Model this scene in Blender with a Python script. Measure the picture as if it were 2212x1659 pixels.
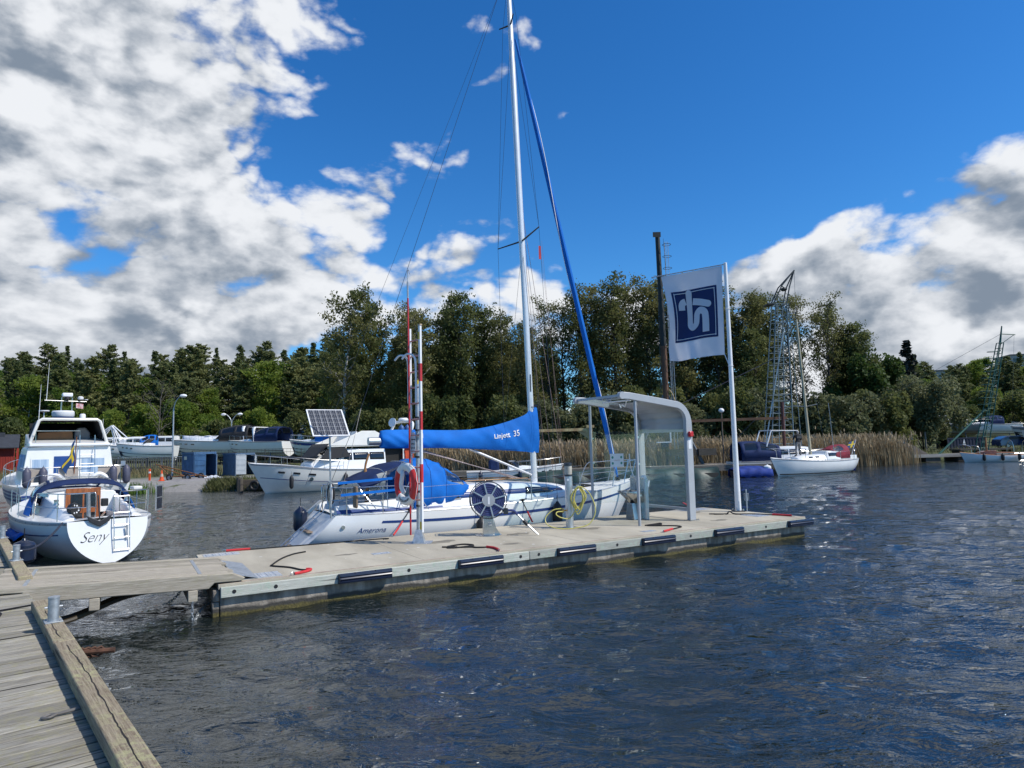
import bpy, bmesh, math, random
import numpy as np
from mathutils import Vector, Matrix, Euler

for o in list(bpy.data.objects): bpy.data.objects.remove(o)
scene = bpy.context.scene
COL = scene.collection
R = math.radians
rnd = random.Random(7)
np.random.seed(7)

# ------------------------------------------------------------------ camera
cam_d = bpy.data.cameras.new('camera'); cam = bpy.data.objects.new('camera', cam_d); COL.objects.link(cam)
cam_d.sensor_width = 36; cam_d.lens = 36 * 1450 / 2212; cam_d.clip_start = 0.05; cam_d.clip_end = 9000
_p, _r = R(5.13), R(1.37)
_R0 = Vector((1, 0, 0)); _F = Vector((0, math.cos(_p), math.sin(_p))); _U = Vector((0, -math.sin(_p), math.cos(_p)))
_Rr = _R0 * math.cos(_r) - _U * math.sin(_r); _Ur = _U * math.cos(_r) + _R0 * math.sin(_r)
M_ = Matrix((_Rr, _Ur, -_F)).transposed().to_4x4(); M_.translation = (0, 0, 2.5)
cam.matrix_world = M_
scene.camera = cam

# ------------------------------------------------------------------ sky and sun
SUN_EL = R(47); SUN_AZ = math.atan2(0.95, -0.31)          # direction to the sun, from +Y towards +X
SUN = Vector((math.cos(SUN_EL) * math.sin(SUN_AZ), math.cos(SUN_EL) * math.cos(SUN_AZ), math.sin(SUN_EL)))
world = bpy.data.worlds.new('World'); scene.world = world; world.use_nodes = True
wn, wl = world.node_tree.nodes, world.node_tree.links
wn.clear()
def N(t, **k):
    n = wn.new(t)
    for a, b in k.items(): setattr(n, a, b)
    return n
def mth(op, a, b=None, c=None, clamp=False):
    n = N('ShaderNodeMath', operation=op); n.use_clamp = clamp
    for i, v in enumerate((a, b, c)):
        if v is None: continue
        if isinstance(v, (int, float)): n.inputs[i].default_value = v
        else: wl.new(v, n.inputs[i])
    return n.outputs[0]
def mixc(f, a, b):
    n = N('ShaderNodeMix', data_type='RGBA')
    for s, v in ((n.inputs[0], f), (n.inputs[6], a), (n.inputs[7], b)):
        if isinstance(v, (int, float)): s.default_value = v
        elif isinstance(v, tuple): s.default_value = (*v, 1)
        else: wl.new(v, s)
    return n.outputs[2]
tc = N('ShaderNodeTexCoord')
sky = N('ShaderNodeTexSky', sky_type='NISHITA'); sky.sun_disc = False
sky.sun_elevation = SUN_EL; sky.sun_rotation = SUN_AZ; sky.altitude = 0; sky.air_density = 1.0; sky.dust_density = 0.25; sky.ozone_density = 3.0
hs = N('ShaderNodeHueSaturation'); hs.inputs['Saturation'].default_value = 1.30; hs.inputs['Value'].default_value = 1.0
wl.new(sky.outputs[0], hs.inputs['Color'])
def dirn(az, el): return (math.cos(R(el)) * math.sin(R(az)), math.cos(R(el)) * math.cos(R(az)), math.sin(R(el)))
def lobe(az, el, width, amp):                              # a broad region of more or less cloud
    d = N('ShaderNodeVectorMath', operation='DOT_PRODUCT'); wl.new(tc.outputs['Generated'], d.inputs[0]); d.inputs[1].default_value = dirn(az, el)
    m = N('ShaderNodeMapRange', interpolation_type='SMOOTHSTEP'); wl.new(d.outputs['Value'], m.inputs[0])
    m.inputs[1].default_value = math.cos(R(width)); m.inputs[2].default_value = 1.0; m.inputs[3].default_value = 0; m.inputs[4].default_value = amp
    return m.outputs[0]
def noise(vec, scale, detail, rough, dist=0.0, off=(0, 0, 0), stretch=(1, 1, 1.9)):
    mp = N('ShaderNodeMapping'); wl.new(vec, mp.inputs[0]); mp.inputs['Location'].default_value = off; mp.inputs['Scale'].default_value = stretch
    n = N('ShaderNodeTexNoise'); n.noise_dimensions = '3D'; wl.new(mp.outputs[0], n.inputs['Vector'])
    n.inputs['Scale'].default_value = scale; n.inputs['Detail'].default_value = detail; n.inputs['Roughness'].default_value = rough; n.inputs['Distortion'].default_value = dist
    return n.outputs['Fac']
G = tc.outputs['Generated']
# cloud cover: thick to the left, a bank low on the right, open blue up to the right
bias = None
CLOUDS = [(-34, 14, 22, 0.27), (-27, 34, 17, 0.19), (-45, 28, 18, 0.16), (-30, 54, 25, 0.28), (20, 66, 30, 0.30), (-19, 26, 8, -0.13), (-16, 17, 9, 0.12), (-24, 6, 12, 0.16), (-33, 5, 13, 0.18), (-11, 11, 8, 0.16), (-9, 20, 9, 0.10), (-4, 24, 6, 0.05), (-3, 14, 8, 0.21), (6, 13, 7, 0.17), (14, 12.5, 8, 0.19),  # high lobes out of view are added cloud, strengthened to lighten the water
          (23, 9, 9, 0.20), (34, 8, 15, 0.33), (46, 6, 14, 0.24), (12, 38, 8, 0.05), (-12, 22, 7, 0.08),
          (14, 26, 15, -0.20), (30, 32, 16, -0.22), (42, 27, 10, -0.12), (2, 21, 7, -0.07)]
for az, el, w, a in CLOUDS:
    l = lobe(az, el, w, a)
    bias = l if bias is None else mth('ADD', bias, l)
OFF = (3.1, 7.7, 1.3)
def billow(scale, off):
    mp = N('ShaderNodeMapping'); wl.new(G, mp.inputs[0]); mp.inputs['Location'].default_value = off; mp.inputs['Scale'].default_value = (1, 1, 1.55)
    wn_ = N('ShaderNodeTexNoise'); wl.new(mp.outputs[0], wn_.inputs['Vector']); wn_.inputs['Scale'].default_value = 6; wn_.inputs['Detail'].default_value = 5
    sc = N('ShaderNodeVectorMath', operation='SCALE'); wl.new(wn_.outputs['Color'], sc.inputs[0]); sc.inputs['Scale'].default_value = 0.16
    ad = N('ShaderNodeVectorMath', operation='ADD'); wl.new(mp.outputs[0], ad.inputs[0]); wl.new(sc.outputs[0], ad.inputs[1])
    v = N('ShaderNodeTexVoronoi', feature='F1'); wl.new(ad.outputs[0], v.inputs['Vector']); v.inputs['Scale'].default_value = scale; v.inputs['Detail'].default_value = 2.5; v.inputs['Roughness'].default_value = 0.6
    return mth('SUBTRACT', 1.0, v.outputs['Distance'])
def coarse(off): return noise(G, 3.3, 10, 0.60, 0.10, off)
def density(a, off): return mth('ADD', mth('ADD', mth('MULTIPLY', a, 0.95), mth('MULTIPLY', billow(7.5, tuple(v * 2.3 for v in off)), 0.30)), mth('ADD', bias, 0.066))
def shifted(k): return tuple(OFF[i] + k * v for i, v in enumerate((0.45, -0.14, 0.88)))
c0, c1, c2 = coarse(OFF), coarse(shifted(0.035)), coarse(shifted(0.12))
d0 = density(c0, OFF); d1 = density(c1, shifted(0.035))
def ramp(v, a, b, lo=0.0, hi=1.0):
    m = N('ShaderNodeMapRange', interpolation_type='SMOOTHSTEP'); wl.new(v, m.inputs[0])
    for i, q in enumerate((a, b, lo, hi)): m.inputs[i + 1].default_value = q
    return m.outputs[0]
cov = ramp(d0, 0.655, 0.79)
thick = ramp(d0, 0.74, 1.02)
small = mth('MULTIPLY_ADD', mth('SUBTRACT', d0, d1), 3.8, 0.0)               # billows: bright towards the sun
large = mth('MULTIPLY_ADD', mth('SUBTRACT', c0, c2), 1.0, 0.0)
low = N('ShaderNodeSeparateXYZ'); wl.new(G, low.inputs[0])
base_dark = ramp(low.outputs[2], 0.50, 0.10, 0.25, 1.0)                       # thick cloud seen from below is darker low down
shade = mth('MULTIPLY', thick, base_dark)
bright = mth('ADD', mth('SUBTRACT', 0.64, mth('MULTIPLY', shade, 0.44)), mth('ADD', small, large))
bright = ramp(bright, -0.25, 1.05)
CLOUD_HI, CLOUD_LO = (5.5, 5.65, 5.9), (1.45, 1.8, 2.3)
ccol = mixc(bright, CLOUD_LO, CLOUD_HI)
tint = N('ShaderNodeMix', data_type='RGBA', blend_type='MULTIPLY'); tint.inputs[0].default_value = 1.0; wl.new(hs.outputs[0], tint.inputs[6]); tint.inputs[7].default_value = (0.50, 0.80, 1.0, 1)
mixed = mixc(cov, tint.outputs[2], ccol)
bg = N('ShaderNodeBackground'); bg.inputs['Strength'].default_value = 0.115
wl.new(mixed, bg.inputs['Color'])
wo = N('ShaderNodeOutputWorld'); wl.new(bg.outputs[0], wo.inputs['Surface'])

sun_d = bpy.data.lights.new('sun', 'SUN'); sun_d.energy = 3.4; sun_d.angle = R(0.53); sun_d.color = (1.0, 0.95, 0.87)
sun_o = bpy.data.objects.new('sun', sun_d); COL.objects.link(sun_o)
sun_o.rotation_euler = (-SUN).to_track_quat('-Z', 'Y').to_euler(); sun_o.location = (40, -20, 60)

scene.view_settings.view_transform = 'Standard'; scene.view_settings.look = 'None'
scene.view_settings.gamma = 1; scene.view_settings.exposure = 0.45; scene.view_settings.use_curve_mapping = False
scene.render.engine = 'CYCLES'
scene.cycles.max_bounces = 5; scene.cycles.diffuse_bounces = 3; scene.cycles.glossy_bounces = 3; scene.cycles.transparent_max_bounces = 12
world.cycles.sampling_method = 'MANUAL'; world.cycles.sample_map_resolution = 512
scene.render.resolution_x, scene.render.resolution_y = 1024, 768

# ------------------------------------------------------------------ materials
MATS = {}
def mat(name, col, rough=0.6, metal=0.0, var=0.12, vscale=3.0, col2=None, bump=0.0, bscale=40.0, stretch=(1, 1, 1), spec=0.5, trans=0.0, coat=0.0, detail=6):
    """Principled surface; colour wanders between col and col2 on a noise, with fine relief."""
    if name in MATS: return MATS[name]
    m = bpy.data.materials.new(name); m.use_nodes = True; MATS[name] = m
    nt = m.node_tree; nd, lk = nt.nodes, nt.links
    b = nd['Principled BSDF']
    b.inputs['Roughness'].default_value = rough; b.inputs['Metallic'].default_value = metal
    b.inputs['Specular IOR Level'].default_value = spec; b.inputs['Coat Weight'].default_value = coat; b.inputs['Coat Roughness'].default_value = 0.08
    t = nd.new('ShaderNodeTexCoord'); mp = nd.new('ShaderNodeMapping'); mp.inputs['Scale'].default_value = stretch
    lk.new(t.outputs['Object'], mp.inputs[0])
    n = nd.new('ShaderNodeTexNoise'); n.inputs['Scale'].default_value = vscale; n.inputs['Detail'].default_value = detail; n.inputs['Roughness'].default_value = 0.62
    lk.new(mp.outputs[0], n.inputs['Vector'])
    mx = nd.new('ShaderNodeMix'); mx.data_type = 'RGBA'
    c2 = col2 or tuple(max(0, c * (1 - var * 2)) for c in col)
    mr = nd.new('ShaderNodeMapRange'); mr.inputs[1].default_value = 0.36; mr.inputs[2].default_value = 0.64
    lk.new(n.outputs['Fac'], mr.inputs[0]); lk.new(mr.outputs[0], mx.inputs[0])
    mx.inputs[6].default_value = (*c2, 1); mx.inputs[7].default_value = (*col, 1)
    lk.new(mx.outputs[2], b.inputs['Base Color'])
    if bump:
        n2 = nd.new('ShaderNodeTexNoise'); n2.inputs['Scale'].default_value = bscale; n2.inputs['Detail'].default_value = 4; lk.new(mp.outputs[0], n2.inputs['Vector'])
        bp = nd.new('ShaderNodeBump'); bp.inputs['Strength'].default_value = bump; bp.inputs['Distance'].default_value = 0.02
        lk.new(n2.outputs['Fac'], bp.inputs['Height']); lk.new(bp.outputs[0], b.inputs['Normal'])
    if trans:
        tr = nd.new('ShaderNodeBsdfTranslucent'); lk.new(mx.outputs[2], tr.inputs[0])
        ms = nd.new('ShaderNodeMixShader'); ms.inputs[0].default_value = trans
        lk.new(b.outputs[0], ms.inputs[1]); lk.new(tr.outputs[0], ms.inputs[2]); lk.new(ms.outputs[0], nd['Material Output'].inputs[0])
    return m
def glass(name, tint=(0.85, 0.93, 0.92), alpha=0.25):
    if name in MATS: return MATS[name]
    m = bpy.data.materials.new(name); m.use_nodes = True; MATS[name] = m
    nd, lk = m.node_tree.nodes, m.node_tree.links
    tr = nd.new('ShaderNodeBsdfTransparent'); tr.inputs[0].default_value = (*tint, 1)
    gl = nd.new('ShaderNodeBsdfGlossy'); gl.inputs['Roughness'].default_value = 0.03
    ge = nd.new('ShaderNodeNewGeometry'); dt = nd.new('ShaderNodeVectorMath'); dt.operation = 'DOT_PRODUCT'; lk.new(ge.outputs['Normal'], dt.inputs[0]); lk.new(ge.outputs['Incoming'], dt.inputs[1])
    def mm(op, a, b):
        q = nd.new('ShaderNodeMath'); q.operation = op
        for i, v in enumerate((a, b)):
            if isinstance(v, (int, float)): q.inputs[i].default_value = v
            else: lk.new(v, q.inputs[i])
        return q.outputs[0]
    ad = nd.new('ShaderNodeMath'); ad.operation = 'MULTIPLY_ADD'; lk.new(mm('POWER', mm('SUBTRACT', 1.0, mm('ABSOLUTE', dt.outputs['Value'], 0.0)), 5.0), ad.inputs[0]); ad.inputs[1].default_value = 0.8; ad.inputs[2].default_value = 0.03 + alpha * 0.12
    ms = nd.new('ShaderNodeMixShader'); lk.new(ad.outputs[0], ms.inputs[0]); lk.new(tr.outputs[0], ms.inputs[1]); lk.new(gl.outputs[0], ms.inputs[2])
    lk.new(ms.outputs[0], nd['Material Output'].inputs[0]); return m
def leafmat(name, c1, c2, trans=0.35, scale=0.35):
    """foliage: hue wanders in clumps and from tree to tree"""
    if name in MATS: return MATS[name]
    m = bpy.data.materials.new(name); m.use_nodes = True; MATS[name] = m
    nd, lk = m.node_tree.nodes, m.node_tree.links
    b = nd['Principled BSDF']; b.inputs['Roughness'].default_value = 0.6; b.inputs['Specular IOR Level'].default_value = 0.25
    t = nd.new('ShaderNodeTexCoord'); oi = nd.new('ShaderNodeObjectInfo')
    n = nd.new('ShaderNodeTexNoise'); n.inputs['Scale'].default_value = scale; n.inputs['Detail'].default_value = 5; lk.new(t.outputs['Object'], n.inputs['Vector'])
    n2 = nd.new('ShaderNodeTexWhiteNoise'); n2.noise_dimensions = '3D'
    ge = nd.new('ShaderNodeNewGeometry'); 
    a = nd.new('ShaderNodeMath'); a.operation = 'MULTIPLY_ADD'; lk.new(oi.outputs['Random'], a.inputs[0]); a.inputs[1].default_value = 0.55; 
    s = nd.new('ShaderNodeMapRange'); lk.new(n.outputs['Fac'], s.inputs[0]); s.inputs[1].default_value = 0.35; s.inputs[2].default_value = 0.65; s.inputs[3].default_value = -0.2; s.inputs[4].default_value = 0.65
    lk.new(s.outputs[0], a.inputs[2]); a.use_clamp = True
    mx = nd.new('ShaderNodeMix'); mx.data_type = 'RGBA'; lk.new(a.outputs[0], mx.inputs[0]); mx.inputs[6].default_value = (*c1, 1); mx.inputs[7].default_value = (*c2, 1)
    lk.new(mx.outputs[2], b.inputs['Base Color'])
    tr = nd.new('ShaderNodeBsdfTranslucent'); lk.new(mx.outputs[2], tr.inputs[0])
    ms = nd.new('ShaderNodeMixShader'); ms.inputs[0].default_value = trans
    lk.new(b.outputs[0], ms.inputs[1]); lk.new(tr.outputs[0], ms.inputs[2]); lk.new(ms.outputs[0], nd['Material Output'].inputs[0])
    return m

# ------------------------------------------------------------------ mesh helpers
def V(*a): return Vector(a)
class MB:
    """collects shapes; build() links them as one mesh object"""
    def __init__(s): s.v = []; s.f = []
    def add(s, vs, fs):
        o = len(s.v); s.v += [tuple(v) for v in vs]; s.f += [tuple(i + o for i in f) for f in fs]; return s
    def box(s, x0, x1, y0, y1, z0, z1):
        return s.add([(x, y, z) for x in (x0, x1) for y in (y0, y1) for z in (z0, z1)],
                     [(0, 1, 3, 2), (4, 6, 7, 5), (0, 4, 5, 1), (2, 3, 7, 6), (0, 2, 6, 4), (1, 5, 7, 3)])
    def beam(s, a, b, w, h, up=(0, 0, 1)):
        a, b = Vector(a), Vector(b); d = (b - a).normalized(); sd = d.cross(Vector(up))
        if sd.length < 1e-4: sd = d.cross(Vector((1, 0, 0)))
        sd.normalize(); u = sd.cross(d)
        sd *= w / 2; u *= h / 2
        return s.add([p + i * sd + j * u for p in (a, b) for i in (-1, 1) for j in (-1, 1)],
                     [(0, 1, 3, 2), (4, 6, 7, 5), (0, 4, 5, 1), (2, 3, 7, 6), (0, 2, 6, 4), (1, 5, 7, 3)])
    def loft(s, rings, closed=True, caps=True):
        n = len(rings[0]); o = len(s.v)
        for r in rings: s.v += [tuple(p) for p in r]
        m = n if closed else n - 1
        for i in range(len(rings) - 1):
            for j in range(m):
                k = (j + 1) % n
                s.f.append((o + i * n + j, o + i * n + k, o + (i + 1) * n + k, o + (i + 1) * n + j))
        if caps and closed:
            s.f.append(tuple(o + j for j in reversed(range(n)))); s.f.append(tuple(o + (len(rings) - 1) * n + j for j in range(n)))
        return s
    def tube(s, pts, r, n=6, closed=False):
        pts = [Vector(p) for p in pts]; rings = []; prev = None
        m = len(pts)
        for i, p in enumerate(pts):
            if closed: t = pts[(i + 1) % m] - pts[i - 1]
            else: t = pts[min(i + 1, m - 1)] - pts[max(i - 1, 0)]
            t.normalize()
            if prev is None:
                x = t.cross(Vector((0, 0, 1)))
                if x.length < 0.05: x = t.cross(Vector((1, 0, 0)))
            else: x = prev - t * prev.dot(t)
            x.normalize(); prev = x; y = t.cross(x)
            rr = r[i] if isinstance(r, (list, tuple)) else r
            rings.append([p + rr * (math.cos(a) * x + math.sin(a) * y) for a in [2 * math.pi * k / n for k in range(n)]])
        if closed: rings.append(rings[0]); return s.loft(rings, True, False)
        return s.loft(rings, True, True)
    def cyl(s, a, b, r, r2=None, n=10): return s.tube([a, b], [r, r if r2 is None else r2], n)
    def lathe(s, prof, n=16, c=(0, 0, 0)):
        return s.loft([[(c[0] + r * math.cos(2 * math.pi * k / n), c[1] + r * math.sin(2 * math.pi * k / n), c[2] + z) for k in range(n)] for r, z in prof])
    def sph(s, c, rx, ry=None, rz=None, nu=10, nv=6):
        ry = ry or rx; rz = rz or rx
        return s.loft([[(c[0] + rx * math.sin(b) * math.cos(2 * math.pi * k / nu), c[1] + ry * math.sin(b) * math.sin(2 * math.pi * k / nu), c[2] - rz * math.cos(b)) for k in range(nu)]
                       for b in [max(0.02, min(math.pi - 0.02, math.pi * i / nv)) for i in range(nv + 1)]])
    def grid(s, fn, nu, nv):
        o = len(s.v)
        for i in range(nu + 1):
            for j in range(nv + 1): s.v.append(tuple(fn(i / nu, j / nv)))
        for i in range(nu):
            for j in range(nv):
                a = o + i * (nv + 1) + j; s.f.append((a, a + nv + 1, a + nv + 2, a + 1))
        return s
    def prism(s, poly, fn, a, b):
        """poly: outline in 2D; fn(p, q, w) maps outline and depth w (a..b) to 3D"""
        n = len(poly); o = len(s.v)
        for w in (a, b): s.v += [tuple(fn(p, q, w)) for p, q in poly]
        s.f.append(tuple(o + i for i in range(n))); s.f.append(tuple(o + n + i for i in reversed(range(n))))
        for i in range(n): k = (i + 1) % n; s.f.append((o + k, o + i, o + n + i, o + n + k))
        return s
    def build(s, name, m, parent=None, smooth=True, bevel=0.0, angle=35, loc=None, rz=None, thick=0.0):
        me = bpy.data.meshes.new(name); me.from_pydata(s.v, [], s.f)
        bm = bmesh.new(); bm.from_mesh(me); bmesh.ops.recalc_face_normals(bm, faces=bm.faces); bm.to_mesh(me); bm.free()
        if smooth: me.shade_smooth(); me.set_sharp_from_angle(angle=R(angle))
        me.materials.append(m)
        o = bpy.data.objects.new(name, me); COL.objects.link(o); o.parent = parent
        if loc: o.location = loc
        if rz is not None: o.rotation_euler = (0, 0, rz)
        if thick:
            md = o.modifiers.new('solid', 'SOLIDIFY'); md.thickness = thick; md.offset = 0
        if bevel:
            md = o.modifiers.new('bevel', 'BEVEL'); md.width = bevel; md.segments = 2; md.limit_method = 'ANGLE'; md.angle_limit = R(40)
        return o
def share(src, name, parent=None, loc=None, rot=None, scale=None):
    o = src.copy(); o.name = name; COL.objects.link(o); o.parent = parent
    if loc: o.location = loc
    if rot is not None: o.rotation_euler = rot
    if scale: o.scale = scale
    return o
def tag(o, label, cat, group=None):
    o['label'] = label; o['category'] = cat
    if group: o['group'] = group
    return o
def thing(name, label, cat, loc=(0, 0, 0), rz=0.0, group=None):
    o = bpy.data.objects.new(name, None); COL.objects.link(o); o.location = loc; o.rotation_euler = (0, 0, rz); o.empty_display_size = 0.2
    return tag(o, label, cat, group)
def dup(root, loc, rz=0.0, scale=None, label=None, group=None):
    r = root.copy(); COL.objects.link(r); r.location = loc; r.rotation_euler = (0, 0, rz)
    if scale: r.scale = scale
    if label: r['label'] = label
    if group: r['group'] = group
    for ch in root.children:
        c = ch.copy(); COL.objects.link(c); c.parent = r
        for g in ch.children:
            e = g.copy(); COL.objects.link(e); e.parent = c
    return r
def fast_mesh(name, verts, quads, m, parent=None, smooth=False, loc=None):
    me = bpy.data.meshes.new(name); verts = np.asarray(verts, np.float32); quads = np.asarray(quads, np.int32)
    k = quads.shape[1]
    me.vertices.add(len(verts)); me.vertices.foreach_set('co', verts.ravel())
    me.loops.add(quads.size); me.loops.foreach_set('vertex_index', quads.ravel())
    me.polygons.add(len(quads)); me.polygons.foreach_set('loop_start', np.arange(0, quads.size, k, dtype=np.int32))
    me.update(calc_edges=True); me.validate()
    if smooth: me.shade_smooth()
    me.materials.append(m)
    o = bpy.data.objects.new(name, me); COL.objects.link(o); o.parent = parent
    if loc: o.location = loc
    return o
def text(body, size, m, name, parent=None, mw=None, shear=0.0, depth=0.001, fn=None, align='CENTER', spacing=1.0, bold=0.0):
    """lettering as a thin mesh; mw places it, fn bends it on to a surface"""
    cu = bpy.data.curves.new('txt', 'FONT'); cu.body = body; cu.size = size; cu.shear = shear; cu.extrude = depth; cu.align_x = align; cu.align_y = 'CENTER'; cu.space_character = spacing; cu.offset = bold; cu.resolution_u = 4
    t = bpy.data.objects.new('txt', cu); COL.objects.link(t)
    bpy.context.view_layer.update()
    me = bpy.data.meshes.new_from_object(t.evaluated_get(bpy.context.evaluated_depsgraph_get()))
    bpy.data.objects.remove(t); bpy.data.curves.remove(cu)
    if fn:
        for v in me.vertices: v.co = fn(v.co.x, v.co.y, v.co.z)
    elif mw: me.transform(mw)
    me.materials.clear(); me.materials.append(m)
    o = bpy.data.objects.new(name, me); COL.objects.link(o); o.parent = parent
    return o
def frame(origin, xdir, ydir):
    x = Vector(xdir).normalized(); z = x.cross(Vector(ydir)).normalized(); y = z.cross(x)
    m = Matrix((x, y, z)).transposed().to_4x4(); m.translation = origin; return m
def bez(pts, n=8):
    """smooth path through points (Catmull-Rom)"""
    P = [Vector(p) for p in pts]; out = []
    for i in range(len(P) - 1):
        a, b, c, d = P[max(i - 1, 0)], P[i], P[i + 1], P[min(i + 2, len(P) - 1)]
        for k in range(n):
            t = k / n
            out.append(0.5 * (2 * b + (c - a) * t + (2 * a - 5 * b + 4 * c - d) * t * t + (3 * b - a - 3 * c + d) * t ** 3))
    out.append(P[-1]); return out
def sm(t): t = max(0.0, min(1.0, t)); return t * t * (3 - 2 * t)
def lerp(xs, ys, x): return float(np.interp(x, xs, ys))
# ================================================================== the setting
PA, PANG, PL, PW, PZ = (-4.54, 10.43), R(30.2), 13.82, 3.5, 0.48         # fuel pontoon: corner, heading, length, width, deck height
PD = Vector((math.cos(PANG), math.sin(PANG), 0)); PN = Vector((-math.sin(PANG), math.cos(PANG), 0))
def W(u, v, z=PZ): p = Vector((PA[0], PA[1], 0)) + PD * u + PN * v; return Vector((p.x, p.y, z))

SHX = [-400, -80, -45, -24, -21, -13.5, -12, -8, -3, 8, 20, 34, 44, 52, 70, 140, 400]
SHY = [60, 52, 46, 43.2, 42.5, 42.5, 47, 56, 62, 63, 63, 66, 69, 66, 62, 60, 80]
def shore(x): return lerp(SHX, SHY, x)
def ground_z(x, y):
    t = y - shore(x)
    z = -1.4 + 1.95 * sm((t + 2.2) / 3.2)
    if t > 0:
        z += 0.5 * sm((t - 6) / 25)
        if x < 12: z += 11.5 * sm((y - 112) / 70) * sm((12 - x) / 40)
        if x > 40: z += 9.5 * sm((y - 112) / 60) * sm((x - 40) / 30)
        z += 0.06 * math.sin(x * 0.9 + 1.3 * math.sin(y * 0.6)) * min(1, t / 6)
    return z

# ---- water
def build_water():
    rs = [0.0, 1.2]
    while rs[-1] < 7000: rs.append(rs[-1] * 1.0105 + 0.002)
    az = list(np.arange(-44, 44.01, 0.20)) + list(np.arange(48, 316, 4.0))
    az = np.radians(np.array(az)); rs = np.array(rs)
    Rr, Az = np.meshgrid(rs, az, indexing='ij')
    X, Y = Rr * np.sin(Az), Rr * np.cos(Az)
    Z = np.zeros_like(X); rg = np.random.RandomState(3)
    for i in range(56):
        lam = 0.24 * (8.0 ** (i / 55.0)); k = 2 * math.pi / lam
        th = math.radians((288, 248, 252)[i % 3]) + rg.normal() * 0.24
        slope = 0.050 * min(1.0, (lam / 0.34) ** 0.8) * (1.0 if lam < 0.8 else (0.8 / lam) ** 0.7)
        amp = slope / k
        fade = np.clip(1.5 - (Rr * 0.0105) / (lam * 0.30), 0, 1)
        gust = 0.85 + 0.35 * np.sin(X * 0.23 + i) * np.sin(Y * 0.17 + i * 1.7)
        ph = k * (X * math.cos(th) + Y * math.sin(th)) + rg.uniform(0, 6.28) + 0.9 * np.sin(0.23 * k * (Y * math.cos(th) - X * math.sin(th)) + i)
        w_ = np.sin(ph)
        Z += amp * fade * gust * (w_ + 0.40 * (w_ * w_ - 0.5))
    shelter = 0.75 + 0.25 * np.clip((X + 6) / 12, 0, 1)
    Z *= shelter
    nr, na = X.shape
    verts = np.stack([X, Y, Z], -1).reshape(-1, 3)
    i, j = np.meshgrid(np.arange(nr - 1), np.arange(na), indexing='ij'); j2 = (j + 1) % na
    quads = np.stack([i * na + j, i * na + j2, (i + 1) * na + j2, (i + 1) * na + j], -1).reshape(-1, 4)
    m = bpy.data.materials.new('lake_water'); m.use_nodes = True
    nd, lk = m.node_tree.nodes, m.node_tree.links; b = nd['Principled BSDF']
    b.inputs['Base Color'].default_value = (0.008, 0.0125, 0.012, 1); b.inputs['Roughness'].default_value = 0.02; b.inputs['IOR'].default_value = 1.9
    t = nd.new('ShaderNodeTexCoord'); hs_ = []
    for sc, st, rot in ((1.5, (1.0, 2.2, 1), 12), (4.0, (1, 2.2, 1), -14), (9.0, (1, 1.8, 1), 16)):
        mp = nd.new('ShaderNodeMapping'); mp.inputs['Scale'].default_value = st; mp.inputs['Rotation'].default_value = (0, 0, R(rot)); lk.new(t.outputs['Object'], mp.inputs[0])
        n = nd.new('ShaderNodeTexNoise'); n.inputs['Scale'].default_value = sc; n.inputs['Detail'].default_value = 3; n.inputs['Distortion'].default_value = 0.8; lk.new(mp.outputs[0], n.inputs['Vector'])
        hs_.append((n.outputs['Fac'], 1.0 / sc))
    acc = None
    for o_, w in hs_:
        mm = nd.new('ShaderNodeMath'); mm.operation = 'MULTIPLY'; lk.new(o_, mm.inputs[0]); mm.inputs[1].default_value = w
        if acc is None: acc = mm.outputs[0]
        else:
            ad = nd.new('ShaderNodeMath'); ad.operation = 'ADD'; lk.new(acc, ad.inputs[0]); lk.new(mm.outputs[0], ad.inputs[1]); acc = ad.outputs[0]
    bp = nd.new('ShaderNodeBump'); bp.inputs['Strength'].default_value = 1.0; bp.inputs['Distance'].default_value = 0.10; lk.new(acc, bp.inputs['Height']); lk.new(bp.outputs[0], b.inputs['Normal'])
    o = fast_mesh('water', verts, quads, m, smooth=True); o['kind'] = 'structure'
build_water()

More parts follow.
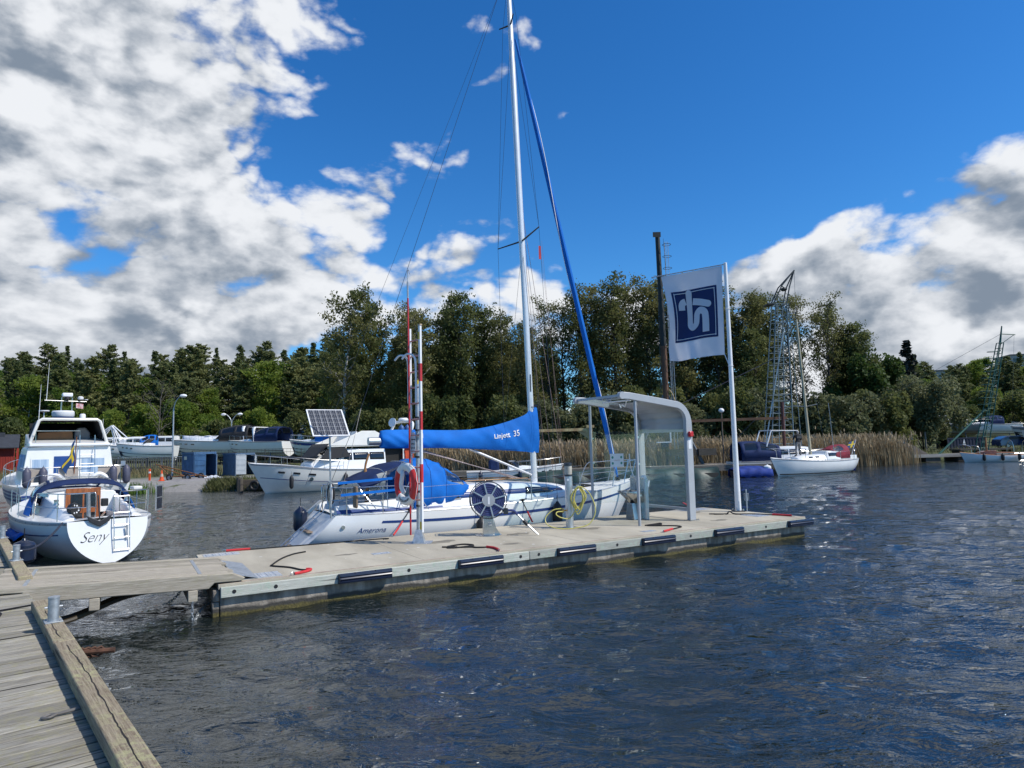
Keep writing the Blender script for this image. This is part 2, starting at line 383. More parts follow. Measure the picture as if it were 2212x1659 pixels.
# ---- ground
def build_ground():
    xs = np.concatenate([[-4000, -1500, -600, -320], np.arange(-220, -60, 6.0), np.arange(-60, 70, 1.25), np.arange(70, 231, 6.0), [330, 620, 1500, 4000]])
    ys = np.concatenate([[-3000, -800, -200, -40, 20], np.arange(36, 80, 1.0), np.arange(80, 110, 2.5), np.arange(110, 230, 5.0), [260, 330, 500, 1000, 2500, 5000]])
    verts = np.array([(x, y, ground_z(x, y)) for x in xs for y in ys]); n = len(ys)
    i, j = np.meshgrid(np.arange(len(xs) - 1), np.arange(n - 1), indexing='ij')
    quads = np.stack([i * n + j, (i + 1) * n + j, (i + 1) * n + j + 1, i * n + j + 1], -1).reshape(-1, 4)
    m = bpy.data.materials.new('ground_grass_and_gravel'); m.use_nodes = True
    nd, lk = m.node_tree.nodes, m.node_tree.links; b = nd['Principled BSDF']; b.inputs['Roughness'].default_value = 0.95
    t = nd.new('ShaderNodeTexCoord'); sp = nd.new('ShaderNodeSeparateXYZ'); lk.new(t.outputs['Object'], sp.inputs[0])
    def rng(s, a, c):
        r_ = nd.new('ShaderNodeMapRange'); lk.new(s, r_.inputs[0]); r_.inputs[1].default_value = a; r_.inputs[2].default_value = c; return r_.outputs[0]
    def mul(a, c):
        q = nd.new('ShaderNodeMath'); q.operation = 'MULTIPLY'; lk.new(a, q.inputs[0]); lk.new(c, q.inputs[1]); return q.outputs[0]
    n1 = nd.new('ShaderNodeTexNoise'); n1.inputs['Scale'].default_value = 0.5; n1.inputs['Detail'].default_value = 8; lk.new(t.outputs['Object'], n1.inputs['Vector'])
    n2 = nd.new('ShaderNodeTexNoise'); n2.inputs['Scale'].default_value = 9; n2.inputs['Detail'].default_value = 8; lk.new(t.outputs['Object'], n2.inputs['Vector'])
    yard = mul(rng(sp.outputs[0], -11.5, -13.5), mul(rng(sp.outputs[1], 54, 50.5), rng(n1.outputs['Fac'], 0.34, 0.42)))
    def mix(f, a, c):
        q = nd.new('ShaderNodeMix'); q.data_type = 'RGBA'; lk.new(f, q.inputs[0])
        for s_, v in ((q.inputs[6], a), (q.inputs[7], c)):
            if isinstance(v, tuple): s_.default_value = (*v, 1)
            else: lk.new(v, s_)
        return q.outputs[2]
    grass = mix(n2.outputs['Fac'], (0.035, 0.05, 0.014), (0.12, 0.13, 0.045)); grav = mix(n2.outputs['Fac'], (0.16, 0.15, 0.14), (0.34, 0.32, 0.29))
    lk.new(mix(yard, grass, grav), b.inputs['Base Color'])
    bp = nd.new('ShaderNodeBump'); bp.inputs['Strength'].default_value = 0.6; bp.inputs['Distance'].default_value = 0.05; lk.new(n2.outputs['Fac'], bp.inputs['Height']); lk.new(bp.outputs[0], b.inputs['Normal'])
    o = fast_mesh('ground', verts, quads, m, smooth=True); o['kind'] = 'structure'
build_ground()

# ---- launching ramp and weedy bank
ramp = MB().grid(lambda a, b: (-24.5 + 6.5 * a + 1.2 * b, 41.2 + 6 * b, 0.03 - 0.22 * (1 - b) + 0.62 * sm(b * 1.15) + 0.025), 6, 10)
ro = ramp.build('launching_ramp', mat('ramp_concrete', (0.30, 0.28, 0.27), 0.9, var=0.25, vscale=1.2, bump=0.4, bscale=12)); ro['kind'] = 'structure'

def blades(n, place, hmin, hmax, w, lean, seed, segs=2):
    """thin upright blades as quads; place(rng) gives the foot"""
    g = np.random.RandomState(seed); vs = []; qs = []
    for _ in range(n):
        x, y, z = place(g); h = g.uniform(hmin, hmax); a = g.uniform(0, math.pi); lx, ly = g.normal(size=2) * lean * h + np.array([-0.10, -0.02]) * h
        dx, dy = math.cos(a) * w / 2, math.sin(a) * w / 2; o = len(vs)
        for k in range(segs + 1):
            t = k / segs; ww = 1 - 0.75 * t ** 2
            vs.append((x - dx * ww + lx * t * t, y - dy * ww + ly * t * t, z + h * t)); vs.append((x + dx * ww + lx * t * t, y + dy * ww + ly * t * t, z + h * t))
        for k in range(segs): qs.append((o + 2 * k, o + 2 * k + 1, o + 2 * k + 3, o + 2 * k + 2))
    return vs, qs
def reed_foot(g):
    while True:
        x = g.uniform(-10, 35.5); lo = lerp([-10, 0, 12, 20, 30, 36, 41], [55, 53.5, 53.5, 55.5, 57, 58.5, 62], x); y = lo + abs(g.normal()) * 3.2
        if y < lo + 9 and not (x > 32 and g.rand() < (x - 32) / 4): return x, y, max(ground_z(x, y), -0.3)
vs, qs = blades(17000, reed_foot, 1.3, 2.95, 0.07, 0.10, 1, 3)
g_ = np.random.RandomState(5)
reed = fast_mesh('reeds', vs, qs, leafmat('dry_reed', (0.25, 0.19, 0.11), (0.46, 0.37, 0.23), 0.25, 0.8)); reed['kind'] = 'stuff'; tag(reed, 'dense bed of tall dry tan reeds along the far shore', 'reeds')
def plume_foot(g): x, y, z = reed_foot(g); return x, y, z + g.uniform(1.7, 2.8)
vs, qs = blades(5000, plume_foot, 0.22, 0.45, 0.13, 0.25, 11, 2)
pl = fast_mesh('reed_plumes', vs, qs, leafmat('reed_plume', (0.26, 0.19, 0.11), (0.42, 0.33, 0.21), 0.3, 0.8)); pl['kind'] = 'stuff'; tag(pl, 'feathery brown seed plumes on top of the reed bed', 'reeds')
def grass_foot(g):
    x = g.uniform(-19.5, -13.2); y = 42.6 + abs(g.normal()) * 0.9 - 0.25; return x, y, ground_z(x, y)
vs, qs = blades(3200, grass_foot, 0.1, 0.42, 0.05, 0.35, 2)
g1 = fast_mesh('bank_weeds', vs, qs, leafmat('weeds', (0.07, 0.085, 0.025), (0.20, 0.19, 0.08), 0.3, 1.5)); g1['kind'] = 'stuff'; tag(g1, 'weedy olive grass on the bank by the launching ramp', 'grass')
def tuft_foot(g): return -24.6 + g.normal() * 1.0, 42.2 + g.normal() * 0.35, 0.0
vs, qs = blades(700, tuft_foot, 0.35, 0.75, 0.05, 0.12, 4)
g2 = fast_mesh('green_rushes', vs, qs, leafmat('rush_green', (0.06, 0.12, 0.02), (0.16, 0.26, 0.05), 0.35, 1.5)); g2['kind'] = 'stuff'; tag(g2, 'fresh green rushes standing in the water by the ramp', 'rushes')
def yard_foot(g):
    x = g.uniform(-60, -20); y = g.uniform(53.5, 62); return x, y, ground_z(x, y)
vs, qs = blades(6000, yard_foot, 0.15, 0.75, 0.05, 0.25, 8)
g3 = fast_mesh('fence_weeds', vs, qs, leafmat('dry_weeds', (0.09, 0.085, 0.035), (0.24, 0.20, 0.10), 0.3, 0.9)); g3['kind'] = 'stuff'; tag(g3, 'tall dry weeds growing along the boatyard fence', 'grass')
def rshore_foot(g):
    x = g.uniform(38, 110); y = shore(x) + abs(g.normal()) * 6 - 0.4; return x, y, ground_z(x, y)
vs, qs = blades(5000, rshore_foot, 0.15, 0.7, 0.05, 0.25, 9)
g4 = fast_mesh('shore_grass', vs, qs, leafmat('shore_green', (0.08, 0.10, 0.03), (0.22, 0.20, 0.09), 0.3, 0.6)); g4['kind'] = 'stuff'; tag(g4, 'rough grass along the shore behind the bathing jetty', 'grass')
# ================================================================== trees
def leaves(centres, size, g, flat=0.0, aspect=1.6):
    """one small quad per centre, turned at random"""
    c = np.asarray(centres); n = len(c)
    a = g.normal(size=(n, 3)); a[:, 2] *= (1 - flat); a /= np.linalg.norm(a, axis=1, keepdims=True)
    b = g.normal(size=(n, 3)); b -= a * (a * b).sum(1, keepdims=True); b /= np.linalg.norm(b, axis=1, keepdims=True)
    s = (size * g.uniform(0.6, 1.35, n))[:, None]
    a = a * s * aspect / 2; b = b * s / 2
    v = np.stack([c - a, c + b * 0.9, c + a, c - b * 0.9], 1).reshape(-1, 3)
    return v, np.arange(4 * n).reshape(-1, 4)
def limbs_mesh(segs, name, m, parent, n=5):
    mb = MB()
    for pts, r0, r1 in segs:
        k = len(pts) - 1; mb.tube(pts, [r0 + (r1 - r0) * i / k for i in range(k + 1)], n)
    me = bpy.data.meshes.new(name); me.from_pydata(mb.v, [], mb.f); me.shade_smooth(); me.materials.append(m)
    o = bpy.data.objects.new(name, me); COL.objects.link(o); o.parent = parent
    if name != 'trunk': o['kind'] = 'stuff'
    return o
def deciduous(name, label, cat, H, seed, leaf, bark, leafsize, nleaf, spread, first=0.3, sparse=0.5, up=0.7, r0=None, group=None, wind=0.0, clump=1.7):
    """trunk with a leader, limbs, twigs, and leaves in clumps at the twig ends"""
    g = np.random.RandomState(seed); t = thing(name, label, cat, group=group)
    r0 = r0 or H * 0.011
    wob = g.normal(size=(9, 2)) * H * 0.008
    trunk = [Vector((wob[i, 0] * i / 4 + wind * (i / 8) ** 2, wob[i, 1] * i / 4, H * 0.97 * i / 8)) for i in range(9)]
    def at(f): x = f * 8; i = min(int(x), 7); return trunk[i].lerp(trunk[i + 1], x - i)
    segs_t = [(trunk, r0, r0 * 0.12)]; segs = []; tips = []
    nl = int(H * 1.9)
    for k in range(nl):
        f = first + (0.97 - first) * (k + g.rand() * 0.8) / nl
        az = k * 2.4 + g.normal() * 0.4; p = at(f)
        env = math.sin(math.pi * min(1, (1.03 - f) / (1.03 - first) * 0.86 + 0.06)) ** 0.75
        ln = spread * env * g.uniform(0.65, 1.15) + 0.35
        el = up * g.uniform(0.65, 1.2)
        d = Vector((math.cos(az) * math.cos(el) + wind * 0.05, math.sin(az) * math.cos(el), math.sin(el)))
        pts = [p]; 
        for q in range(4): d = (d + Vector(g.normal(size=3) * 0.16) + Vector((wind * 0.03, 0, 0.03))).normalized(); pts.append(pts[-1] + d * ln / 4)
        rr = r0 * (1 - f) * 0.5 + 0.026
        segs.append((pts, rr, 0.012))
        for q in range(int(3 + ln * 1.3)):
            h = g.uniform(0.3, 1.0); i = min(int(h * 4), 3); b = pts[i].lerp(pts[i + 1], h * 4 - i)
            e = (d + Vector(g.normal(size=3) * 0.75)).normalized(); l2 = ln * g.uniform(0.15, 0.42)
            m1 = b + e * l2 * 0.5; m2 = m1 + (e + Vector(g.normal(size=3) * 0.3)).normalized() * l2 * 0.5
            segs.append(([b, m1, m2], 0.024, 0.008)); tips += [m1.lerp(m2, 0.5), m2, m1]
        tips.append(pts[-1])
    limbs_mesh(segs_t, 'trunk', bark, t, 7); limbs_mesh(segs, 'limbs', bark, t, 3)
    tips = np.array([tuple(p) for p in tips]); w = g.rand(len(tips)); keep = tips[w > sparse]
    pick = keep[g.randint(0, len(keep), nleaf)] + g.normal(size=(nleaf, 3)) * np.array([1, 1, 0.7]) * leafsize * clump
    v, q = leaves(pick, leafsize, g)
    fast_mesh('crown', v, q, leaf, t)
    return t
def conifer(name, label, H, seed, leaf, bark, wide=0.2, first=0.12, droop=0.25, leafsize=0.42, dens=1.0, group=None, ragged=0.25, taper=0.8):
    g = np.random.RandomState(seed); t = thing(name, label, 'tree', group=group)
    trunk = [Vector((g.normal() * 0.05, g.normal() * 0.05, H * i / 6)) for i in range(7)]
    limbs_mesh([(trunk, H * 0.012, 0.03)], 'trunk', bark, t, 6)
    cs = []; segs = []; z = H * first
    while z < H * 0.985:
        f = (z / H - first) / (1 - first); ln = H * wide * (1 - f) ** taper * g.uniform(1 - ragged, 1 + ragged) + 0.25
        for k in range(5):
            az = g.uniform(0, 6.283); l = ln * g.uniform(0.7, 1.15)
            if g.rand() < 0.06 + ragged * 0.25: continue
            tip = Vector((math.cos(az) * l, math.sin(az) * l, z - droop * l + 0.25 * f))
            segs.append(([Vector((0, 0, z)), tip], 0.03, 0.01))
            for q in range(int((6 + l * 7) * dens)):
                s = g.uniform(0.15, 1.02) ** 0.8; sp = (0.10 + 0.22 * l * (1 - s * 0.6))
                cs.append((tip.x * s + g.normal() * sp * 0.6, tip.y * s + g.normal() * sp * 0.6, z + (tip.z - z) * s + g.normal() * 0.13))
        z += 0.42 + 0.25 * (1 - f) * g.rand()
    for q in range(14): cs.append((g.normal() * 0.12, g.normal() * 0.12, H * g.uniform(0.96, 1.0)))
    limbs_mesh(segs, 'limbs', bark, t, 3)
    v, q = leaves(cs, leafsize, g, 0.45, 1.7)
    fast_mesh('crown', v, q, leaf, t); return t
def bush(name, label, cat, rx, ry, rz, seed, leaf, leafsize, n, group=None, bark=None, lumps=14):
    g = np.random.RandomState(seed); t = thing(name, label, cat, group=group); segs = []; cs = []
    for k in range(lumps):
        az = g.uniform(0, 6.28); rr = g.rand() ** 0.6; z = g.uniform(0.25, 0.92)
        e = math.sqrt(max(0.05, 1 - (z - 0.35) ** 2 * 1.9))
        c = np.array([math.cos(az) * rr * rx * e, math.sin(az) * rr * ry * e, z * rz]); s = g.uniform(0.22, 0.38)
        segs.append(([Vector((0, 0, 0)), Vector((c[0] * 0.4, c[1] * 0.4, c[2] * 0.6)), Vector(c)], 0.05, 0.012))
        d = g.normal(size=(n // lumps, 3)); d /= np.linalg.norm(d, axis=1, keepdims=True); d *= g.rand(n // lumps, 1) ** 0.45
        cs.append(c + d * np.array([rx, ry, rz * 0.62]) * s)
    cs = np.concatenate(cs); cs = cs[cs[:, 2] > 0.02]
    limbs_mesh(segs, 'stems', bark or BARK_D, t, 4)
    v, q = leaves(cs, leafsize, g); fast_mesh('crown', v, q, leaf, t); return t
BARK_D = mat('alder_bark', (0.075, 0.065, 0.055), 0.95, var=0.3, vscale=4, bump=0.6, bscale=18)
BARK_P = mat('pine_bark', (0.14, 0.085, 0.055), 0.95, var=0.3, vscale=3, bump=0.6, bscale=15)
BARK_B = mat('birch_bark', (0.62, 0.60, 0.56), 0.8, vscale=5, col2=(0.12, 0.11, 0.10), stretch=(1, 1, 2.5))
L_ALD = leafmat('alder_leaf', (0.103, 0.121, 0.037), (0.221, 0.205, 0.076), 0.54)
L_DK = leafmat('dark_leaf', (0.084, 0.110, 0.034), (0.179, 0.190, 0.065), 0.51)
L_BR = leafmat('spring_leaf', (0.100, 0.166, 0.024), (0.227, 0.279, 0.047), 0.55)
L_MAP = leafmat('maple_leaf', (0.045, 0.080, 0.018), (0.095, 0.135, 0.032), .42)
L_WIL = leafmat('willow_leaf', (0.11, 0.125, 0.058), (0.19, 0.20, 0.095), .45)
L_SPR = leafmat('spruce_needle', (0.075, 0.101, 0.036), (0.163, 0.185, 0.065), 0.41)
L_PIN = leafmat('pine_needle', (0.100, 0.122, 0.045), (0.206, 0.215, 0.077), 0.41)
L_BLK = leafmat('lone_spruce_needle', (0.014, 0.022, 0.017), (0.034, 0.041, 0.031), 0.05)

def inland(x):
    for lim, w in ((-15, 'beside the white-trunked birch'), (-8, 'inland of the timber quay'), (-2, 'inland of the open white motorboat'), (3, 'inland of the davit jib'), (8, 'inland of the yellow davit'), (13.5, 'inland of the dark pole crane'), (18, 'inland of the globe lamp'), (22.5, 'inland of the lattice crane'), (27, 'inland of the red-hooded sailing boat'), (34, 'inland of the near end of the bathing jetty'), (99, 'next to the bright green maple')):
        if x < lim: return w
def beyond(r):
    for lim, w in ((-.74, 'beyond the red hut'), (-.60, 'beyond the flybridge motor yacht'), (-.52, 'beyond the picket fence'), (-.44, 'beyond the blue container'), (-.36, 'beyond the shrink-wrapped boat'), (-.28, 'beyond the hooded sports cruiser'), (-.2, 'beyond the laid-up flybridge boat'), (9, 'beyond the alder stand')):
        if r < lim: return w
# hillside forest behind the yard
GF = 'conifers and young broadleaf trees of the hillside forest'
kinds = [conifer('spruce_tree', 'dark pointed spruce tree in the hillside forest behind the yard', 17, 21, L_SPR, BARK_D, 0.19, 0.06, 0.32, 0.25, 3.2, GF),
         conifer('spruce_tree', 'slender ragged spruce tree in the hillside forest behind the yard', 18.5, 22, L_SPR, BARK_D, 0.13, 0.10, 0.38, 0.25, 3.2, GF, 0.35),
         conifer('pine_tree', 'grey-green rounded pine tree in the hillside forest behind the yard', 16.5, 23, L_PIN, BARK_P, 0.19, 0.20, -0.25, 0.26, 3.4, GF, 0.45, 0.42),
         conifer('pine_tree', 'grey-green narrow pine tree in the hillside forest behind the yard', 15.5, 24, L_PIN, BARK_P, 0.16, 0.12, -0.1, 0.26, 3.4, GF, 0.45, 0.5),
         deciduous('broadleaf_tree', 'yellow-green spring birch tree in the hillside forest behind the yard', 'tree', 15, 25, L_BR, BARK_B, 0.25, 9000, 2.6, 0.22, 0.25, 0.75, group=GF)]
gf = np.random.RandomState(40); first = [True] * 5; spots = []
for row, (yy, n) in enumerate(((114, 28), (123, 32), (134, 34), (148, 36), (164, 38))):
    for k in range(n):
        az = -39.5 + 43.5 * (k + gf.uniform(-0.35, 0.35) + 0.5 * (row % 2)) / n
        x = yy * math.tan(R(az)); y = yy + gf.uniform(-4, 4)
        p = [0.15, 0.11, 0.30, 0.24, 0.20] if row < 3 else [0.17, 0.13, 0.34, 0.28, 0.08]
        if x > -34 and row > 2: continue
        spots.append((x, y, gf.choice(5, p=p), gf.uniform(0.72, 1.18)))
for k in range(78):                                                # the wooded shore to the right
    yy = gf.uniform(118, 172); spots.append((yy * math.tan(R(gf.uniform(27.5, 44))), yy, gf.choice(5, p=[0.14, 0.06, 0.34, 0.30, 0.16]), gf.uniform(0.52, 0.74)))
for x, y, k, s in spots:
    loc = (x, y, ground_z(x, y) - 0.2); rz = gf.uniform(0, 6.28); sc = (s * gf.uniform(0.95, 1.2), s * gf.uniform(0.95, 1.2), s)
    right = x > 45
    lab = kinds[k]['label'].replace('in the hillside forest behind the yard', ('in the wood behind the lone spruce' if x / y < .60 else 'in the wood behind the green crane' if x / y < .74 else 'in the wood behind the wheelhouse boat')) if right else kinds[k]['label'].replace('in the hillside forest behind the yard', 'on the hillside ' + beyond(x / y)).replace('tree on', 'on')
    if first[k] is True and not right: kinds[k].location = loc; kinds[k].rotation_euler = (0, 0, rz); kinds[k].scale = sc; first[k] = lab
    else: dup(kinds[k], loc, rz, sc, lab, 'trees of the wood behind the bathing jetty' if right else None)

for k in range(5):
    if isinstance(first[k], str): kinds[k]['label'] = first[k]
# bright young trees and shrubs at the forest edge
GE = 'bright spring trees at the edge of the forest'
e0 = bush('maple_tree', 'rounded yellow-green spring tree at the forest edge behind the yard', 'tree', 4.2, 4.2, 8.5, 51, L_BR, 0.26, 9500, GE)
edge = [(-57, 102, 1.0), (-47, 103, 0.85), (-66, 104, 1.0), (-39, 104, 0.85), (-31, 101, 0.62), (-76, 103, 0.7), (-53, 106, 1.1), (-23, 97, 0.6), (-44, 96, 0.55)]
for i, (x, y, s) in enumerate(edge):
    loc = (x, y, ground_z(x, y) - 0.2)
    if i == 0: e0.location = loc; e0.scale = (s,) * 3
    else: dup(e0, loc, i * 1.3, (s, s, s * (0.9 + 0.05 * (i % 4))), 'rounded yellow-green spring tree at the forest edge ' + beyond(x / y))
GU = 'dark shrubs under the forest edge'
e1 = bush('shrub', 'dull green shrub in the thicket along the forest edge', 'shrub', 3.4, 3.0, 4.6, 52, L_DK, 0.25, 6500, GU)
gu = np.random.RandomState(61)
for i in range(30):
    x = -84 + 66 * (i + gu.rand()) / 30; y = gu.uniform(93, 108); s = gu.uniform(0.7, 1.25); loc = (x, y, ground_z(x, y) - 0.2)
    if i == 0: e1.location = loc
    else: dup(e1, loc, gu.uniform(0, 6.28), (s, s, s * gu.uniform(0.8, 1.2)), 'dull green thicket shrub at the forest edge ' + beyond(x / y))
ba = deciduous('bare_tree', 'leafless grey-twigged tree at the forest edge behind the lamp post', 'tree', 11, 53, L_DK, mat('bare_twig', (0.16, 0.14, 0.12), 0.9), 0.16, 150, 3.6, 0.2, 0.5, 1.0)
ba.location = (-52, 99, 1.0)

# alder stand behind the reeds
GA = 'tall thin-leaved alders of the stand behind the reeds'
al = [deciduous('alder_tree', 'tall thin-leaved alder with see-through crown behind the reeds', 'tree', 20, 71, L_ALD, BARK_D, 0.185, 8200, 2.7, 0.22, 0.45, 0.85, group=GA, clump=2.3),
      deciduous('alder_tree', 'tall slim alder with bare lower stem behind the reeds', 'tree', 20, 72, L_ALD, BARK_D, 0.185, 6800, 2.2, 0.32, 0.5, 0.95, group=GA, clump=2.3),
      deciduous('alder_tree', 'tall dark bushy alder behind the reeds', 'tree', 19.5, 73, L_DK, BARK_D, 0.21, 11000, 2.9, 0.16, 0.3, 0.8, group=GA, clump=2.2),
      deciduous('alder_tree', 'twiggy barely leafed alder behind the reeds', 'tree', 19.5, 74, L_ALD, BARK_D, 0.16, 3200, 2.9, 0.25, 0.35, 0.95, group=GA, clump=2.0)]
A_POS = [(-20.5, 84, 0, .92), (-17, 80, 2, .97), (-13.5, 84, 1, .97), (-11, 80, 0, .90), (-8, 84, 2, .98), (-6.2, 79, 2, 1.02), (-3.5, 82, 2, .95), (-1.2, 79, 1, .87), (1.2, 83, 0, .85),
         (4.2, 80, 3, .98), (6.4, 82, 3, 1.0), (8.2, 79, 1, 1.0), (10.4, 82, 0, 1.06), (12.3, 79, 1, 1.07), (14.3, 83, 0, 1.08), (16.4, 80, 1, 1.06), (18.5, 82, 0, 1.10), (20.6, 79, 1, 1.06), (22.6, 83, 2, 1.07),
         (24.6, 80, 0, 1.02), (26.8, 82, 1, 1.0), (29, 80, 0, .98), (31, 83, 2, 1.0), (33.2, 80, 3, .98), (35.6, 82, 3, .99), (37.6, 79, 3, .95), (39.6, 82, 0, .90), (41.5, 80, 2, .80),
         (-24, 90, 2, .80), (-15, 90, 2, .85), (-9, 92, 2, .85), (-2, 91, 2, .85), (5, 90, 2, .82), (11, 91, 2, .85), (17, 91, 2, .86), (23, 91, 2, .86), (29, 91, 2, .85), (35, 90, 2, .82), (2, 76, 1, .72), (28, 77, 2, .75), (-12, 77, 2, .72)]
ga = np.random.RandomState(75); first = [True] * 4
for x, y, k, s in A_POS:
    loc = (x, y, ground_z(x, y) - 0.2); rz = ga.uniform(0, 6.28); sc = (s * ga.uniform(0.9, 1.1), s * ga.uniform(0.9, 1.1), s)
    if first[k] is True: al[k].location = loc; al[k].rotation_euler = (0, 0, rz); al[k].scale = sc; first[k] = inland(x)
    else: dup(al[k], loc, rz, sc, al[k]['label'].replace('behind the reeds', inland(x) + (', second row' if y > 88 else '')))
for k in range(4): al[k]['label'] = al[k]['label'].replace('behind the reeds', first[k])
bi = deciduous('birch_tree', 'birch with white peeling trunk and wind-blown leaves at the left end of the alders', 'tree', 20.5, 76, L_ALD, BARK_B, 0.22, 6000, 2.9, 0.30, 0.35, 0.55, wind=1.2); bi.location = (-19.2, 76, 0.6)
b2 = deciduous('birch_tree', 'thin birch with mottled white trunk behind the rescue ladder', 'tree', 17, 77, L_ALD, BARK_B, 0.20, 2600, 1.8, 0.45, 0.4, 0.7); b2.location = (-10.6, 75.5, 0.6)
mp_ = bush('maple_tree', 'dense bright green maple at the right end of the alder stand', 'tree', 5.2, 5.0, 13.5, 81, L_MAP, 0.30, 17000, None, None, 22); mp_.location = (42.5, 80, 0.5)
wi = bush('willow_bush', 'large grey-green willow bush beside the laid-up grey motorboat', 'bush', 4.3, 3.6, 8.6, 82, L_WIL, 0.22, 15000, None, None, 20); wi.location = (45.6, 75, 0.4)
GS = 'olive willow scrub below the alders'
sc0 = bush('willow_scrub', 'olive willow scrub rising behind the reed bed', 'shrub', 3.6, 2.8, 6.2, 83, L_WIL, 0.23, 8000, GS)
sc1 = bush('willow_scrub', 'dark green scrub rising behind the reed bed', 'shrub', 3.8, 3.0, 7.0, 84, L_DK, 0.24, 8000, GS)
SC = [(-22, 74, 1, .8), (-17, 73, 1, .8), (-12.5, 72, 1, .8), (-7, 73, 1, .95), (-2, 72, 1, 1.0), (3, 72, 0, 1.05), (7, 71, 0, .9), (10.5, 72, 0, 1.0), (14.5, 72, 1, 1.0), (18.5, 71, 0, .9), (22, 72, 1, 1.0), (26, 71, 0, 1.0), (30, 72, 0, .95), (33.5, 72, 0, 1.05), (37.5, 73, 0, .95), (40.5, 74, 1, .9), (-26, 78, 1, .8), (0.5, 75, 1, 1.1), (16, 76, 1, 1.1), (24, 76, 1, 1.1), (52, 104, 1, 1.2), (58, 100, 0, .9), (62, 106, 1, 1.3), (70, 108, 0, 1.0), (76, 104, 1, 1.3), (83, 106, 1, 1.1), (90, 104, 0, 1.0), (96, 108, 1, 1.3), (66, 101, 1, .9), (50, 98, 0, .8)]
f0 = f1 = True
for i, (x, y, k, s) in enumerate(SC):
    loc = (x, y, ground_z(x, y) - 0.2); far = x > 48
    if k == 0 and f0: sc0.location = loc; f0 = False
    elif k == 1 and f1: sc1.location = loc; sc1.scale = (s,) * 3; f1 = False
    else: dup((sc0, sc1)[k], loc, i * 2.1, (s * 1.05, s, s * (0.9 + 0.07 * (i % 4))), ('olive' if k == 0 else 'dark green') + ' shrub at the foot of the wood behind the laid-up boats' if far else ('olive willow scrub ' if k == 0 else 'dark green scrub ') + inland(x), 'shrubs behind the laid-up boats' if far else None)
gb = dup(e0, (64, 120, ground_z(64, 120)), 0.4, (0.8, 0.8, 1.25), 'bright yellow-green spring tree in the wood behind the green crane', 'bright trees in the wood behind the green crane')
gb2 = dup(e0, (88, 122, ground_z(88, 122)), 1.4, (0.7, 0.7, 0.95), 'bright yellow-green spring tree in the wood behind the green crane', 'bright trees in the wood behind the green crane')
ls = conifer('spruce_tree', 'lone black-green spruce standing tall above the wood beyond the reeds', 14.5, 91, L_BLK, BARK_D, 0.15, 0.25, 0.35, 0.5, 0.9, None, 0.45); ls.location = (65.2, 110, 3.4)
# ================================================================== jetty, gangway and pontoon
WHITE = mat('white_gelcoat', (0.80, 0.80, 0.78), 0.28, var=0.03, vscale=1.5, coat=0.3)
OFFW = mat('cream_gelcoat', (0.74, 0.72, 0.66), 0.35, var=0.04, vscale=2)
ALU = mat('brushed_aluminium', (0.62, 0.63, 0.64), 0.38, 0.75, var=0.08, vscale=9)
STEEL = mat('stainless_steel', (0.60, 0.59, 0.57), 0.27, 0.95, var=0.1, vscale=6)
GALV = mat('galvanised_steel', (0.50, 0.53, 0.55), 0.5, 0.7, var=0.15, vscale=14)
BLACK = mat('black_rubber', (0.015, 0.015, 0.017), 0.6, var=0.2)
NAVY = mat('navy_vinyl', (0.010, 0.018, 0.045), 0.33, var=0.15, vscale=3, spec=0.6)
RED = mat('red_paint', (0.55, 0.025, 0.03), 0.45, var=0.1)
REDN = mat('red_nylon', (0.62, 0.03, 0.035), 0.75, var=0.15, vscale=20, bump=0.3, bscale=120)
ROPE = mat('black_rope', (0.012, 0.012, 0.014), 0.85, var=0.3, vscale=40, bump=0.7, bscale=150)
GREYP = mat('grey_powder_coat', (0.40, 0.42, 0.44), 0.45, 0.1, var=0.05, vscale=2)
WPAINT = mat('white_paint', (0.80, 0.80, 0.80), 0.4, var=0.04)
BLUEC = mat('blue_canvas', (0.004, 0.15, 0.56), 0.75, var=0.10, vscale=2.0, bump=0.25, bscale=60, spec=0.25)
NAVYC = mat('navy_canvas', (0.012, 0.028, 0.095), 0.8, var=0.15, vscale=3, bump=0.2, bscale=60, spec=0.25)
STRIPE = mat('blue_stripe', (0.012, 0.045, 0.19), 0.3, var=0.05)
DWIN = mat('smoked_window', (0.012, 0.013, 0.015), 0.06, var=0.1, spec=0.8)
CLEAR = glass('clear_vinyl', (0.86, 0.88, 0.88), 0.9)
PANE = glass('shelter_glass', (0.965, 0.98, 0.972), 0.12)
DARK = mat('dark_interior', (0.012, 0.011, 0.010), 0.8)
WOODV = mat('varnished_mahogany', (0.34, 0.105, 0.025), 0.25, vscale=3, col2=(0.20, 0.055, 0.012), stretch=(1, 6, 1), coat=0.6)
TEAK = mat('oiled_teak', (0.42, 0.21, 0.075), 0.5, vscale=4, col2=(0.26, 0.12, 0.04), stretch=(1, 6, 1))

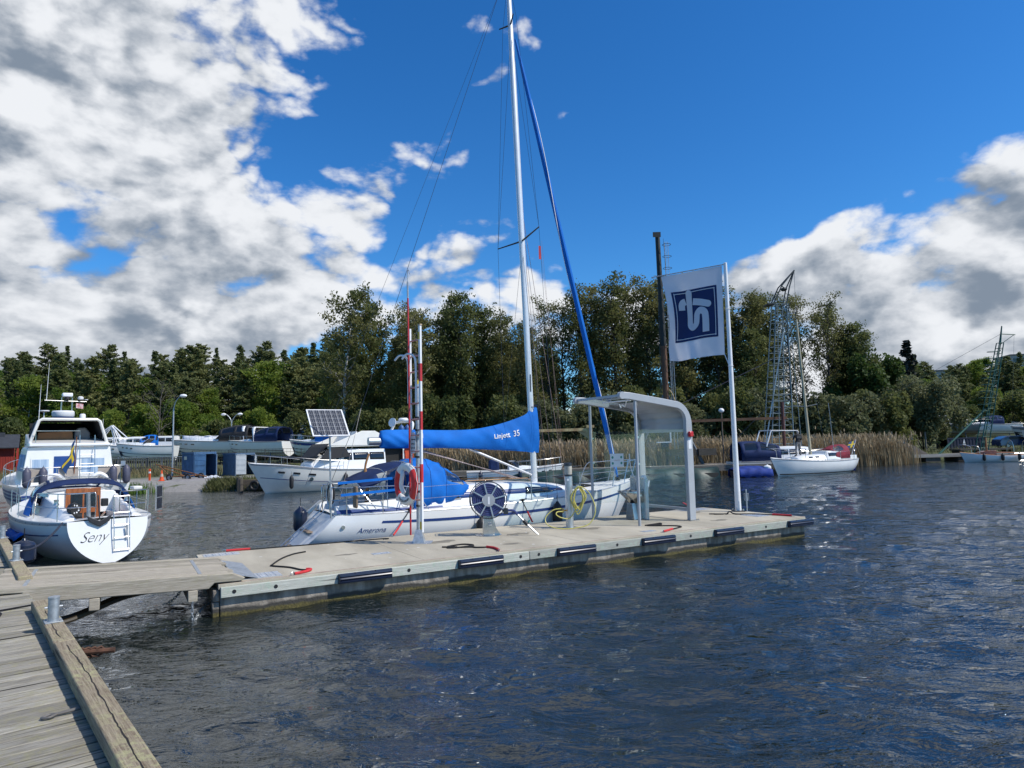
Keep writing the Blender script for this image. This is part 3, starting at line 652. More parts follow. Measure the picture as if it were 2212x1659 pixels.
def weathered(name, c1, c2, moss, along, mossamt=0.55, holes=None):
    """grey split timber: grain along one axis, dark cracks, lichen or moss patches"""
    m = bpy.data.materials.new(name); m.use_nodes = True; MATS[name] = m
    nd, lk = m.node_tree.nodes, m.node_tree.links; b = nd['Principled BSDF']; b.inputs['Roughness'].default_value = 0.92; b.inputs['Specular IOR Level'].default_value = 0.25
    t = nd.new('ShaderNodeTexCoord'); oi = nd.new('ShaderNodeObjectInfo')
    off = nd.new('ShaderNodeVectorMath'); off.operation = 'ADD'; lk.new(t.outputs['Object'], off.inputs[0])
    sc = nd.new('ShaderNodeVectorMath'); sc.operation = 'SCALE'; cb = nd.new('ShaderNodeCombineXYZ')
    for i in range(3): lk.new(oi.outputs['Random'], cb.inputs[i])
    lk.new(cb.outputs[0], sc.inputs[0]); sc.inputs['Scale'].default_value = 37.0; lk.new(sc.outputs[0], off.inputs[1])
    def ns(scale, st, det=6, rough=0.65):
        mp = nd.new('ShaderNodeMapping'); mp.inputs['Scale'].default_value = st; lk.new(off.outputs[0], mp.inputs[0])
        n = nd.new('ShaderNodeTexNoise'); n.inputs['Scale'].default_value = scale; n.inputs['Detail'].default_value = det; n.inputs['Roughness'].default_value = rough; lk.new(mp.outputs[0], n.inputs['Vector']); return n.outputs['Fac']
    def rg(s, a, c, lo=0, hi=1):
        r_ = nd.new('ShaderNodeMapRange'); lk.new(s, r_.inputs[0]); r_.inputs[1].default_value = a; r_.inputs[2].default_value = c; r_.inputs[3].default_value = lo; r_.inputs[4].default_value = hi; return r_.outputs[0]
    def mix(f, a, c):
        q = nd.new('ShaderNodeMix'); q.data_type = 'RGBA'; lk.new(f, q.inputs[0])
        for s_, v in ((q.inputs[6], a), (q.inputs[7], c)):
            if isinstance(v, tuple): s_.default_value = (*v, 1)
            else: lk.new(v, s_)
        return q.outputs[2]
    st = (0.05, 1, 1) if along == 'x' else (1, 0.05, 1)
    grain = ns(85, st, 8, .7); big = ns(2.2, (1, 1, 1)); lich = ns(16, (1, 1, 1), 8, 0.7); per = rg(oi.outputs['Random'], 0, 1, 0.72, 1.12)
    base = mix(rg(grain, 0.35, 0.66), c1, c2)
    pl_ = nd.new('ShaderNodeVectorMath'); pl_.operation = 'SCALE'; lk.new(base, pl_.inputs[0]); lk.new(per, pl_.inputs['Scale'])
    mm = nd.new('ShaderNodeMath'); mm.operation = 'MULTIPLY'; lk.new(rg(big, 0.42, 0.62), mm.inputs[0]); lk.new(rg(lich, 0.46, 0.58), mm.inputs[1])
    m2 = nd.new('ShaderNodeMath'); m2.operation = 'MULTIPLY'; lk.new(mm.outputs[0], m2.inputs[0]); m2.inputs[1].default_value = mossamt
    col = mix(m2.outputs[0], pl_.outputs[0], moss)
    crack = ns(15, (0.03, 1, 1) if along == 'x' else (1, 0.03, 1), 3, 0.5)
    col = mix(rg(crack, 0.36, 0.30), col, (0.03, 0.027, 0.022))
    lk.new(col, b.inputs['Base Color'])
    bp = nd.new('ShaderNodeBump'); bp.inputs['Strength'].default_value = 0.8; bp.inputs['Distance'].default_value = 0.008; lk.new(grain, bp.inputs['Height']); lk.new(bp.outputs[0], b.inputs['Normal'])
    return m
PLANK = weathered('jetty_plank', (0.17, 0.152, 0.122), (0.42, 0.395, 0.335), (0.27, 0.25, 0.10), 'y', 0.4)
KERB = weathered('jetty_kerb', (0.16, 0.12, 0.08), (0.38, 0.32, 0.225), (0.37, 0.35, 0.19), 'x', 0.85)
GANG = weathered('gangway_board', (0.27, 0.235, 0.18), (0.48, 0.43, 0.35), (0.28, 0.27, 0.14), 'x', 0.25)
TREAT = weathered('treated_timber', (0.36, 0.36, 0.305), (0.57, 0.57, 0.50), (0.38, 0.46, 0.36), 'x', 0.7)
PILE = weathered('wet_pile', (0.05, 0.045, 0.04), (0.14, 0.12, 0.10), (0.06, 0.07, 0.03), 'x', 0.6)

JA, JANG = (-4.82, 7.15), math.atan2(0.77, -0.64)                # jetty: local x along its water edge, local y inland
jet = thing('wooden_jetty', 'weathered grey plank jetty with a lichened kerb beam, mooring place of the sailing boats', 'jetty', (*JA, 0), JANG)
g = random.Random(5)
pm = []
for k in range(5):
    ww = 0.118 + 0.006 * k
    pm.append((MB().box(-ww / 2, ww / 2, -0.02, 2.62, -0.045, 0), ww))
protos = []
x = -7.0; k = 0
while x < 19:
    i = g.randrange(5); mbp, ww = pm[i]
    if i >= len(protos) or protos[i] is None:
        while len(protos) <= i: protos.append(None)
        protos[i] = mbp.build('plank', PLANK, jet, bevel=0.006); o = protos[i]
    else: o = share(protos[i], 'plank', jet)
    o.location = (x + ww / 2, 0.02 + g.uniform(-0.012, 0.012), 0.66 + g.uniform(-0.005, 0.005)); o.rotation_euler = (g.uniform(-.002, .002), 0, g.uniform(-.004, .004))
    x += ww + g.uniform(0.010, 0.022)
far_pl = MB(); xx = 19.05
while xx < 42: far_pl.box(xx, xx + 0.125, 0, 2.6, 0.615, 0.66); xx += 0.137
fo = far_pl.build('planking', PLANK, jet, smooth=False); fo['kind'] = 'stuff'
scw = None
for o in [c for c in jet.children if c.name.startswith('plank') and c.location.x < 5]:
    for yy in (1.28,):
        for dx in (-0.03, 0.03):
            if scw is None: scw = MB().lathe([(0.006, 0), (0.006, 0.002), (0, 0.0021)], 7).build('screw', mat('rusty_screw', (0.10, 0.07, 0.05), 0.7, 0.3), jet); q = scw
            else: q = share(scw, 'screw', jet)
            q.location = (o.location.x + dx + g.uniform(-.006, .006), yy + g.uniform(-.01, .01), 0.6635)
for x0, x1 in ((-7, -0.95), (-0.94, 1.38), (3.52, 8.4), (8.42, 13.2), (13.22, 19), (19.02, 30), (30.02, 42)):
    MB().box(x0, x1, -0.088, 0.088, 0.672, 0.78).build('kerb_beam', KERB, jet, bevel=0.014)
for y0 in (-0.02, 1.2, 2.45): MB().box(-7, 42, y0, y0 + 0.16, 0.36, 0.608).build('stringer', PILE, jet, bevel=0.01)
for xk in (-5, -1.6, 1.9, 5.4, 9, 12.6, 16.5, 21, 26, 31, 36, 41):
    for yk in (0.05, 2.4): MB().cyl((xk, yk + 0.1, -1.5), (xk, yk + 0.1, 0.355), 0.11, n=12).build('pile', PILE, jet)

for c0, c1, yc in ((-6.6, -1.1, 0.0), (-0.8, 0.7, 0.02)):
    n = int((c1 - c0) / 0.05); L_, R_ = [], []; yy = yc; wv = 0.0
    for i in range(n + 1):
        wv += g.uniform(-.006, .006); wv *= .93; w_ = 0.0035 + 0.003 * abs(math.sin(i * .31) * math.sin(i * .17 + 1)) if 0 < i < n else .0005
        L_.append((c0 + .05 * i, yy + wv - w_, 0.7812)); R_.append((c0 + .05 * i, yy + wv + w_, 0.7812))
    MB().loft([L_, R_], closed=False, caps=False).build('crack', mat('crack_shadow', (0.02, 0.017, 0.014), 1.0), jet, smooth=False)
def bollard(x, label, group=None):
    p = jet_pt(x, 0.0, 0.78); b = thing('mooring_bollard', label, 'bollard', p, JANG + 0.05 * x, 'pipe bollards on the jetty kerb')
    b.scale = (.88, .88, .88)
    MB().box(-0.10, 0.10, -0.09, 0.09, 0, 0.014).build('base_plate', GALV, b, bevel=0.003)
    MB().lathe([(0.058, 0.014), (0.058, 0.27), (0.062, 0.272), (0.062, 0.29), (0.045, 0.295), (0.0, 0.295)], 18).build('pipe', GALV, b)
    MB().cyl((0, -0.09, 0.17), (0, 0.09, 0.17), 0.013, n=8).build('cross_pin', GALV, b)
    for sx in (-1, 1): MB().cyl((sx * 0.075, 0.066 * sx, 0.012), (sx * 0.075, 0.066 * sx, 0.03), 0.011, n=6).build('bolt', GALV, b)
    return b
_jr = Matrix.Rotation(JANG, 3, 'Z')
def jet_pt(x, y, z): v = _jr @ Vector((x, y, 0)); return (JA[0] + v.x, JA[1] + v.y, z)
bollard(0.0, 'galvanised pipe bollard on the jetty kerb just short of the gangway')
bollard(5.4, 'galvanised pipe bollard on the jetty kerb holding the dark stern line')
bollard(9.45, 'galvanised pipe bollard on the jetty kerb beside the navy ball fender')

# gangway
ga_ = thing('gangway', 'level weathered board gangway leading from the jetty to the concrete pontoon', 'gangway', W(-2.85, 0, 0), PANG)
def gz(u): return 0.715 + (0.585 - 0.715) * min(1, u / 3.05)
GV0, GV1 = 0.0, 1.92
for k in range(8):
    y0 = GV0 + 0.145 + k * 0.204
    MB().beam((0.02 * (k % 3), y0 + 0.1, gz(0)), (3.02 + 0.03 * ((k * 7) % 4), y0 + 0.1, gz(3.05)), 0.194, 0.045).build('board', GANG, ga_, bevel=0.006)
for y0 in (GV0 + 0.06, GV1 - 0.06):
    MB().prism([(0, gz(0) - 0.03), (0.42, gz(.4) - 0.03), (0.42, gz(.4) - .17), (2.72, gz(2.7) - 0.17), (2.8, gz(2.8) - 0.085), (3.18, gz(3) - 0.085), (3.24, gz(3) - 0.05), (3.05, gz(3) + 0.042), (0, gz(0) + 0.045)], lambda p, q, w: (p, w, q), y0 - 0.07, y0 + 0.07).build('side_beam', GANG, ga_, bevel=0.012)
for u in (0.42, 2.62): MB().beam((u, GV0 + 0.14, gz(u) + 0.026), (u, GV1 - 0.14, gz(u) + 0.026), 0.05, 0.006).build('metal_strip', GALV, ga_)
for u in (1.25, 2.5): MB().beam((u, GV0 - 0.03, gz(u) - 0.255), (u, GV1 + 0.03, gz(u) - 0.255), 0.13, 0.165).build('cross_bearer', GANG, ga_, bevel=0.01)
for y0 in (0.55, 1.4): MB().prism([(3.09, gz(3) - 0.01), (3.09, gz(3) - 0.004), (3.45, PZ + 0.012), (3.45, PZ + 0.006)], lambda p, q, w: (p, w, q), y0 - 0.4, y0 + 0.4).build('hinge_plate', GALV, ga_)
for k, (dx, dy) in enumerate(((0.0, -0.12), (0.25, 0.15))):
    MB().tube(bez([(0.2, 0.1 + dy, 0.22), (.9, 0.2 + dy, 0.2), (1.7, 0.6 + dx, 0.36), (2.7, 0.9 + dx, 0.36)]), 0.035, 7).build('supply_hose', mat('dirty_hose', (0.05, 0.035, 0.015), 0.6, col2=(0.015, 0.013, 0.012)), ga_)
def chain(name, label, pts, r=0.009, ln=0.062):
    t = thing(name, label, 'chain', pts[0], group='hanging galvanised chains'); P = bez(pts, 24); tot = 0; nxt = 0; k = 0; proto = None
    for i in range(1, len(P)):
        tot += (P[i] - P[i - 1]).length
        if tot >= nxt:
            nxt += ln * 0.72; d = (P[i] - P[i - 1]).normalized(); k += 1
            if proto is None:
                ring = [(0.017 * math.cos(a), 0, (ln / 2 - 0.012) * (1 if math.sin(a) > 0 else -1) * (1 if abs(math.sin(a)) > 0.01 else 0) + 0.012 * math.sin(a)) for a in [math.pi * 2 * j / 10 for j in range(10)]]
                proto = MB().tube(ring, r * 0.75, 5, True).build('link', GALV, t); o = proto
            else: o = share(proto, 'link', t)
            o.location = P[i] - Vector(pts[0]); q = d.to_track_quat('Z', 'Y'); o.rotation_euler = (q @ Euler((0, 0, (k % 2) * 1.57)).to_quaternion()).to_euler()
chain('mooring_chain', 'galvanised chain hanging from the gangway bearer to the pontoon corner', [W(-0.35, -0.01, 0.27), W(-0.35, 0.0, 0.08), W(-0.32, 0.05, -0.02), W(-0.22, 0.3, 0.06), W(-0.08, 0.5, 0.12)])
chain('mooring_chain', 'tangled galvanised chain hanging in shadow under the middle of the gangway', [W(-0.4, 1.2, 0.26), W(-0.55, 1.3, 0.08), W(-0.8, 1.35, -0.04)])
# small things on the jetty
tc_ = thing('rope_tangle', 'tangled black line with a worn red float on the jetty planks by the gangway', 'rope', jet_pt(1.55, 0.42, 0.665), JANG)
MB().tube(bez([(-0.3, 0.25, .012), (-.05, .30, .012), (.1, .12, .02), (-.1, -.05, .012), (-.28, .02, .012), (-.1, .22, .03), (.1, -.15, .012), (.05, -.35, .03)]), 0.011, 6).build('line', ROPE, tc_)
MB().sph((0.02, 0.33, 0.05), 0.075, 0.05, 0.05).build('float', mat('worn_red_plastic', (0.42, 0.06, 0.05), 0.6, var=0.3, vscale=12), tc_)
st_ = thing('iron_ring', 'grey iron mooring ring on a spike lying against the jetty kerb', 'mooring ring', jet_pt(-2.72, 0.20, 0.662), JANG)
st_.scale = (.6, .6, .6); MB().tube([(0.0, -0.17, 0.045), (0.02, 0.05, 0.03)], [0.022, 0.018], 8).build('spike', mat('worn_iron', (0.17, 0.16, 0.15), .7, .3), st_); MB().tube(bez([(0.02, .05, .03), (.06, .12, .03), (.02, .2, .025), (-.04, .13, .03), (.02, .05, .035)]), 0.016, 6).build('ring', MATS['worn_iron'], st_)
sn = thing('rubber_snubber', 'rusty mooring spring wound with rope below the jetty kerb bollard', 'mooring spring', jet_pt(-0.1, -0.25, 0.38), JANG)
MB().tube([(0.15 + 0.003 * i, -0.2 + 0.008 * i + 0.05 * math.cos(i * 0.9), 0.05 * math.sin(i * 0.9)) for i in range(60)], 0.014, 5).build('coil', mat('rusty_iron', (0.13, 0.06, 0.035), 0.85, var=0.35, vscale=12), sn)
MB().cyl((0.1, -0.32, 0.0), (0.3, 0.25, 0.02), 0.028, n=8).build('rod', MATS['rusty_iron'], sn)

# ------------------------------------------------------------------ concrete pontoon
pon = thing('floating_pontoon', 'beige concrete floating fuel pontoon with pale green timber fender board', 'pontoon', (*PA, 0), PANG)
def concrete_mat():
    m = bpy.data.materials.new('pontoon_side_concrete'); m.use_nodes = True; nd, lk = m.node_tree.nodes, m.node_tree.links; b = nd['Principled BSDF']; b.inputs['Roughness'].default_value = 0.85
    t = nd.new('ShaderNodeTexCoord'); sp = nd.new('ShaderNodeSeparateXYZ'); lk.new(t.outputs['Object'], sp.inputs[0])
    def ns(scale, st, det=6):
        mp = nd.new('ShaderNodeMapping'); mp.inputs['Scale'].default_value = st; lk.new(t.outputs['Object'], mp.inputs[0])
        n = nd.new('ShaderNodeTexNoise'); n.inputs['Scale'].default_value = scale; n.inputs['Detail'].default_value = det; lk.new(mp.outputs[0], n.inputs['Vector']); return n.outputs['Fac']
    def rg(s, a, c): r_ = nd.new('ShaderNodeMapRange'); lk.new(s, r_.inputs[0]); r_.inputs[1].default_value = a; r_.inputs[2].default_value = c; return r_.outputs[0]
    def mix(f, a, c):
        q = nd.new('ShaderNodeMix'); q.data_type = 'RGBA'; lk.new(f, q.inputs[0])
        for s_, v in ((q.inputs[6], a), (q.inputs[7], c)):
            if isinstance(v, tuple): s_.default_value = (*v, 1)
            else: lk.new(v, s_)
        return q.outputs[2]
    def madd(a, k, c): q = nd.new('ShaderNodeMath'); q.operation = 'MULTIPLY_ADD'; lk.new(a, q.inputs[0]); q.inputs[1].default_value = k; (lk.new(c, q.inputs[2]) if not isinstance(c, (int, float)) else setattr(q.inputs[2], 'default_value', c)); return q.outputs[0]
    n1 = ns(2.5, (1, 1, 1)); n2 = ns(7, (1.2, 1.2, 0.25)); n3 = ns(30, (1, 1, 1))
    col = mix(rg(n2, 0.35, 0.65), (0.15, 0.13, 0.105), (0.34, 0.30, 0.25))
    z1 = madd(n1, 0.14, sp.outputs[2]); z2 = madd(n2, 0.05, madd(n1, 0.10, sp.outputs[2]))
    col = mix(rg(z1, 0.20, 0.165), col, (0.045, 0.042, 0.036))                # splash-wet band
    col = mix(rg(z2, 0.135, 0.105), col, mix(rg(n3, 0.35, 0.65), (0.05, 0.043, 0.014), (0.12, 0.10, 0.028)))   # algae
    lk.new(col, b.inputs['Base Color'])
    bp = nd.new('ShaderNodeBump'); bp.inputs['Strength'].default_value = 0.5; bp.inputs['Distance'].default_value = 0.02; lk.new(n3, bp.inputs['Height']); lk.new(bp.outputs[0], b.inputs['Normal'])
    return m
CONC = concrete_mat()
DECK = mat('deck_concrete', (0.47, 0.425, 0.33), 0.9, vscale=1.3, col2=(0.33, 0.295, 0.225), stretch=(1.0, 0.35, 1), bump=0.35, bscale=70, detail=10)
EDGE = mat('deck_edge_concrete', (0.40, 0.32, 0.25), 0.9, vscale=5, var=0.2, bump=0.3, bscale=60)
MB().box(0.03, PL - 0.03, 0.02, PW - 0.02, -0.6, 0.395).build('concrete_float', CONC, pon, bevel=0.02)
MB().box(0.0, PL, 0.0, PW, 0.40, PZ).build('deck', DECK, pon, bevel=0.008)
MB().box(0.0, PL, 0.006, 0.07, PZ - 0.004, PZ + 0.004).build('deck_lip', EDGE, pon, bevel=0.003)
MB().box(-0.07, 0.025, 0.03, 0.95, 0.22, 0.395).build('end_corbel', CONC, pon, bevel=0.015)
MB().box(-0.075, 0.02, 0.03, 0.22, -0.1, 0.21).build('end_rib', CONC, pon, bevel=0.015)
for x0, x1 in ((0.03, 5.505), (5.515, 13.78)): MB().box(x0, x1, -0.075, -0.003, 0.285, 0.440).build('timber_fender', TREAT, pon, bevel=0.008)
bh = None
for u in (0.22, 0.83, 3.05, 5.31, 5.72, 7.65, 9.74, 12.23):
    if bh is None: bh = MB().lathe([(0.03, 0), (0.03, 0.005), (0.025, 0.0055), (0.0, 0.0035)], 12).build('bolt_hole_shade', BLACK, pon); o = bh  # raised disc, its black standing in for the shade of a recess
    else: o = share(bh, 'bolt_hole_shade', pon)
    o.location = (u, -0.0745, 0.365); o.rotation_euler = (R(90), 0, 0)
prof = [(-0.001, -0.115), (0.05, -0.115), (0.085, -0.095), (0.092, -0.06), (0.072, -0.042), (0.088, -0.025), (0.096, 0.0), (0.088, 0.025), (0.072, 0.042), (0.092, 0.06), (0.085, 0.095), (0.05, 0.115), (-0.001, 0.115)]
bm_ = MB().loft([[(xx, -0.078 - p * s, 0.362 + q * .68) for p, q in prof] for xx, s in ((0, 0.55), (0.015, 0.95), (0.05, 1), (0.87, 1), (0.905, 0.95), (0.92, 0.55))])
bmp = None
for u in (1.81, 3.99, 6.14, 8.31, 10.47, 13.02):
    if bmp is None: bmp = bm_.build('rubber_bumper', NAVY, pon); o = bmp
    else: o = share(bmp, 'rubber_bumper', pon)
    o.location.x = u
    for dx in (0.27, 0.62): MB().cyl((u + dx, -0.135, 0.434), (u + dx, -0.135, 0.446), 0.012, n=6).build('bumper_bolt', BLACK, pon)
TREAD = mat('tread_aluminium', (0.66, 0.68, 0.70), 0.42, 0.6, var=0.12, vscale=8)
def tread(u0, u1, v0, v1):
    mb = MB().box(u0, u1, v0, v1, PZ + 0.001, PZ + 0.006); k = 0; u = u0 + 0.05
    while u < u1 - 0.04:
        v = v0 + 0.05 + 0.03 * (k % 2)
        while v < v1 - 0.04: mb.beam((u - .012, v - .012, PZ + .008), (u + .012, v + .012, PZ + .008), 0.012, 0.005) if (k % 2) else mb.beam((u - .012, v + .012, PZ + .008), (u + .012, v - .012, PZ + .008), 0.012, 0.005); v += 0.06
        u += 0.06; k += 1
    o = mb.build('tread_plate', TREAD, pon, smooth=False); return o
tread(0.12, 0.98, 0.16, 0.62); tread(0.1, 0.75, 3.02, 3.4); tread(12.95, 13.6, 0.75, 1.35); tread(12.7, 13.6, 2.95, 3.42); tread(8.8, 9.15, 0.36, 0.55); tread(2.85, 3.2, 1.2, 1.4)
for u in (3.4, 6.9, 10.3): MB().box(u, u + 0.006, 0.08, PW - 0.02, PZ - 0.001, PZ + 0.0015).build('deck_joint', mat('joint_line', (0.24, 0.21, 0.165), 0.95), pon, smooth=False)

g = random.Random(12); STN = mat('damp_stain', (0.24, 0.215, 0.165), 0.8, var=.2, vscale=6); DRP = mat('bird_dropping', (0.66, 0.65, 0.60), 0.8)
def blot(u, v, r, m, nm, e=1.0, dz=.0006):
    n = 14; ph = [g.uniform(.6, 1.25) for _ in range(n)]
    MB().add([(u + r * e * ph[k] * math.cos(6.283 * k / n), v + r * ph[k] * math.sin(6.283 * k / n), PZ + dz) for k in range(n)], [tuple(range(n))]).build(nm, m, pon, smooth=False)
for u, v, r, e in ((4.6, 2.0, .22, 1.6), (6.5, 2.0, .18, 2.0), (2.4, 1.6, .10, 2.2), (8.3, 1.7, .2, 1.5), (11.7, .9, .15, 2.0), (5.6, .8, .12, 2.0), (12.6, 2.6, .16, 1.5), (10.2, 2.9, .14, 1.6)): blot(u, v, r, STN, 'stain', e)
for k in range(26): blot(g.uniform(.8, 13.6), g.uniform(.2, 3.3), g.uniform(.012, .035), DRP, 'dropping', 1.0, .0012)
# mooring lines lying on the pontoon
def mooring(label, pts, sleeve, r=0.013, sr=0.024, grp=None):
    t = thing('mooring_line', label, 'mooring line', W(pts[0][0], pts[0][1]), group=grp)
    o0 = W(pts[0][0], pts[0][1])
    P = [W(p[0], p[1], PZ + (p[2] if len(p) > 2 else 0.014)) - o0 for p in pts]
    S = [W(p[0], p[1], PZ + (p[2] if len(p) > 2 else 0.024)) - o0 for p in sleeve]
    MB().tube(bez(P, 6), r, 6).build('rope', ROPE, t); Q = bez(S, 5)
    MB().tube(Q, sr, 8).build('sleeve', REDN, t)
    e = Q[-1]; d = (Q[-1] - Q[-2]).normalized()
    MB().tube([e + d * (0.035 + 0.035 * math.cos(a)) + Vector((0, 0, 0.028 * math.sin(a))) for a in [k * 0.785 for k in range(8)]], 0.008, 5, True).build('shackle', STEEL, t)
mooring('black line with red sleeve zigzagging across the deck near the gangway end', [(1.86, 2.4), (1.6, 2.25), (1.3, 1.85), (1.02, 1.25), (1.0, 1.12), (1.22, 0.78), (1.32, 0.45), (1.42, 0.34)], [(1.40, 0.36), (1.46, 0.30), (1.36, 0.17), (1.14, 0.06)], 0.015)
mooring('black line bunched in loops with red sleeve in front of the hose reel', [(4.25, 1.2), (4.5, 1.02), (4.36, 1.18), (4.75, 1.28), (4.85, 1.0), (4.45, 0.95), (4.3, 1.05), (4.7, 0.85), (4.78, 0.72), (4.95, 0.62)], [(4.95, 0.62), (5.0, 0.42), (4.97, 0.2), (4.93, 0.1)], 0.017)
mooring('black line coiled once with red sleeve in front of the shelter', [(9.55, 1.22), (9.9, 1.28), (10.1, 1.3), (9.95, 1.12), (9.6, 1.18), (9.65, 1.05), (10.0, 0.75), (10.02, 0.5), (9.7, 0.35), (9.55, 0.3)], [(9.55, 0.3), (9.35, 0.2), (9.1, 0.1)], 0.017)
mooring('black line bundled beside the flagpole with red sleeve at the pontoon corner', [(12.5, 2.0), (12.75, 1.72), (12.55, 1.86), (12.85, 1.7), (12.8, 1.62, .05), (12.95, 1.68, .07), (12.95, 1.5, .02), (13.3, 1.2), (13.5, 0.75)], [(13.5, 0.75), (13.58, 0.5), (13.62, 0.25)], 0.018)
mooring('long black line lying along the back edge behind the rescue post', [(3.83, 3.12), (3.7, 3.1), (3.82, 3.17), (3.5, 3.22), (2.6, 3.3), (1.8, 3.38), (1.0, 3.46)], [(1.0, 3.46), (0.8, 3.50), (0.55, 3.52)], 0.012)

# ------------------------------------------------------------------ rescue post with ladder, ring and boat hook
LX = Vector((0.66, -0.75, 0)).normalized(); LM = Vector((-0.75, -0.66, 0)).normalized(); LZ = Vector((0, 0, 1))
LP = W(4.16, 2.19, PZ)
def L3(s, m, z): return LX * s + LM * m + LZ * z
rp = thing('rescue_post', 'galvanised rescue post with flared foot standing on the pontoon', 'post', LP)
MB().lathe([(0.045, 0.2), (0.045, 3.44), (0.0, 3.442)], 14).build('pole', GALV, rp)
MB().lathe([(0.047, 3.36), (0.047, 3.45), (0, 3.455)], 14).build('top_band', mat('yellow_tape', (0.62, 0.46, 0.02), 0.5), rp)
MB().loft([[(r * cx, r * cy, z) for cx, cy in ((-1, -1), (1, -1), (1, 1), (-1, 1))] for r, z in ((0.13, 0.0), (0.125, 0.02), (0.06, 0.26), (0.055, 0.27))]).build('foot', GALV, rp)
MB().box(-0.28, 0.28, -0.22, 0.22, 0.0015, 0.006).build('floor_plate', GALV, rp)
for z in (0.75, 1.05, 2.35, 2.62, 1.78): MB().cyl((0, 0, z), (0, 0, z + 0.04), 0.056, n=12).add([], []).build('clamp', BLACK, rp)
for z in (0.78, 2.37): MB().beam(tuple(L3(0.0, 0.0, z)), tuple(L3(0.24, 0.08, z)), 0.04, 0.04).build('bracket', GALV, rp)
MB().prism([(0.11 * math.cos(a) * (1 if abs(math.sin(a)) < .9 else 1), 0.24 * max(-0.93, min(0.93, math.sin(a) * 1.2))) for a in [k * math.pi / 12 for k in range(24)]], lambda p, q, w: L3(-0.07 + p, 0.075 + w, 2.1 + q), 0, 0.006).build('sign_plate', mat('sign_grey', (0.72, 0.73, 0.74), 0.4), rp)
for i, (tx, sz) in enumerate((('STOCKHOLMS', .030), ('LIVBOJ', .042), ('SOS 112', .052))):
    text(tx, sz, BLACK, 'sign_text', rp, frame(L3(-0.07, 0.083, 2.17 - 0.09 * i), -LX * -1, LZ), bold=0.0008)
MB().tube(bez([tuple(L3(0.06, 0.0, 2.22)), tuple(L3(0.12, 0.02, 2.3)), tuple(L3(0.19, 0.03, 2.3)), tuple(L3(0.2, 0.03, 2.2))]), 0.03, 8).build('pipe_elbow', WPAINT, rp)
rl = thing('rescue_ladder', 'tall red and white rescue ladder with hooked top strapped to the post', 'ladder', LP)
s0, s1 = -0.16, 0.235
MB().beam(tuple(L3(s0, 0.07, 0.70)), tuple(L3(s0, 0.07, 4.58)), 0.042, 0.062, tuple(LX)).build('stile', WPAINT, rl, bevel=0.006)
MB().beam(tuple(L3(s1, 0.07, 0.24)), tuple(L3(s1, 0.07, 4.60)), 0.046, 0.068, tuple(LX)).build('stile', WPAINT, rl, bevel=0.006)
for k in range(11): MB().cyl(tuple(L3(s0, 0.07, 0.9 + 0.34 * k)), tuple(L3(s1, 0.07, 0.9 + 0.34 * k)), 0.017, n=8).build('rung', mat('faded_red_rung', (0.55, 0.30, 0.27), 0.5), rl)
for z0, z1 in ((3.40, 3.78), (1.27, 1.65), (2.37, 2.76)): MB().beam(tuple(L3(s1, 0.07, z0)), tuple(L3(s1, 0.07, z1)), 0.0485, 0.0705, tuple(LX)).build('red_band', RED, rl)
for z0 in (4.30, 0.30): MB().beam(tuple(L3(s1, 0.107, z0)), tuple(L3(s1, 0.107, z0 + 0.16)), 0.05, 0.003, tuple(LM)).build('yellow_label', MATS['yellow_tape'], rl)
MB().beam(tuple(L3(s1, 0.07, 4.60)), tuple(L3(s1, 0.07, 4.63)), 0.06, 0.09, tuple(LX)).build('end_cap', mat('tan_plastic', (0.5, 0.38, 0.25), 0.6), rl)
text('LIVRÄDDNINGSSTEGE', 0.036, WPAINT, 'band_text', rl, frame(L3(s1, 0.1065, 2.565), LZ, -LX), bold=0.0006)
for a, m0, dd in ((s0, 0.07, -1), (s1 - 0.1, 0.07, 1)):
    MB().tube(bez([tuple(L3(a, m0 + 0.05, 2.95)), tuple(L3(a, m0 + 0.05, 3.75)), tuple(L3(a - .04, m0 + 0.08, 3.95)), tuple(L3(a - 0.16, m0 + 0.16, 4.0)), tuple(L3(a - 0.27, m0 + 0.22, 3.9))], 6), 0.022, 8).build('hook', WPAINT, rl)
hk = thing('boat_hook', 'long red boat hook pole with curved metal tip clipped to the rescue post', 'boat hook', LP)
MB().tube([tuple(L3(-0.11, 0.13, 0.16)), tuple(L3(-0.13, 0.13, 5.25))], 0.019, 8).build('shaft', RED, hk)
MB().tube([tuple(L3(-0.13, 0.13, 5.25)), tuple(L3(-0.132, 0.13, 5.62))], 0.02, 8).build('tip_socket', GALV, hk)
MB().tube(bez([tuple(L3(-0.132, 0.13, 5.62)), tuple(L3(-0.12, 0.14, 5.80)), tuple(L3(-0.05, 0.16, 5.86)), tuple(L3(0.04, 0.18, 5.74))], 6), 0.008, 6).build('hook', GALV, hk)
lr = thing('life_ring', 'red and white life ring hanging on the rescue post', 'life ring', LP)
def ringpt(a, R0=0.335): return L3(-0.10 + R0 * math.cos(a), 0.24, 1.24 + R0 * 1.08 * math.sin(a))
def ring_seg(a0, a1, m, nm, ex=0.0):
    n = 14; rings = []
    for i in range(n + 1):
        a = a0 + (a1 - a0) * i / n; c = ringpt(a); rad = (LX * math.cos(a) + LZ * math.sin(a))
        rings.append([c + (rad * math.cos(b) * 0.092 + LM * math.sin(b) * 0.062) * (1 + ex) for b in [2 * math.pi * k / 12 for k in range(12)]])
    MB().loft(rings).build(nm, m, lr)
RW = mat('ring_white', (0.78, 0.76, 0.72), 0.55, var=0.06, vscale=8); RR = mat('ring_red', (0.62, 0.03, 0.028), 0.55, var=0.1, vscale=8)
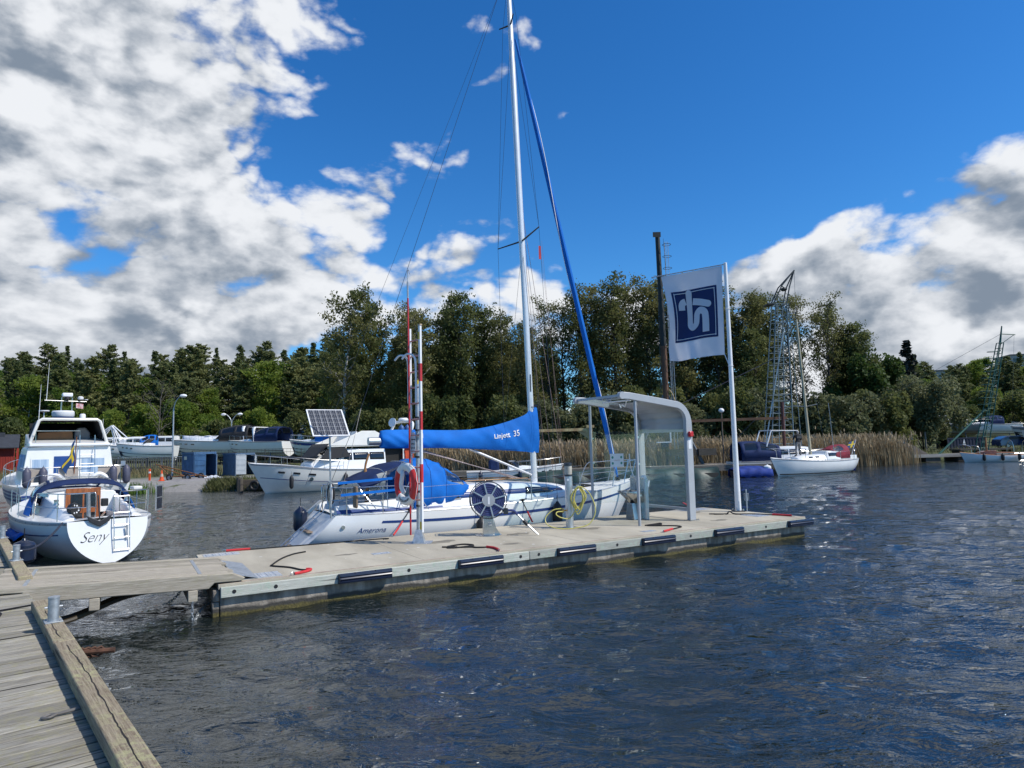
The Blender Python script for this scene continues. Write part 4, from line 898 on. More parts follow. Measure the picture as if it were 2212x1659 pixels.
for c_, m_, nm in ((90, RW, 'white_section'), (0, RR, 'red_section'), (270, RW, 'white_section'), (180, RR, 'red_section')): ring_seg(R(c_ - 45), R(c_ + 45), m_, nm)
def arc_text(body, amid, size, up):
    def fn(x, y, z):
        a = amid + (x / 0.335) * (-up); rr = 0.335 + y * up; c = L3(-0.10 + rr * math.cos(a), 0.24 + 0.0630 * math.sqrt(max(0, 1 - (y / 0.092) ** 2)) + 0.001 + z, 1.24 + rr * 1.08 * math.sin(a)); return c
    return fn
text('TRYGG-HANSA', 0.062, BLACK, 'ring_text', lr, fn=arc_text('', R(270), 0, -1), bold=0.001)
MB().tube([ringpt(k * math.pi / 12, 0.44) + LM * 0.02 * math.sin(k * 2) + LZ * (0.03 * math.cos(k * 2)) for k in range(24)], 0.007, 5, True).build('grab_line', mat('white_cord', (0.7, 0.68, 0.64), 0.8), lr)
MB().tube(bez([tuple(L3(-0.16, 0.3, 1.5)), tuple(L3(-0.1, 0.33, 1.42)), tuple(L3(-0.13, 0.34, 1.2)), tuple(L3(-0.06, 0.32, 1.05))]), [0.05, 0.06, 0.055, 0.03] and 0.045, 8).build('line_bag', RW, lr)

# ------------------------------------------------------------------ pump-out hose reel
hr = thing('hose_reel', 'stainless hose reel wound with blue hose on a steel stand', 'hose reel', W(5.86, 2.25), R(8))
MB().lathe([(0.30, 0), (0.30, 0.012), (0, 0.0121)], 24).build('base_plate', STEEL, hr)
MB().loft([[(sx * w, y0, z) for sx, y0 in ((-1, -0.11), (1, -0.11), (1, 0.11), (-1, 0.11))] for w, z in ((0.13, 0.012), (0.11, 0.3), (0.10, 0.55))]).build('stand', STEEL, hr, bevel=0.006)
MB().prism([(0.12, 0.012), (0.27, 0.012), (0.17, 0.16), (0.13, 0.34)], lambda p, q, w: (p, w, q), -0.012, 0.012).build('gusset', STEEL, hr)
MB().box(-0.02, 0.06, -0.13, -0.111, 0.22, 0.30).build('switch_box', mat('grey_plastic', (0.5, 0.5, 0.48), 0.5), hr, bevel=0.006)
RC = Vector((0, -0.02, 0.79))
def disc(r, y, n=40): return [(RC.x + r * math.cos(2 * math.pi * k / n), y, RC.z + r * math.sin(2 * math.pi * k / n)) for k in range(n)]
for y in (-0.19, 0.15): MB().tube(disc(0.405, y), 0.011, 7, True).build('rim', mat('dark_steel', (0.09, 0.09, 0.10), 0.4, 0.8), hr)
for k in range(8):
    a = k * math.pi / 4 + 0.25
    MB().beam((RC.x + .12 * math.cos(a), -0.192, RC.z + .12 * math.sin(a)), (RC.x + .40 * math.cos(a), -0.192, RC.z + .40 * math.sin(a)), 0.028, 0.008, (0, 1, 0)).build('spoke', ALU, hr)
    MB().cyl((RC.x + .40 * math.cos(a), -0.19, RC.z + .40 * math.sin(a)), (RC.x + .40 * math.cos(a), 0.15, RC.z + .40 * math.sin(a)), 0.008, n=6).build('tie_bar', ALU, hr)
MB().loft([disc(r, y, 28) for r, y in ((0.10, 0.12), (0.10, -0.19), (0.14, -0.192), (0.14, -0.204), (0.001, -0.205))]).build('hub', GREYP, hr)
MB().box(-0.022, 0.022, -0.208, -0.2055, 0.70, 0.87).build('hub_label', WPAINT, hr)
HOSE = mat('blue_hose', (0.055, 0.07, 0.20), 0.45, var=0.2, vscale=8)
for r in (0.165, 0.21, 0.255, 0.30, 0.335):
    for y in (-0.15, -0.06, 0.03, 0.11): 
        if y == -0.15 or r > 0.3: MB().tube(disc(r, y, 36), 0.026, 7, True).build('hose_turn', HOSE, hr)
MB().tube(bez([(0.30, -0.15, 0.57), (0.40, -0.17, 0.55), (0.55, -0.2, 0.54), (0.64, -0.24, 0.45)]), 0.028, 8).build('hose_end', HOSE, hr)
MB().box(0.33, 0.43, -0.22, -0.10, 0.47, 0.60).build('hose_guide', mat('dark_steel', (0, 0, 0)), hr, bevel=0.01)
MB().cyl((0.64, -0.24, 0.45), (0.78, -0.30, 0.30), 0.02, n=10).build('nozzle_pipe', ALU, hr)
MB().cyl((0.755, -0.29, 0.33), (0.84, -0.33, 0.23), 0.042, n=10).sph((0.86, -0.30, 0.28), 0.025).build('valve', BLACK, hr)
MB().cyl((0.82, -0.32, 0.25), (1.06, -0.42, 0.02), 0.026, 0.014, n=10).build('nozzle', ALU, hr)
MB().cyl((0.84, -0.31, 0.27), (0.90, -0.29, 0.33), 0.02, n=8).build('valve_knob', mat('teal_plastic', (0.02, 0.18, 0.2), 0.4), hr)

# ------------------------------------------------------------------ service pedestal with yellow hose
sp_ = thing('service_pedestal', 'round aluminium service pedestal with frosted lamp head', 'pedestal', W(8.0, 2.13))
MB().lathe([(0.19, 0), (0.19, 0.012), (0.0, 0.0121)], 20).build('foot', STEEL, sp_)
MB().lathe([(0.093, 0.012), (0.093, 1.22), (0, 1.221)], 22).build('column', ALU, sp_)
MB().lathe([(0.097, 1.222), (0.097, 1.265), (0, 1.266)], 22).build('dark_band', mat('dark_steel', (0, 0, 0)), sp_)
MB().lathe([(0.09, 1.267), (0.09, 1.47), (0, 1.471)], 22).build('lamp_lens', mat('frosted_lens', (0.50, 0.47, 0.40), 0.35, var=0.15, vscale=6), sp_)
MB().lathe([(0.097, 1.472), (0.097, 1.535), (0.07, 1.545), (0, 1.546)], 22).build('cap', mat('dark_steel', (0, 0, 0)), sp_)
MB().cyl((-0.02, -0.094, 1.14), (-0.02, -0.096, 1.14), 0.03, n=14).build('round_badge', WPAINT, sp_)
MB().cyl((-0.06, -0.06, 0.42), (-0.18, -0.14, 0.42), 0.018, n=8).cyl((-0.16, -0.13, 0.37), (-0.16, -0.13, 0.47), 0.02, n=8).build('tap', mat('brass', (0.45, 0.30, 0.10), 0.35, 0.9), sp_)
MB().beam((0.09, -0.02, 0.95), (0.22, -0.06, 0.95), 0.03, 0.08).beam((0.21, -0.06, 0.93), (0.21, -0.06, 1.02), 0.08, 0.012, (0, 1, 0)).build('hose_hanger', ALU, sp_)
yh = thing('yellow_hose', 'yellow water hose hung in loops on the service pedestal', 'hose', W(8.0, 2.13))
g = random.Random(3); P = [(-0.16, -0.14, 0.4), (-0.30, -0.2, 0.40), (-0.33, -0.25, 0.34), (-0.2, -0.2, 0.26), (0.0, -0.15, 0.25), (0.15, -0.14, 0.5)]
for k in range(6):
    w = g.uniform(0.10, 0.20); h = g.uniform(0.30, 0.62); yy = -0.13 - 0.02 * k
    P += [(0.21 - w, yy, 0.95 - h * .5), (0.19 + g.uniform(-.05, .05), yy, 0.95 - h), (0.21 + w, yy, 0.95 - h * .45), (0.22, yy + .02, 0.98)]
P += [(0.45, -0.2, 0.85), (0.60, -0.22, 0.45), (0.45, -0.25, 0.12), (0.1, -0.3, 0.03), (-0.3, -0.32, 0.03), (-0.55, -0.28, 0.12), (-0.58, -0.2, 0.28), (-0.4, -0.16, 0.44), (-0.2, -0.14, 0.47)]
MB().tube(bez(P, 7), 0.0125, 7).build('hose', mat('yellow_pvc', (0.62, 0.55, 0.14), 0.45, var=0.1), yh)

# ------------------------------------------------------------------ shelter
sh = thing('pump_shelter', 'grey metal and glass shelter with curved roof on the pontoon', 'shelter', W(9.47, 1.32), PANG)
SX, SY = 1.71, 1.83
path = [(-0.42, 3.13), (-0.2, 3.12), (0.9, 2.98), (1.25, 2.93)] + [(1.25 + 0.46 * math.sin(a), 2.47 + 0.46 * math.cos(a)) for a in [R(t) for t in (12, 24, 36, 48, 60, 72, 84, 90)]] + [(SX, 2.3), (SX, 1.2), (SX, 0.012)]
for y in (0.0, SY):
    rings = []
    for i, (px, pz) in enumerate(path):
        q0, q1 = path[max(i - 1, 0)], path[min(i + 1, len(path) - 1)]; tx, tz = q1[0] - q0[0], q1[1] - q0[1]; l = math.hypot(tx, tz); nx, nz = -tz / l, tx / l
        hgt = 0.085 if i < 8 else 0.085 + 0.02 * min(1, (i - 8) / 4)
        rings.append([(px + nx * a, y + b, pz + nz * a) for a, b in ((-hgt, -0.055), (hgt, -0.055), (hgt, 0.055), (-hgt, 0.055))])
    MB().loft(rings).build('curved_frame', GREYP, sh, bevel=0.012)
    MB().cyl((-0.42, y - 0.056, 3.13), (-0.42, y + 0.056, 3.13), 0.088, n=16).build('frame_end', GREYP, sh)
    MB().cyl((0, y, 0), (0, y, 3.02), 0.036, n=14).build('front_post', GREYP, sh)
    MB().box(SX - 0.16, SX + 0.16, y - 0.12, y + 0.12, 0, 0.012).build('base_plate', STEEL, sh)
    for ex in (-0.13, 0.13): MB().cyl((SX + ex, y - 0.09, 0.012), (SX + ex, y - 0.09, 0.04), 0.014, n=6).build('bolt', STEEL, sh)
MB().beam((-0.42, 0.056, 3.13), (-0.42, SY - 0.056, 3.13), 0.06, 0.06).build('front_rail', GREYP, sh)
MB().prism([(-0.36, 3.135), (0.62, 3.02), (0.62, 3.03), (-0.36, 3.145)], lambda p, q, w: (p, w, q), 0.058, SY - 0.058).build('roof_glass', glass('roof_glass', (0.84, 0.90, 0.88), 0.4), sh)
corr = [(0.62, 3.02)] + [(0.62 + 0.63 * i / 18, 3.02 - 0.09 * i / 18 + 0.014 * math.cos(i * 1.6)) for i in range(1, 19)] + [(1.25 + (0.44 + 0.014 * math.cos(i * 1.4)) * math.sin(a), 2.47 + (0.44 + 0.014 * math.cos(i * 1.4)) * math.cos(a)) for i, a in enumerate([R(t) for t in range(5, 91, 5)])] + [(SX - 0.02, 2.42 - 0.02 * i + 0.0 * i) for i in range(9)]
MB().grid(lambda a, b: (corr[int(round(a * (len(corr) - 1)))][0], 0.058 + b * (SY - 0.116), corr[int(round(a * (len(corr) - 1)))][1]), len(corr) - 1, 1).build('corrugated_roof', GREYP, sh, thick=0.006)
MB().box(SX - 0.012, SX - 0.004, 0.07, SY - 0.07, 0.40, 2.24).build('back_glass', PANE, sh)
MB().box(0.05, SX - 0.10, SY - 0.004, SY + 0.004, 0.40, 2.30).build('side_glass', PANE, sh)
MB().box(0.05, SX - 0.10, -0.004, 0.004, 0.40, 2.30).build('side_glass', PANE, sh)
MB().beam((SX, 0.06, 0.27), (SX, SY - 0.06, 0.27), 0.05, 0.07).build('bottom_rail', GREYP, sh)
MB().beam((SX, 0.06, 2.26), (SX, SY - 0.06, 2.26), 0.05, 0.05).build('top_rail', GREYP, sh)
for y in (0.0, SY):
    for z in (0.7, 1.45, 2.1): MB().box(0.03, 0.075, y - 0.018, y + 0.018, z, z + 0.04).build('glass_clip', STEEL, sh)
MB().box(SX - 0.06, SX + 0.08, -0.13, -0.056, 2.10, 2.24).build('red_lamp', mat('red_lens', (0.65, 0.01, 0.02), 0.25), sh, bevel=0.025)
MB().box(SX - 0.05, SX + 0.05, -0.0585, -0.056, 1.80, 2.06).build('notice', WPAINT, sh)
MB().box(0.62, 1.08, SY - 0.0085, SY - 0.0045, 1.34, 1.70).build('notice_board', WPAINT, sh)
for sx in (0.70, 1.0):
    for z in (1.44, 1.6): MB().lathe([(0.035, 0), (0.035, 0.002), (0.0, 0.003)], 14).build('green_symbol', mat('green_print', (0.05, 0.30, 0.22), 0.6), sh); o = bpy.context.scene.objects[-1]; o.location = (sx, SY - 0.009, z); o.rotation_euler = (R(90), 0, 0)
text('FÄRSKVATTEN', 0.03, mat('pink_print', (0.6, 0.3, 0.3), 0.6), 'notice_text', sh, frame((0.85, SY - 0.0095, 1.52), (1, 0, 0), (0, 0, 1)))
MB().tube(bez([(0.15, 0.5, 3.02), (0.2, 0.62, 2.9), (0.25, 0.8, 2.95), (0.3, 0.9, 2.88), (0.34, 1.0, 2.98)]), 0.012, 6).build('lamp_cable', WPAINT, sh)
MB().tube([(0.12, 0.3, 3.04), (0.12, 1.4, 3.04)], 0.02, 8).build('tube_lamp', WPAINT, sh)

# stainless sink unit in the shelter
sk = thing('emptying_sink', 'stainless steel emptying sink with funnel bowl and backboard in the shelter', 'sink', W(10.28, 2.45), PANG)
sk.scale = (1, 1, 1)
MB().box(0.12, 0.16, -0.28, 0.28, 0.01, 1.12).build('backboard', STEEL, sk, bevel=0.006)
MB().box(0.10, 0.20, -0.34, -0.281, 0.01, 1.05).build('side_panel', ALU, sk, bevel=0.006)
MB().loft([[(-0.34 * k + 0.10 * (1 - k), -0.26 * k - .03 * (1 - k), z), (0.118, -0.26 * k - .03 * (1 - k), z), (0.118, 0.26 * k + .03 * (1 - k), z), (-0.34 * k + 0.10 * (1 - k), 0.26 * k + .03 * (1 - k), z)] for k, z in ((0.35, 0.42), (1.0, 0.74))], caps=False).build('funnel_bowl', STEEL, sk, thick=0.006)
MB().loft([[(-0.16, -w, z), (0.118, -w, z), (0.118, w, z), (-0.16, w, z)] for w, z in ((0.17, 0.01), (0.10, 0.43))]).build('pedestal', STEEL, sk, bevel=0.006)
MB().cyl((0.13, -0.2, 1.09), (0.13, -0.32, 1.09), 0.05, n=12).build('roller', WPAINT, sk)
MB().tube(bez([(0.1, 0.0, 1.0), (0.0, 0, 1.15), (-0.08, 0, 1.4), (-0.1, 0, 1.7)]), 0.012, 6).build('flush_pipe', WPAINT, sk)

# ------------------------------------------------------------------ flagpole and flag
fp = thing('flagpole', 'tall white flagpole at the outer end of the pontoon', 'flagpole', W(13.66, 2.02))
MB().lathe([(0.085, 0.03), (0.085, 0.05), (0.07, 2.0), (0.062, 4.0), (0.05, 7.05), (0.05, 7.10), (0.0, 7.12)], 16).build('pole', WPAINT, fp)
MB().box(-0.15, 0.15, -0.15, 0.15, 0.0, 0.03).build('base_plate', mat('dark_steel', (0, 0, 0)), fp, bevel=0.005)
for a in range(4): MB().cyl((0.11 * (1 if a % 2 else -1), 0.11 * (1 if a > 1 else -1), 0.03), (0.11 * (1 if a % 2 else -1), 0.11 * (1 if a > 1 else -1), 0.075), 0.02, n=6).build('nut', STEEL, fp)
FD = Vector((-0.86, 0.51, 0)).normalized(); FNn = Vector((-FD.y, FD.x, 0))      # fly direction, face towards the jetty
for z in (5.75, 4.10): MB().tube([tuple(Vector((0.075 * math.cos(a), 0.075 * math.sin(a), z))) for a in [k * 0.524 for k in range(12)]], 0.007, 5, True).build('halyard_ring', WPAINT, fp)
MB().tube([tuple(FD * 0.05 + LZ * 7.06), tuple(FD * 2.2 + LZ * 7.0)], 0.016, 8).build('banner_arm', GALV, fp)
fl = thing('banner_flag', 'white banner flag with navy square emblem flying from the flagpole', 'flag', W(13.66, 2.02))
FW_, FH = 1.80, 2.62
def flag3(s, t, off=0.0):
    """s along the fly 0..1 from the pole, t down 0..1"""
    sag = 0.03 * math.sin(s * 5 + 1) * t
    amp = (0.14 * s ** 1.3 + 0.02) * (0.12 + 0.88 * sm(t * 1.3))
    ww = amp * 1.25 * math.sin(s * 7.4 - t * 2.2 + 0.6) + 0.07 * t * math.sin(s * 13 + t * 6) * s + 0.02 * math.sin(s * 31 + t * 9) * t * s
    pull = 0.16 * s * math.sin(math.pi * min(1, t * 1.05)) ** 1.3 + 0.06 * s * sm((t - 0.8) / 0.2)
    tilt = 0.05 * t * (1 - s)
    p = FD * (0.10 + tilt + FW_ * s * (1 - 0.04 * t) - pull) + LZ * (7.03 - FH * t + 0.06 * s * t + sag - 0.06 * s) + Vector((-FD.y, FD.x, 0)) * ww
    e = 1e-3
    if off == 0.0: return p
    ps, pt = flag3(s + e, t), flag3(s, t + e); n = (ps - p).cross(pt - p).normalized(); return p + n * off
FLM = mat('flag_cloth', (0.70, 0.71, 0.76), 0.7, var=0.02, trans=0.20); FNV = mat('flag_navy', (0.012, 0.030, 0.13), 0.7, var=0.08, trans=0.2)
MB().grid(lambda a, b: flag3(a, b), 60, 60).build('cloth', FLM, fl, angle=180)
def flag_rect(s0, s1, t0, t1, off, m, nm, n=46): MB().grid(lambda a, b: flag3(s0 + (s1 - s0) * a, t0 + (t1 - t0) * b, off), n, n).build(nm, m, fl, angle=180)
def flag_stroke(pts, w, off, m, nm, seg=16, round_ends=True):
    """a ribbon of width w along pts given in emblem units, s to the left, t down"""
    P = bez([(a, b, 0) for a, b in pts], seg) if len(pts) > 2 else [Vector((pts[0][0], pts[0][1], 0)).lerp(Vector((pts[1][0], pts[1][1], 0)), k / seg) for k in range(seg + 1)]
    asp = FH / FW_; vs = []; mb = MB(); n = len(P); rows = []
    pts2 = [Vector((p.x, p.y * asp, 0)) for p in P]
    for i, p in enumerate(pts2):
        d = (pts2[min(i + 1, n - 1)] - pts2[max(i - 1, 0)]).normalized(); q = Vector((-d.y, d.x, 0))
        f = 1.0
        rows.append((p, q * f * w / 2))
    if round_ends:
        d = (pts2[0] - pts2[1]).normalized(); q = rows[0][1]
        pre = [(pts2[0] + d * w / 2 * math.sin(a), q * max(0.05, math.cos(a))) for a in (1.5, 1.2, 0.9, 0.6, 0.3)]
        rows = pre + rows
    def fn(a, b):
        p, q = rows[int(round(a * (len(rows) - 1)))]; v = p + q * (2 * b - 1); return flag3(v.x, v.y / asp, off)
    mb.grid(fn, len(rows) - 1, 4).build(nm, m, fl, angle=180)
ES0, ES1, ET0, ET1 = 0.10, 0.90, 0.205, 0.79
for off in (0.006, -0.006):
    flag_rect(ES0, ES1, ET0, ET1, off, FNV, 'navy_square')
    o2 = off * 3.6
    def E_(a, b): return (ES1 - (ES1 - ES0) * a, ET0 + (ET1 - ET0) * b)          # a to the right as seen from the jetty
    c_ = 0.05; rr = [(c_ + .06, c_), (1 - c_ - .06, c_), (1 - c_ - .01, c_ + .015), (1 - c_, c_ + .06), (1 - c_, 1 - c_ - .06), (1 - c_ - .015, 1 - c_ - .01), (1 - c_ - .06, 1 - c_), (c_ + .06, 1 - c_), (c_ + .01, 1 - c_ - .015), (c_, 1 - c_ - .06), (c_, c_ + .06), (c_ + .015, c_ + .01), (c_ + .06, c_)]
    flag_stroke([E_(*p) for p in rr], 0.012, o2, FLM, 'emblem_border', 8, False)
    flag_stroke([E_(0.38, 0.07), E_(0.36, 0.28), E_(0.355, 0.60), E_(0.37, 0.70), E_(0.44, 0.745), E_(0.515, 0.70), E_(0.53, 0.60), E_(0.545, 0.50), E_(0.62, 0.445), E_(0.71, 0.49), E_(0.735, 0.60), E_(0.745, 0.88)], 0.112, o2, FLM, 'emblem_stroke', 7)
    flag_stroke([E_(0.80, 0.34), E_(0.62, 0.285), E_(0.455, 0.245)], 0.112, o2, FLM, 'emblem_stroke', 6)
    flag_stroke([E_(0.275, 0.215), E_(0.21, 0.235), E_(0.175, 0.29), E_(0.17, 0.38)], 0.112, o2, FLM, 'emblem_stroke', 6, False)
MB().tube([tuple(flag3(0, 1)), tuple(Vector((-0.05, -0.02, 4.12)))], 0.012, 6).build('tether', WPAINT, fl)
cl = thing('galvanised_stand', 'short galvanised cleat stand behind the flagpole foot', 'cleat', W(13.74, 1.78))
MB().cyl((0, 0, 0), (0, 0, 0.62), 0.018, n=8).build('rod', GALV, cl); MB().tube([(0.06 * sx, 0, z) for sx, z in ((-1, .32), (1, .32), (1, .5), (-1, .5))], 0.008, 6, True).build('loop', GALV, cl); MB().cyl((0, 0, 0.30), (0, 0, 0.5), 0.03, n=8).build('sleeve', GALV, cl)
# ================================================================== boats: shared builders
def cub(xs, ys, x):
    """smooth interpolation through points"""
    n = len(xs)
    if x <= xs[0]: return ys[0]
    if x >= xs[-1]: return ys[-1]
    i = max(k for k in range(n - 1) if xs[k] <= x)
    def sl(k):
        if k == 0: return (ys[1] - ys[0]) / (xs[1] - xs[0])
        if k == n - 1: return (ys[-1] - ys[-2]) / (xs[-1] - xs[-2])
        return (ys[k + 1] - ys[k - 1]) / (xs[k + 1] - xs[k - 1])
    h = xs[i + 1] - xs[i]; t = (x - xs[i]) / h
    return (2 * t ** 3 - 3 * t * t + 1) * ys[i] + (t ** 3 - 2 * t * t + t) * h * sl(i) + (-2 * t ** 3 + 3 * t * t) * ys[i + 1] + (t ** 3 - t * t) * h * sl(i + 1)
class Hull:
    def __init__(s, st, e=2.2, f=1.6, flare=0.0):
        s.k = [i / (len(st) - 1) for i in range(len(st))]; s.c = list(zip(*st)); s.e, s.f, s.fl = e, f, flare    # columns: xs xk hb zs zk
    def p(s, a): return [cub(s.k, s.c[i], a) for i in range(5)]
    def pt(s, a, t, side, off=0.0):
        xs, xk, hb, zs, zk = s.p(a); hb = max(hb, 0.004)
        y = hb * max(0.0, 1 - t ** s.e) ** (1 / s.f) * (1 - s.fl * t)
        return Vector((xs + (xk - xs) * t, side * (y + off), zs + (zk - zs) * t))
    def a_at(s, x):
        lo, hi = 0.0, 1.0
        for _ in range(30):
            m = (lo + hi) / 2
            if s.p(m)[0] < x: lo = m
            else: hi = m
        return lo
    def edge(s, x, side, dz=0.0, inset=0.0): a = s.a_at(x); xs, xk, hb, zs, zk = s.p(a); return Vector((xs, side * max(0, hb - inset), zs + dz))
    def shell(s, parent, m, ns=40, nt=12, name='hull'):
        mb = MB()
        ts = [math.sin(math.pi / 2 * j / nt) ** 1.0 for j in range(nt + 1)]
        rows = [[s.pt(i / ns, t, 1) for t in ts] + [s.pt(i / ns, t, -1) for t in reversed(ts[:-1])] for i in range(ns + 1)]
        mb.loft(rows, closed=False, caps=False)
        return mb.build(name, m, parent, angle=50)
    def transom(s, parent, m, nt=14, name='transom', off=0.0):
        pts = [s.pt(0, math.sin(math.pi / 2 * j / nt), 1) for j in range(nt + 1)]; q = [Vector((p.x - off, p.y, p.z)) for p in pts]
        mb = MB(); rows = [[Vector((p.x, p.y * k, p.z)) for k in (1, .5, 0, -.5, -1)] for p in q]; mb.loft(rows, closed=False, caps=False); return mb.build(name, m, parent, angle=60)
    def deck(s, parent, m, hole=None, camber=0.06, dz=0.0, ns=44, name='deck', start=0.0):
        mb = MB()
        def z(a, y): xs, xk, hb, zs, zk = s.p(a); return zs + dz + camber * (1 - min(1, (y / max(hb, .05)) ** 2))
        brk = sorted(set([start + (1 - start) * i / ns for i in range(ns + 1)] + ([s.a_at(hole[0]), s.a_at(hole[1])] if hole else [])))
        for a0, a1 in zip(brk, brk[1:]):
            x0, x1 = s.p(a0)[0], s.p(a1)[0]; inside = hole and x0 >= hole[0] - 1e-3 and x1 <= hole[1] + 1e-3
            for sd in (1, -1):
                lo = hole[2] if inside else 0.0
                r = []
                for a, x in ((a0, x0), (a1, x1)):
                    hb = max(s.p(a)[2], lo + 0.01, 0.01); r.append([Vector((x, sd * (lo + (hb - lo) * k / 4), z(a, lo + (hb - lo) * k / 4))) for k in range(5)])
                mb.loft(r, closed=False, caps=False)
        return mb.build(name, m, parent, angle=60)
    def strip(s, a0, a1, t0, t1, side, m, parent, name, off=0.004, n=40):
        def fn(u, v):
            a = a0 + (a1 - a0) * u; tt0 = t0(a) if callable(t0) else t0; tt1 = t1(a) if callable(t1) else t1
            return s.pt(a, tt0 + (tt1 - tt0) * v, side, off)
        return MB().grid(fn, n, 2).build(name, m, parent, angle=60)
    def rail(s, x0, x1, side, hgt, m, parent, name, r=0.012, n=24, inset=0.05, z2=None):
        return MB().tube([s.edge(x0 + (x1 - x0) * i / n, side, hgt if z2 is None else hgt + (z2 - hgt) * i / n, inset) for i in range(n + 1)], r, 6).build(name, m, parent)
class House:
    """deckhouse: rings (x, half width at bottom, at top, z bottom, z top)"""
    def __init__(s, rings): s.r = rings; s.k = [r[0] for r in rings]
    def q(s, x): return [lerp(s.k, [r[i] for r in s.r], x) for i in range(1, 5)]
    def side(s, x, h, sd, off=0.0): wb, wt, zb, zt = s.q(x); return Vector((x, sd * (wb + (wt - wb) * h + off), zb + (zt - zb) * h))
    def build(s, parent, m, name='cabin', rnd_=0.06, crown=0.05):
        rows = []
        for x, wb, wt, zb, zt in s.r:
            rows.append([(x, -wb, zb), (x, -wt, zt - rnd_ * 0.6), (x, -wt + rnd_, zt), (x, -wt * .4, zt + crown * .8), (x, wt * .4, zt + crown * .8), (x, wt - rnd_, zt), (x, wt, zt - rnd_ * 0.6), (x, wb, zb)])
        return MB().loft(rows).build(name, m, parent, angle=40, bevel=0.015)
    def panel(s, x0, x1, h0, h1, sd, m, parent, name, off=0.006, slope0=0.0, slope1=0.0, n=8):
        def fn(u, v): h = h0 + (h1 - h0) * v; a = x0 + slope0 * v; b = x1 + slope1 * v; return s.side(a + (b - a) * u, h, sd, off)
        return MB().grid(fn, n, 3).build(name, m, parent, angle=60, thick=0.008)
def cloth_with_windows(fn, nu, nv, holes, parent, cloth, clear, name='canopy', wname='window'):
    """fabric grid with clear window panes let in; holes = (u0, u1, v0, v1) in cells"""
    mb = MB(); wins = [MB() for _ in holes]
    P = [[tuple(fn(i / nu, j / nv)) for j in range(nv + 1)] for i in range(nu + 1)]
    for i in range(nu):
        for j in range(nv):
            tgt = mb
            for h, (a, b, c, d) in enumerate(holes):
                if a <= i < b and c <= j < d: tgt = wins[h]
            tgt.add([P[i][j], P[i + 1][j], P[i + 1][j + 1], P[i][j + 1]], [(0, 1, 2, 3)])
    def weld(o):
        bm = bmesh.new(); bm.from_mesh(o.data); bmesh.ops.remove_doubles(bm, verts=bm.verts, dist=0.0005); bmesh.ops.recalc_face_normals(bm, faces=bm.faces); bm.to_mesh(o.data); bm.free(); o.data.shade_smooth()
    c = mb.build(name, cloth, parent, thick=0.006); weld(c)
    for w in wins: o = w.build(wname, clear, c); weld(o)
    return c
def fender(label, loc, r, l, m, cat='fender', group=None, top=0.25):
    t = thing('fender', label, cat, loc, group=group)
    MB().lathe([(0.02, 0), (0.05, 0.01), (r * .8, 0.10 * l), (r, 0.2 * l), (r, 0.8 * l), (r * .8, 0.9 * l), (0.05, l), (0.03, l + .04), (0, l + .041)], 14).build('body', m, t)
    MB().cyl((0, 0, l + .03), (0, 0, l + top), 0.008, n=5).build('lanyard', ROPE, t)
    return t

# ================================================================== sailing boat alongside the pontoon
lj = thing('sailing_yacht', 'white sailing yacht with blue stripes and bright blue sail cover moored behind the pontoon', 'sailboat', W(2.0, 5.2, 0), PANG)
LH = Hull([(0.95, .05, 1.00, .95, .02), (2.0, 1.4, 1.27, .95, -.2), (3.5, 3.2, 1.49, .96, -.45), (5.0, 5.0, 1.58, .99, -.55), (6.5, 6.5, 1.54, 1.03, -.5), (8.0, 7.9, 1.28, 1.10, -.4), (9.3, 8.9, .80, 1.19, -.25), (10.2, 9.45, .34, 1.27, -.12), (10.65, 9.75, .02, 1.32, -.05)], 2.6, 1.7)
LH.shell(lj, WHITE); LH.transom(lj, WHITE)
NONSKID = mat('deck_nonskid', (0.70, 0.70, 0.67), 0.7, var=0.06, vscale=6)
LH.deck(lj, NONSKID, hole=(1.15, 3.3, 0.62))
MB().box(1.15, 3.3, -.62, .62, 0.52, 0.56).build('cockpit_sole', TEAK, lj)
for sd in (1, -1):
    MB().box(1.15, 3.3, sd * .62 - .008, sd * .62 + .008, 0.55, 1.0).build('cockpit_side', WHITE, lj)
    MB().loft([[(x, sd * y0, .98), (x, sd * (y0 + .05), z), (x, sd * (y0 + .16), z), (x, sd * (y0 + .26), .96)] for x, y0, z in ((1.0, .66, 1.16), (1.6, .7, 1.2), (3.0, .78, 1.28), (3.7, .8, 1.34))]).build('coaming', WHITE, lj, bevel=0.02)
    MB().loft([[(x, sd * (y0 + .262), .985), (x, sd * (y0 + .268), .99), (x, sd * (y0 + .205), 1.075), (x, sd * (y0 + .195), 1.07)] for x, y0 in ((1.0, .66), (1.6, .7), (3.0, .78), (3.6, .8))]).build('coaming_stripe', STRIPE, lj)
    LH.strip(0.13, 0.99, 0.13, 0.175, sd, STRIPE, lj, 'hull_stripe')
    MB().tube([LH.edge(1.3 + 9.2 * i / 40, sd, 0.02, 0.02) for i in range(41)], 0.018, 6).build('toe_rail', ALU, lj)
MB().box(1.1, 1.16, -.62, .62, 0.55, 1.0).build('cockpit_end', WHITE, lj)
MB().box(3.29, 3.33, -.62, .62, 0.55, 1.35).build('companionway_bulkhead', WHITE, lj); MB().box(3.27, 3.288, -.30, .30, 0.62, 1.33).build('companionway_door', WOODV, lj)
LC = House([(3.3, .98, .84, .97, 1.44), (4.4, 1.05, .90, .99, 1.47), (6.0, 1.0, .80, 1.03, 1.45), (7.4, .64, .48, 1.08, 1.33), (8.1, .34, .26, 1.13, 1.19)])
LC.build(lj, WHITE)
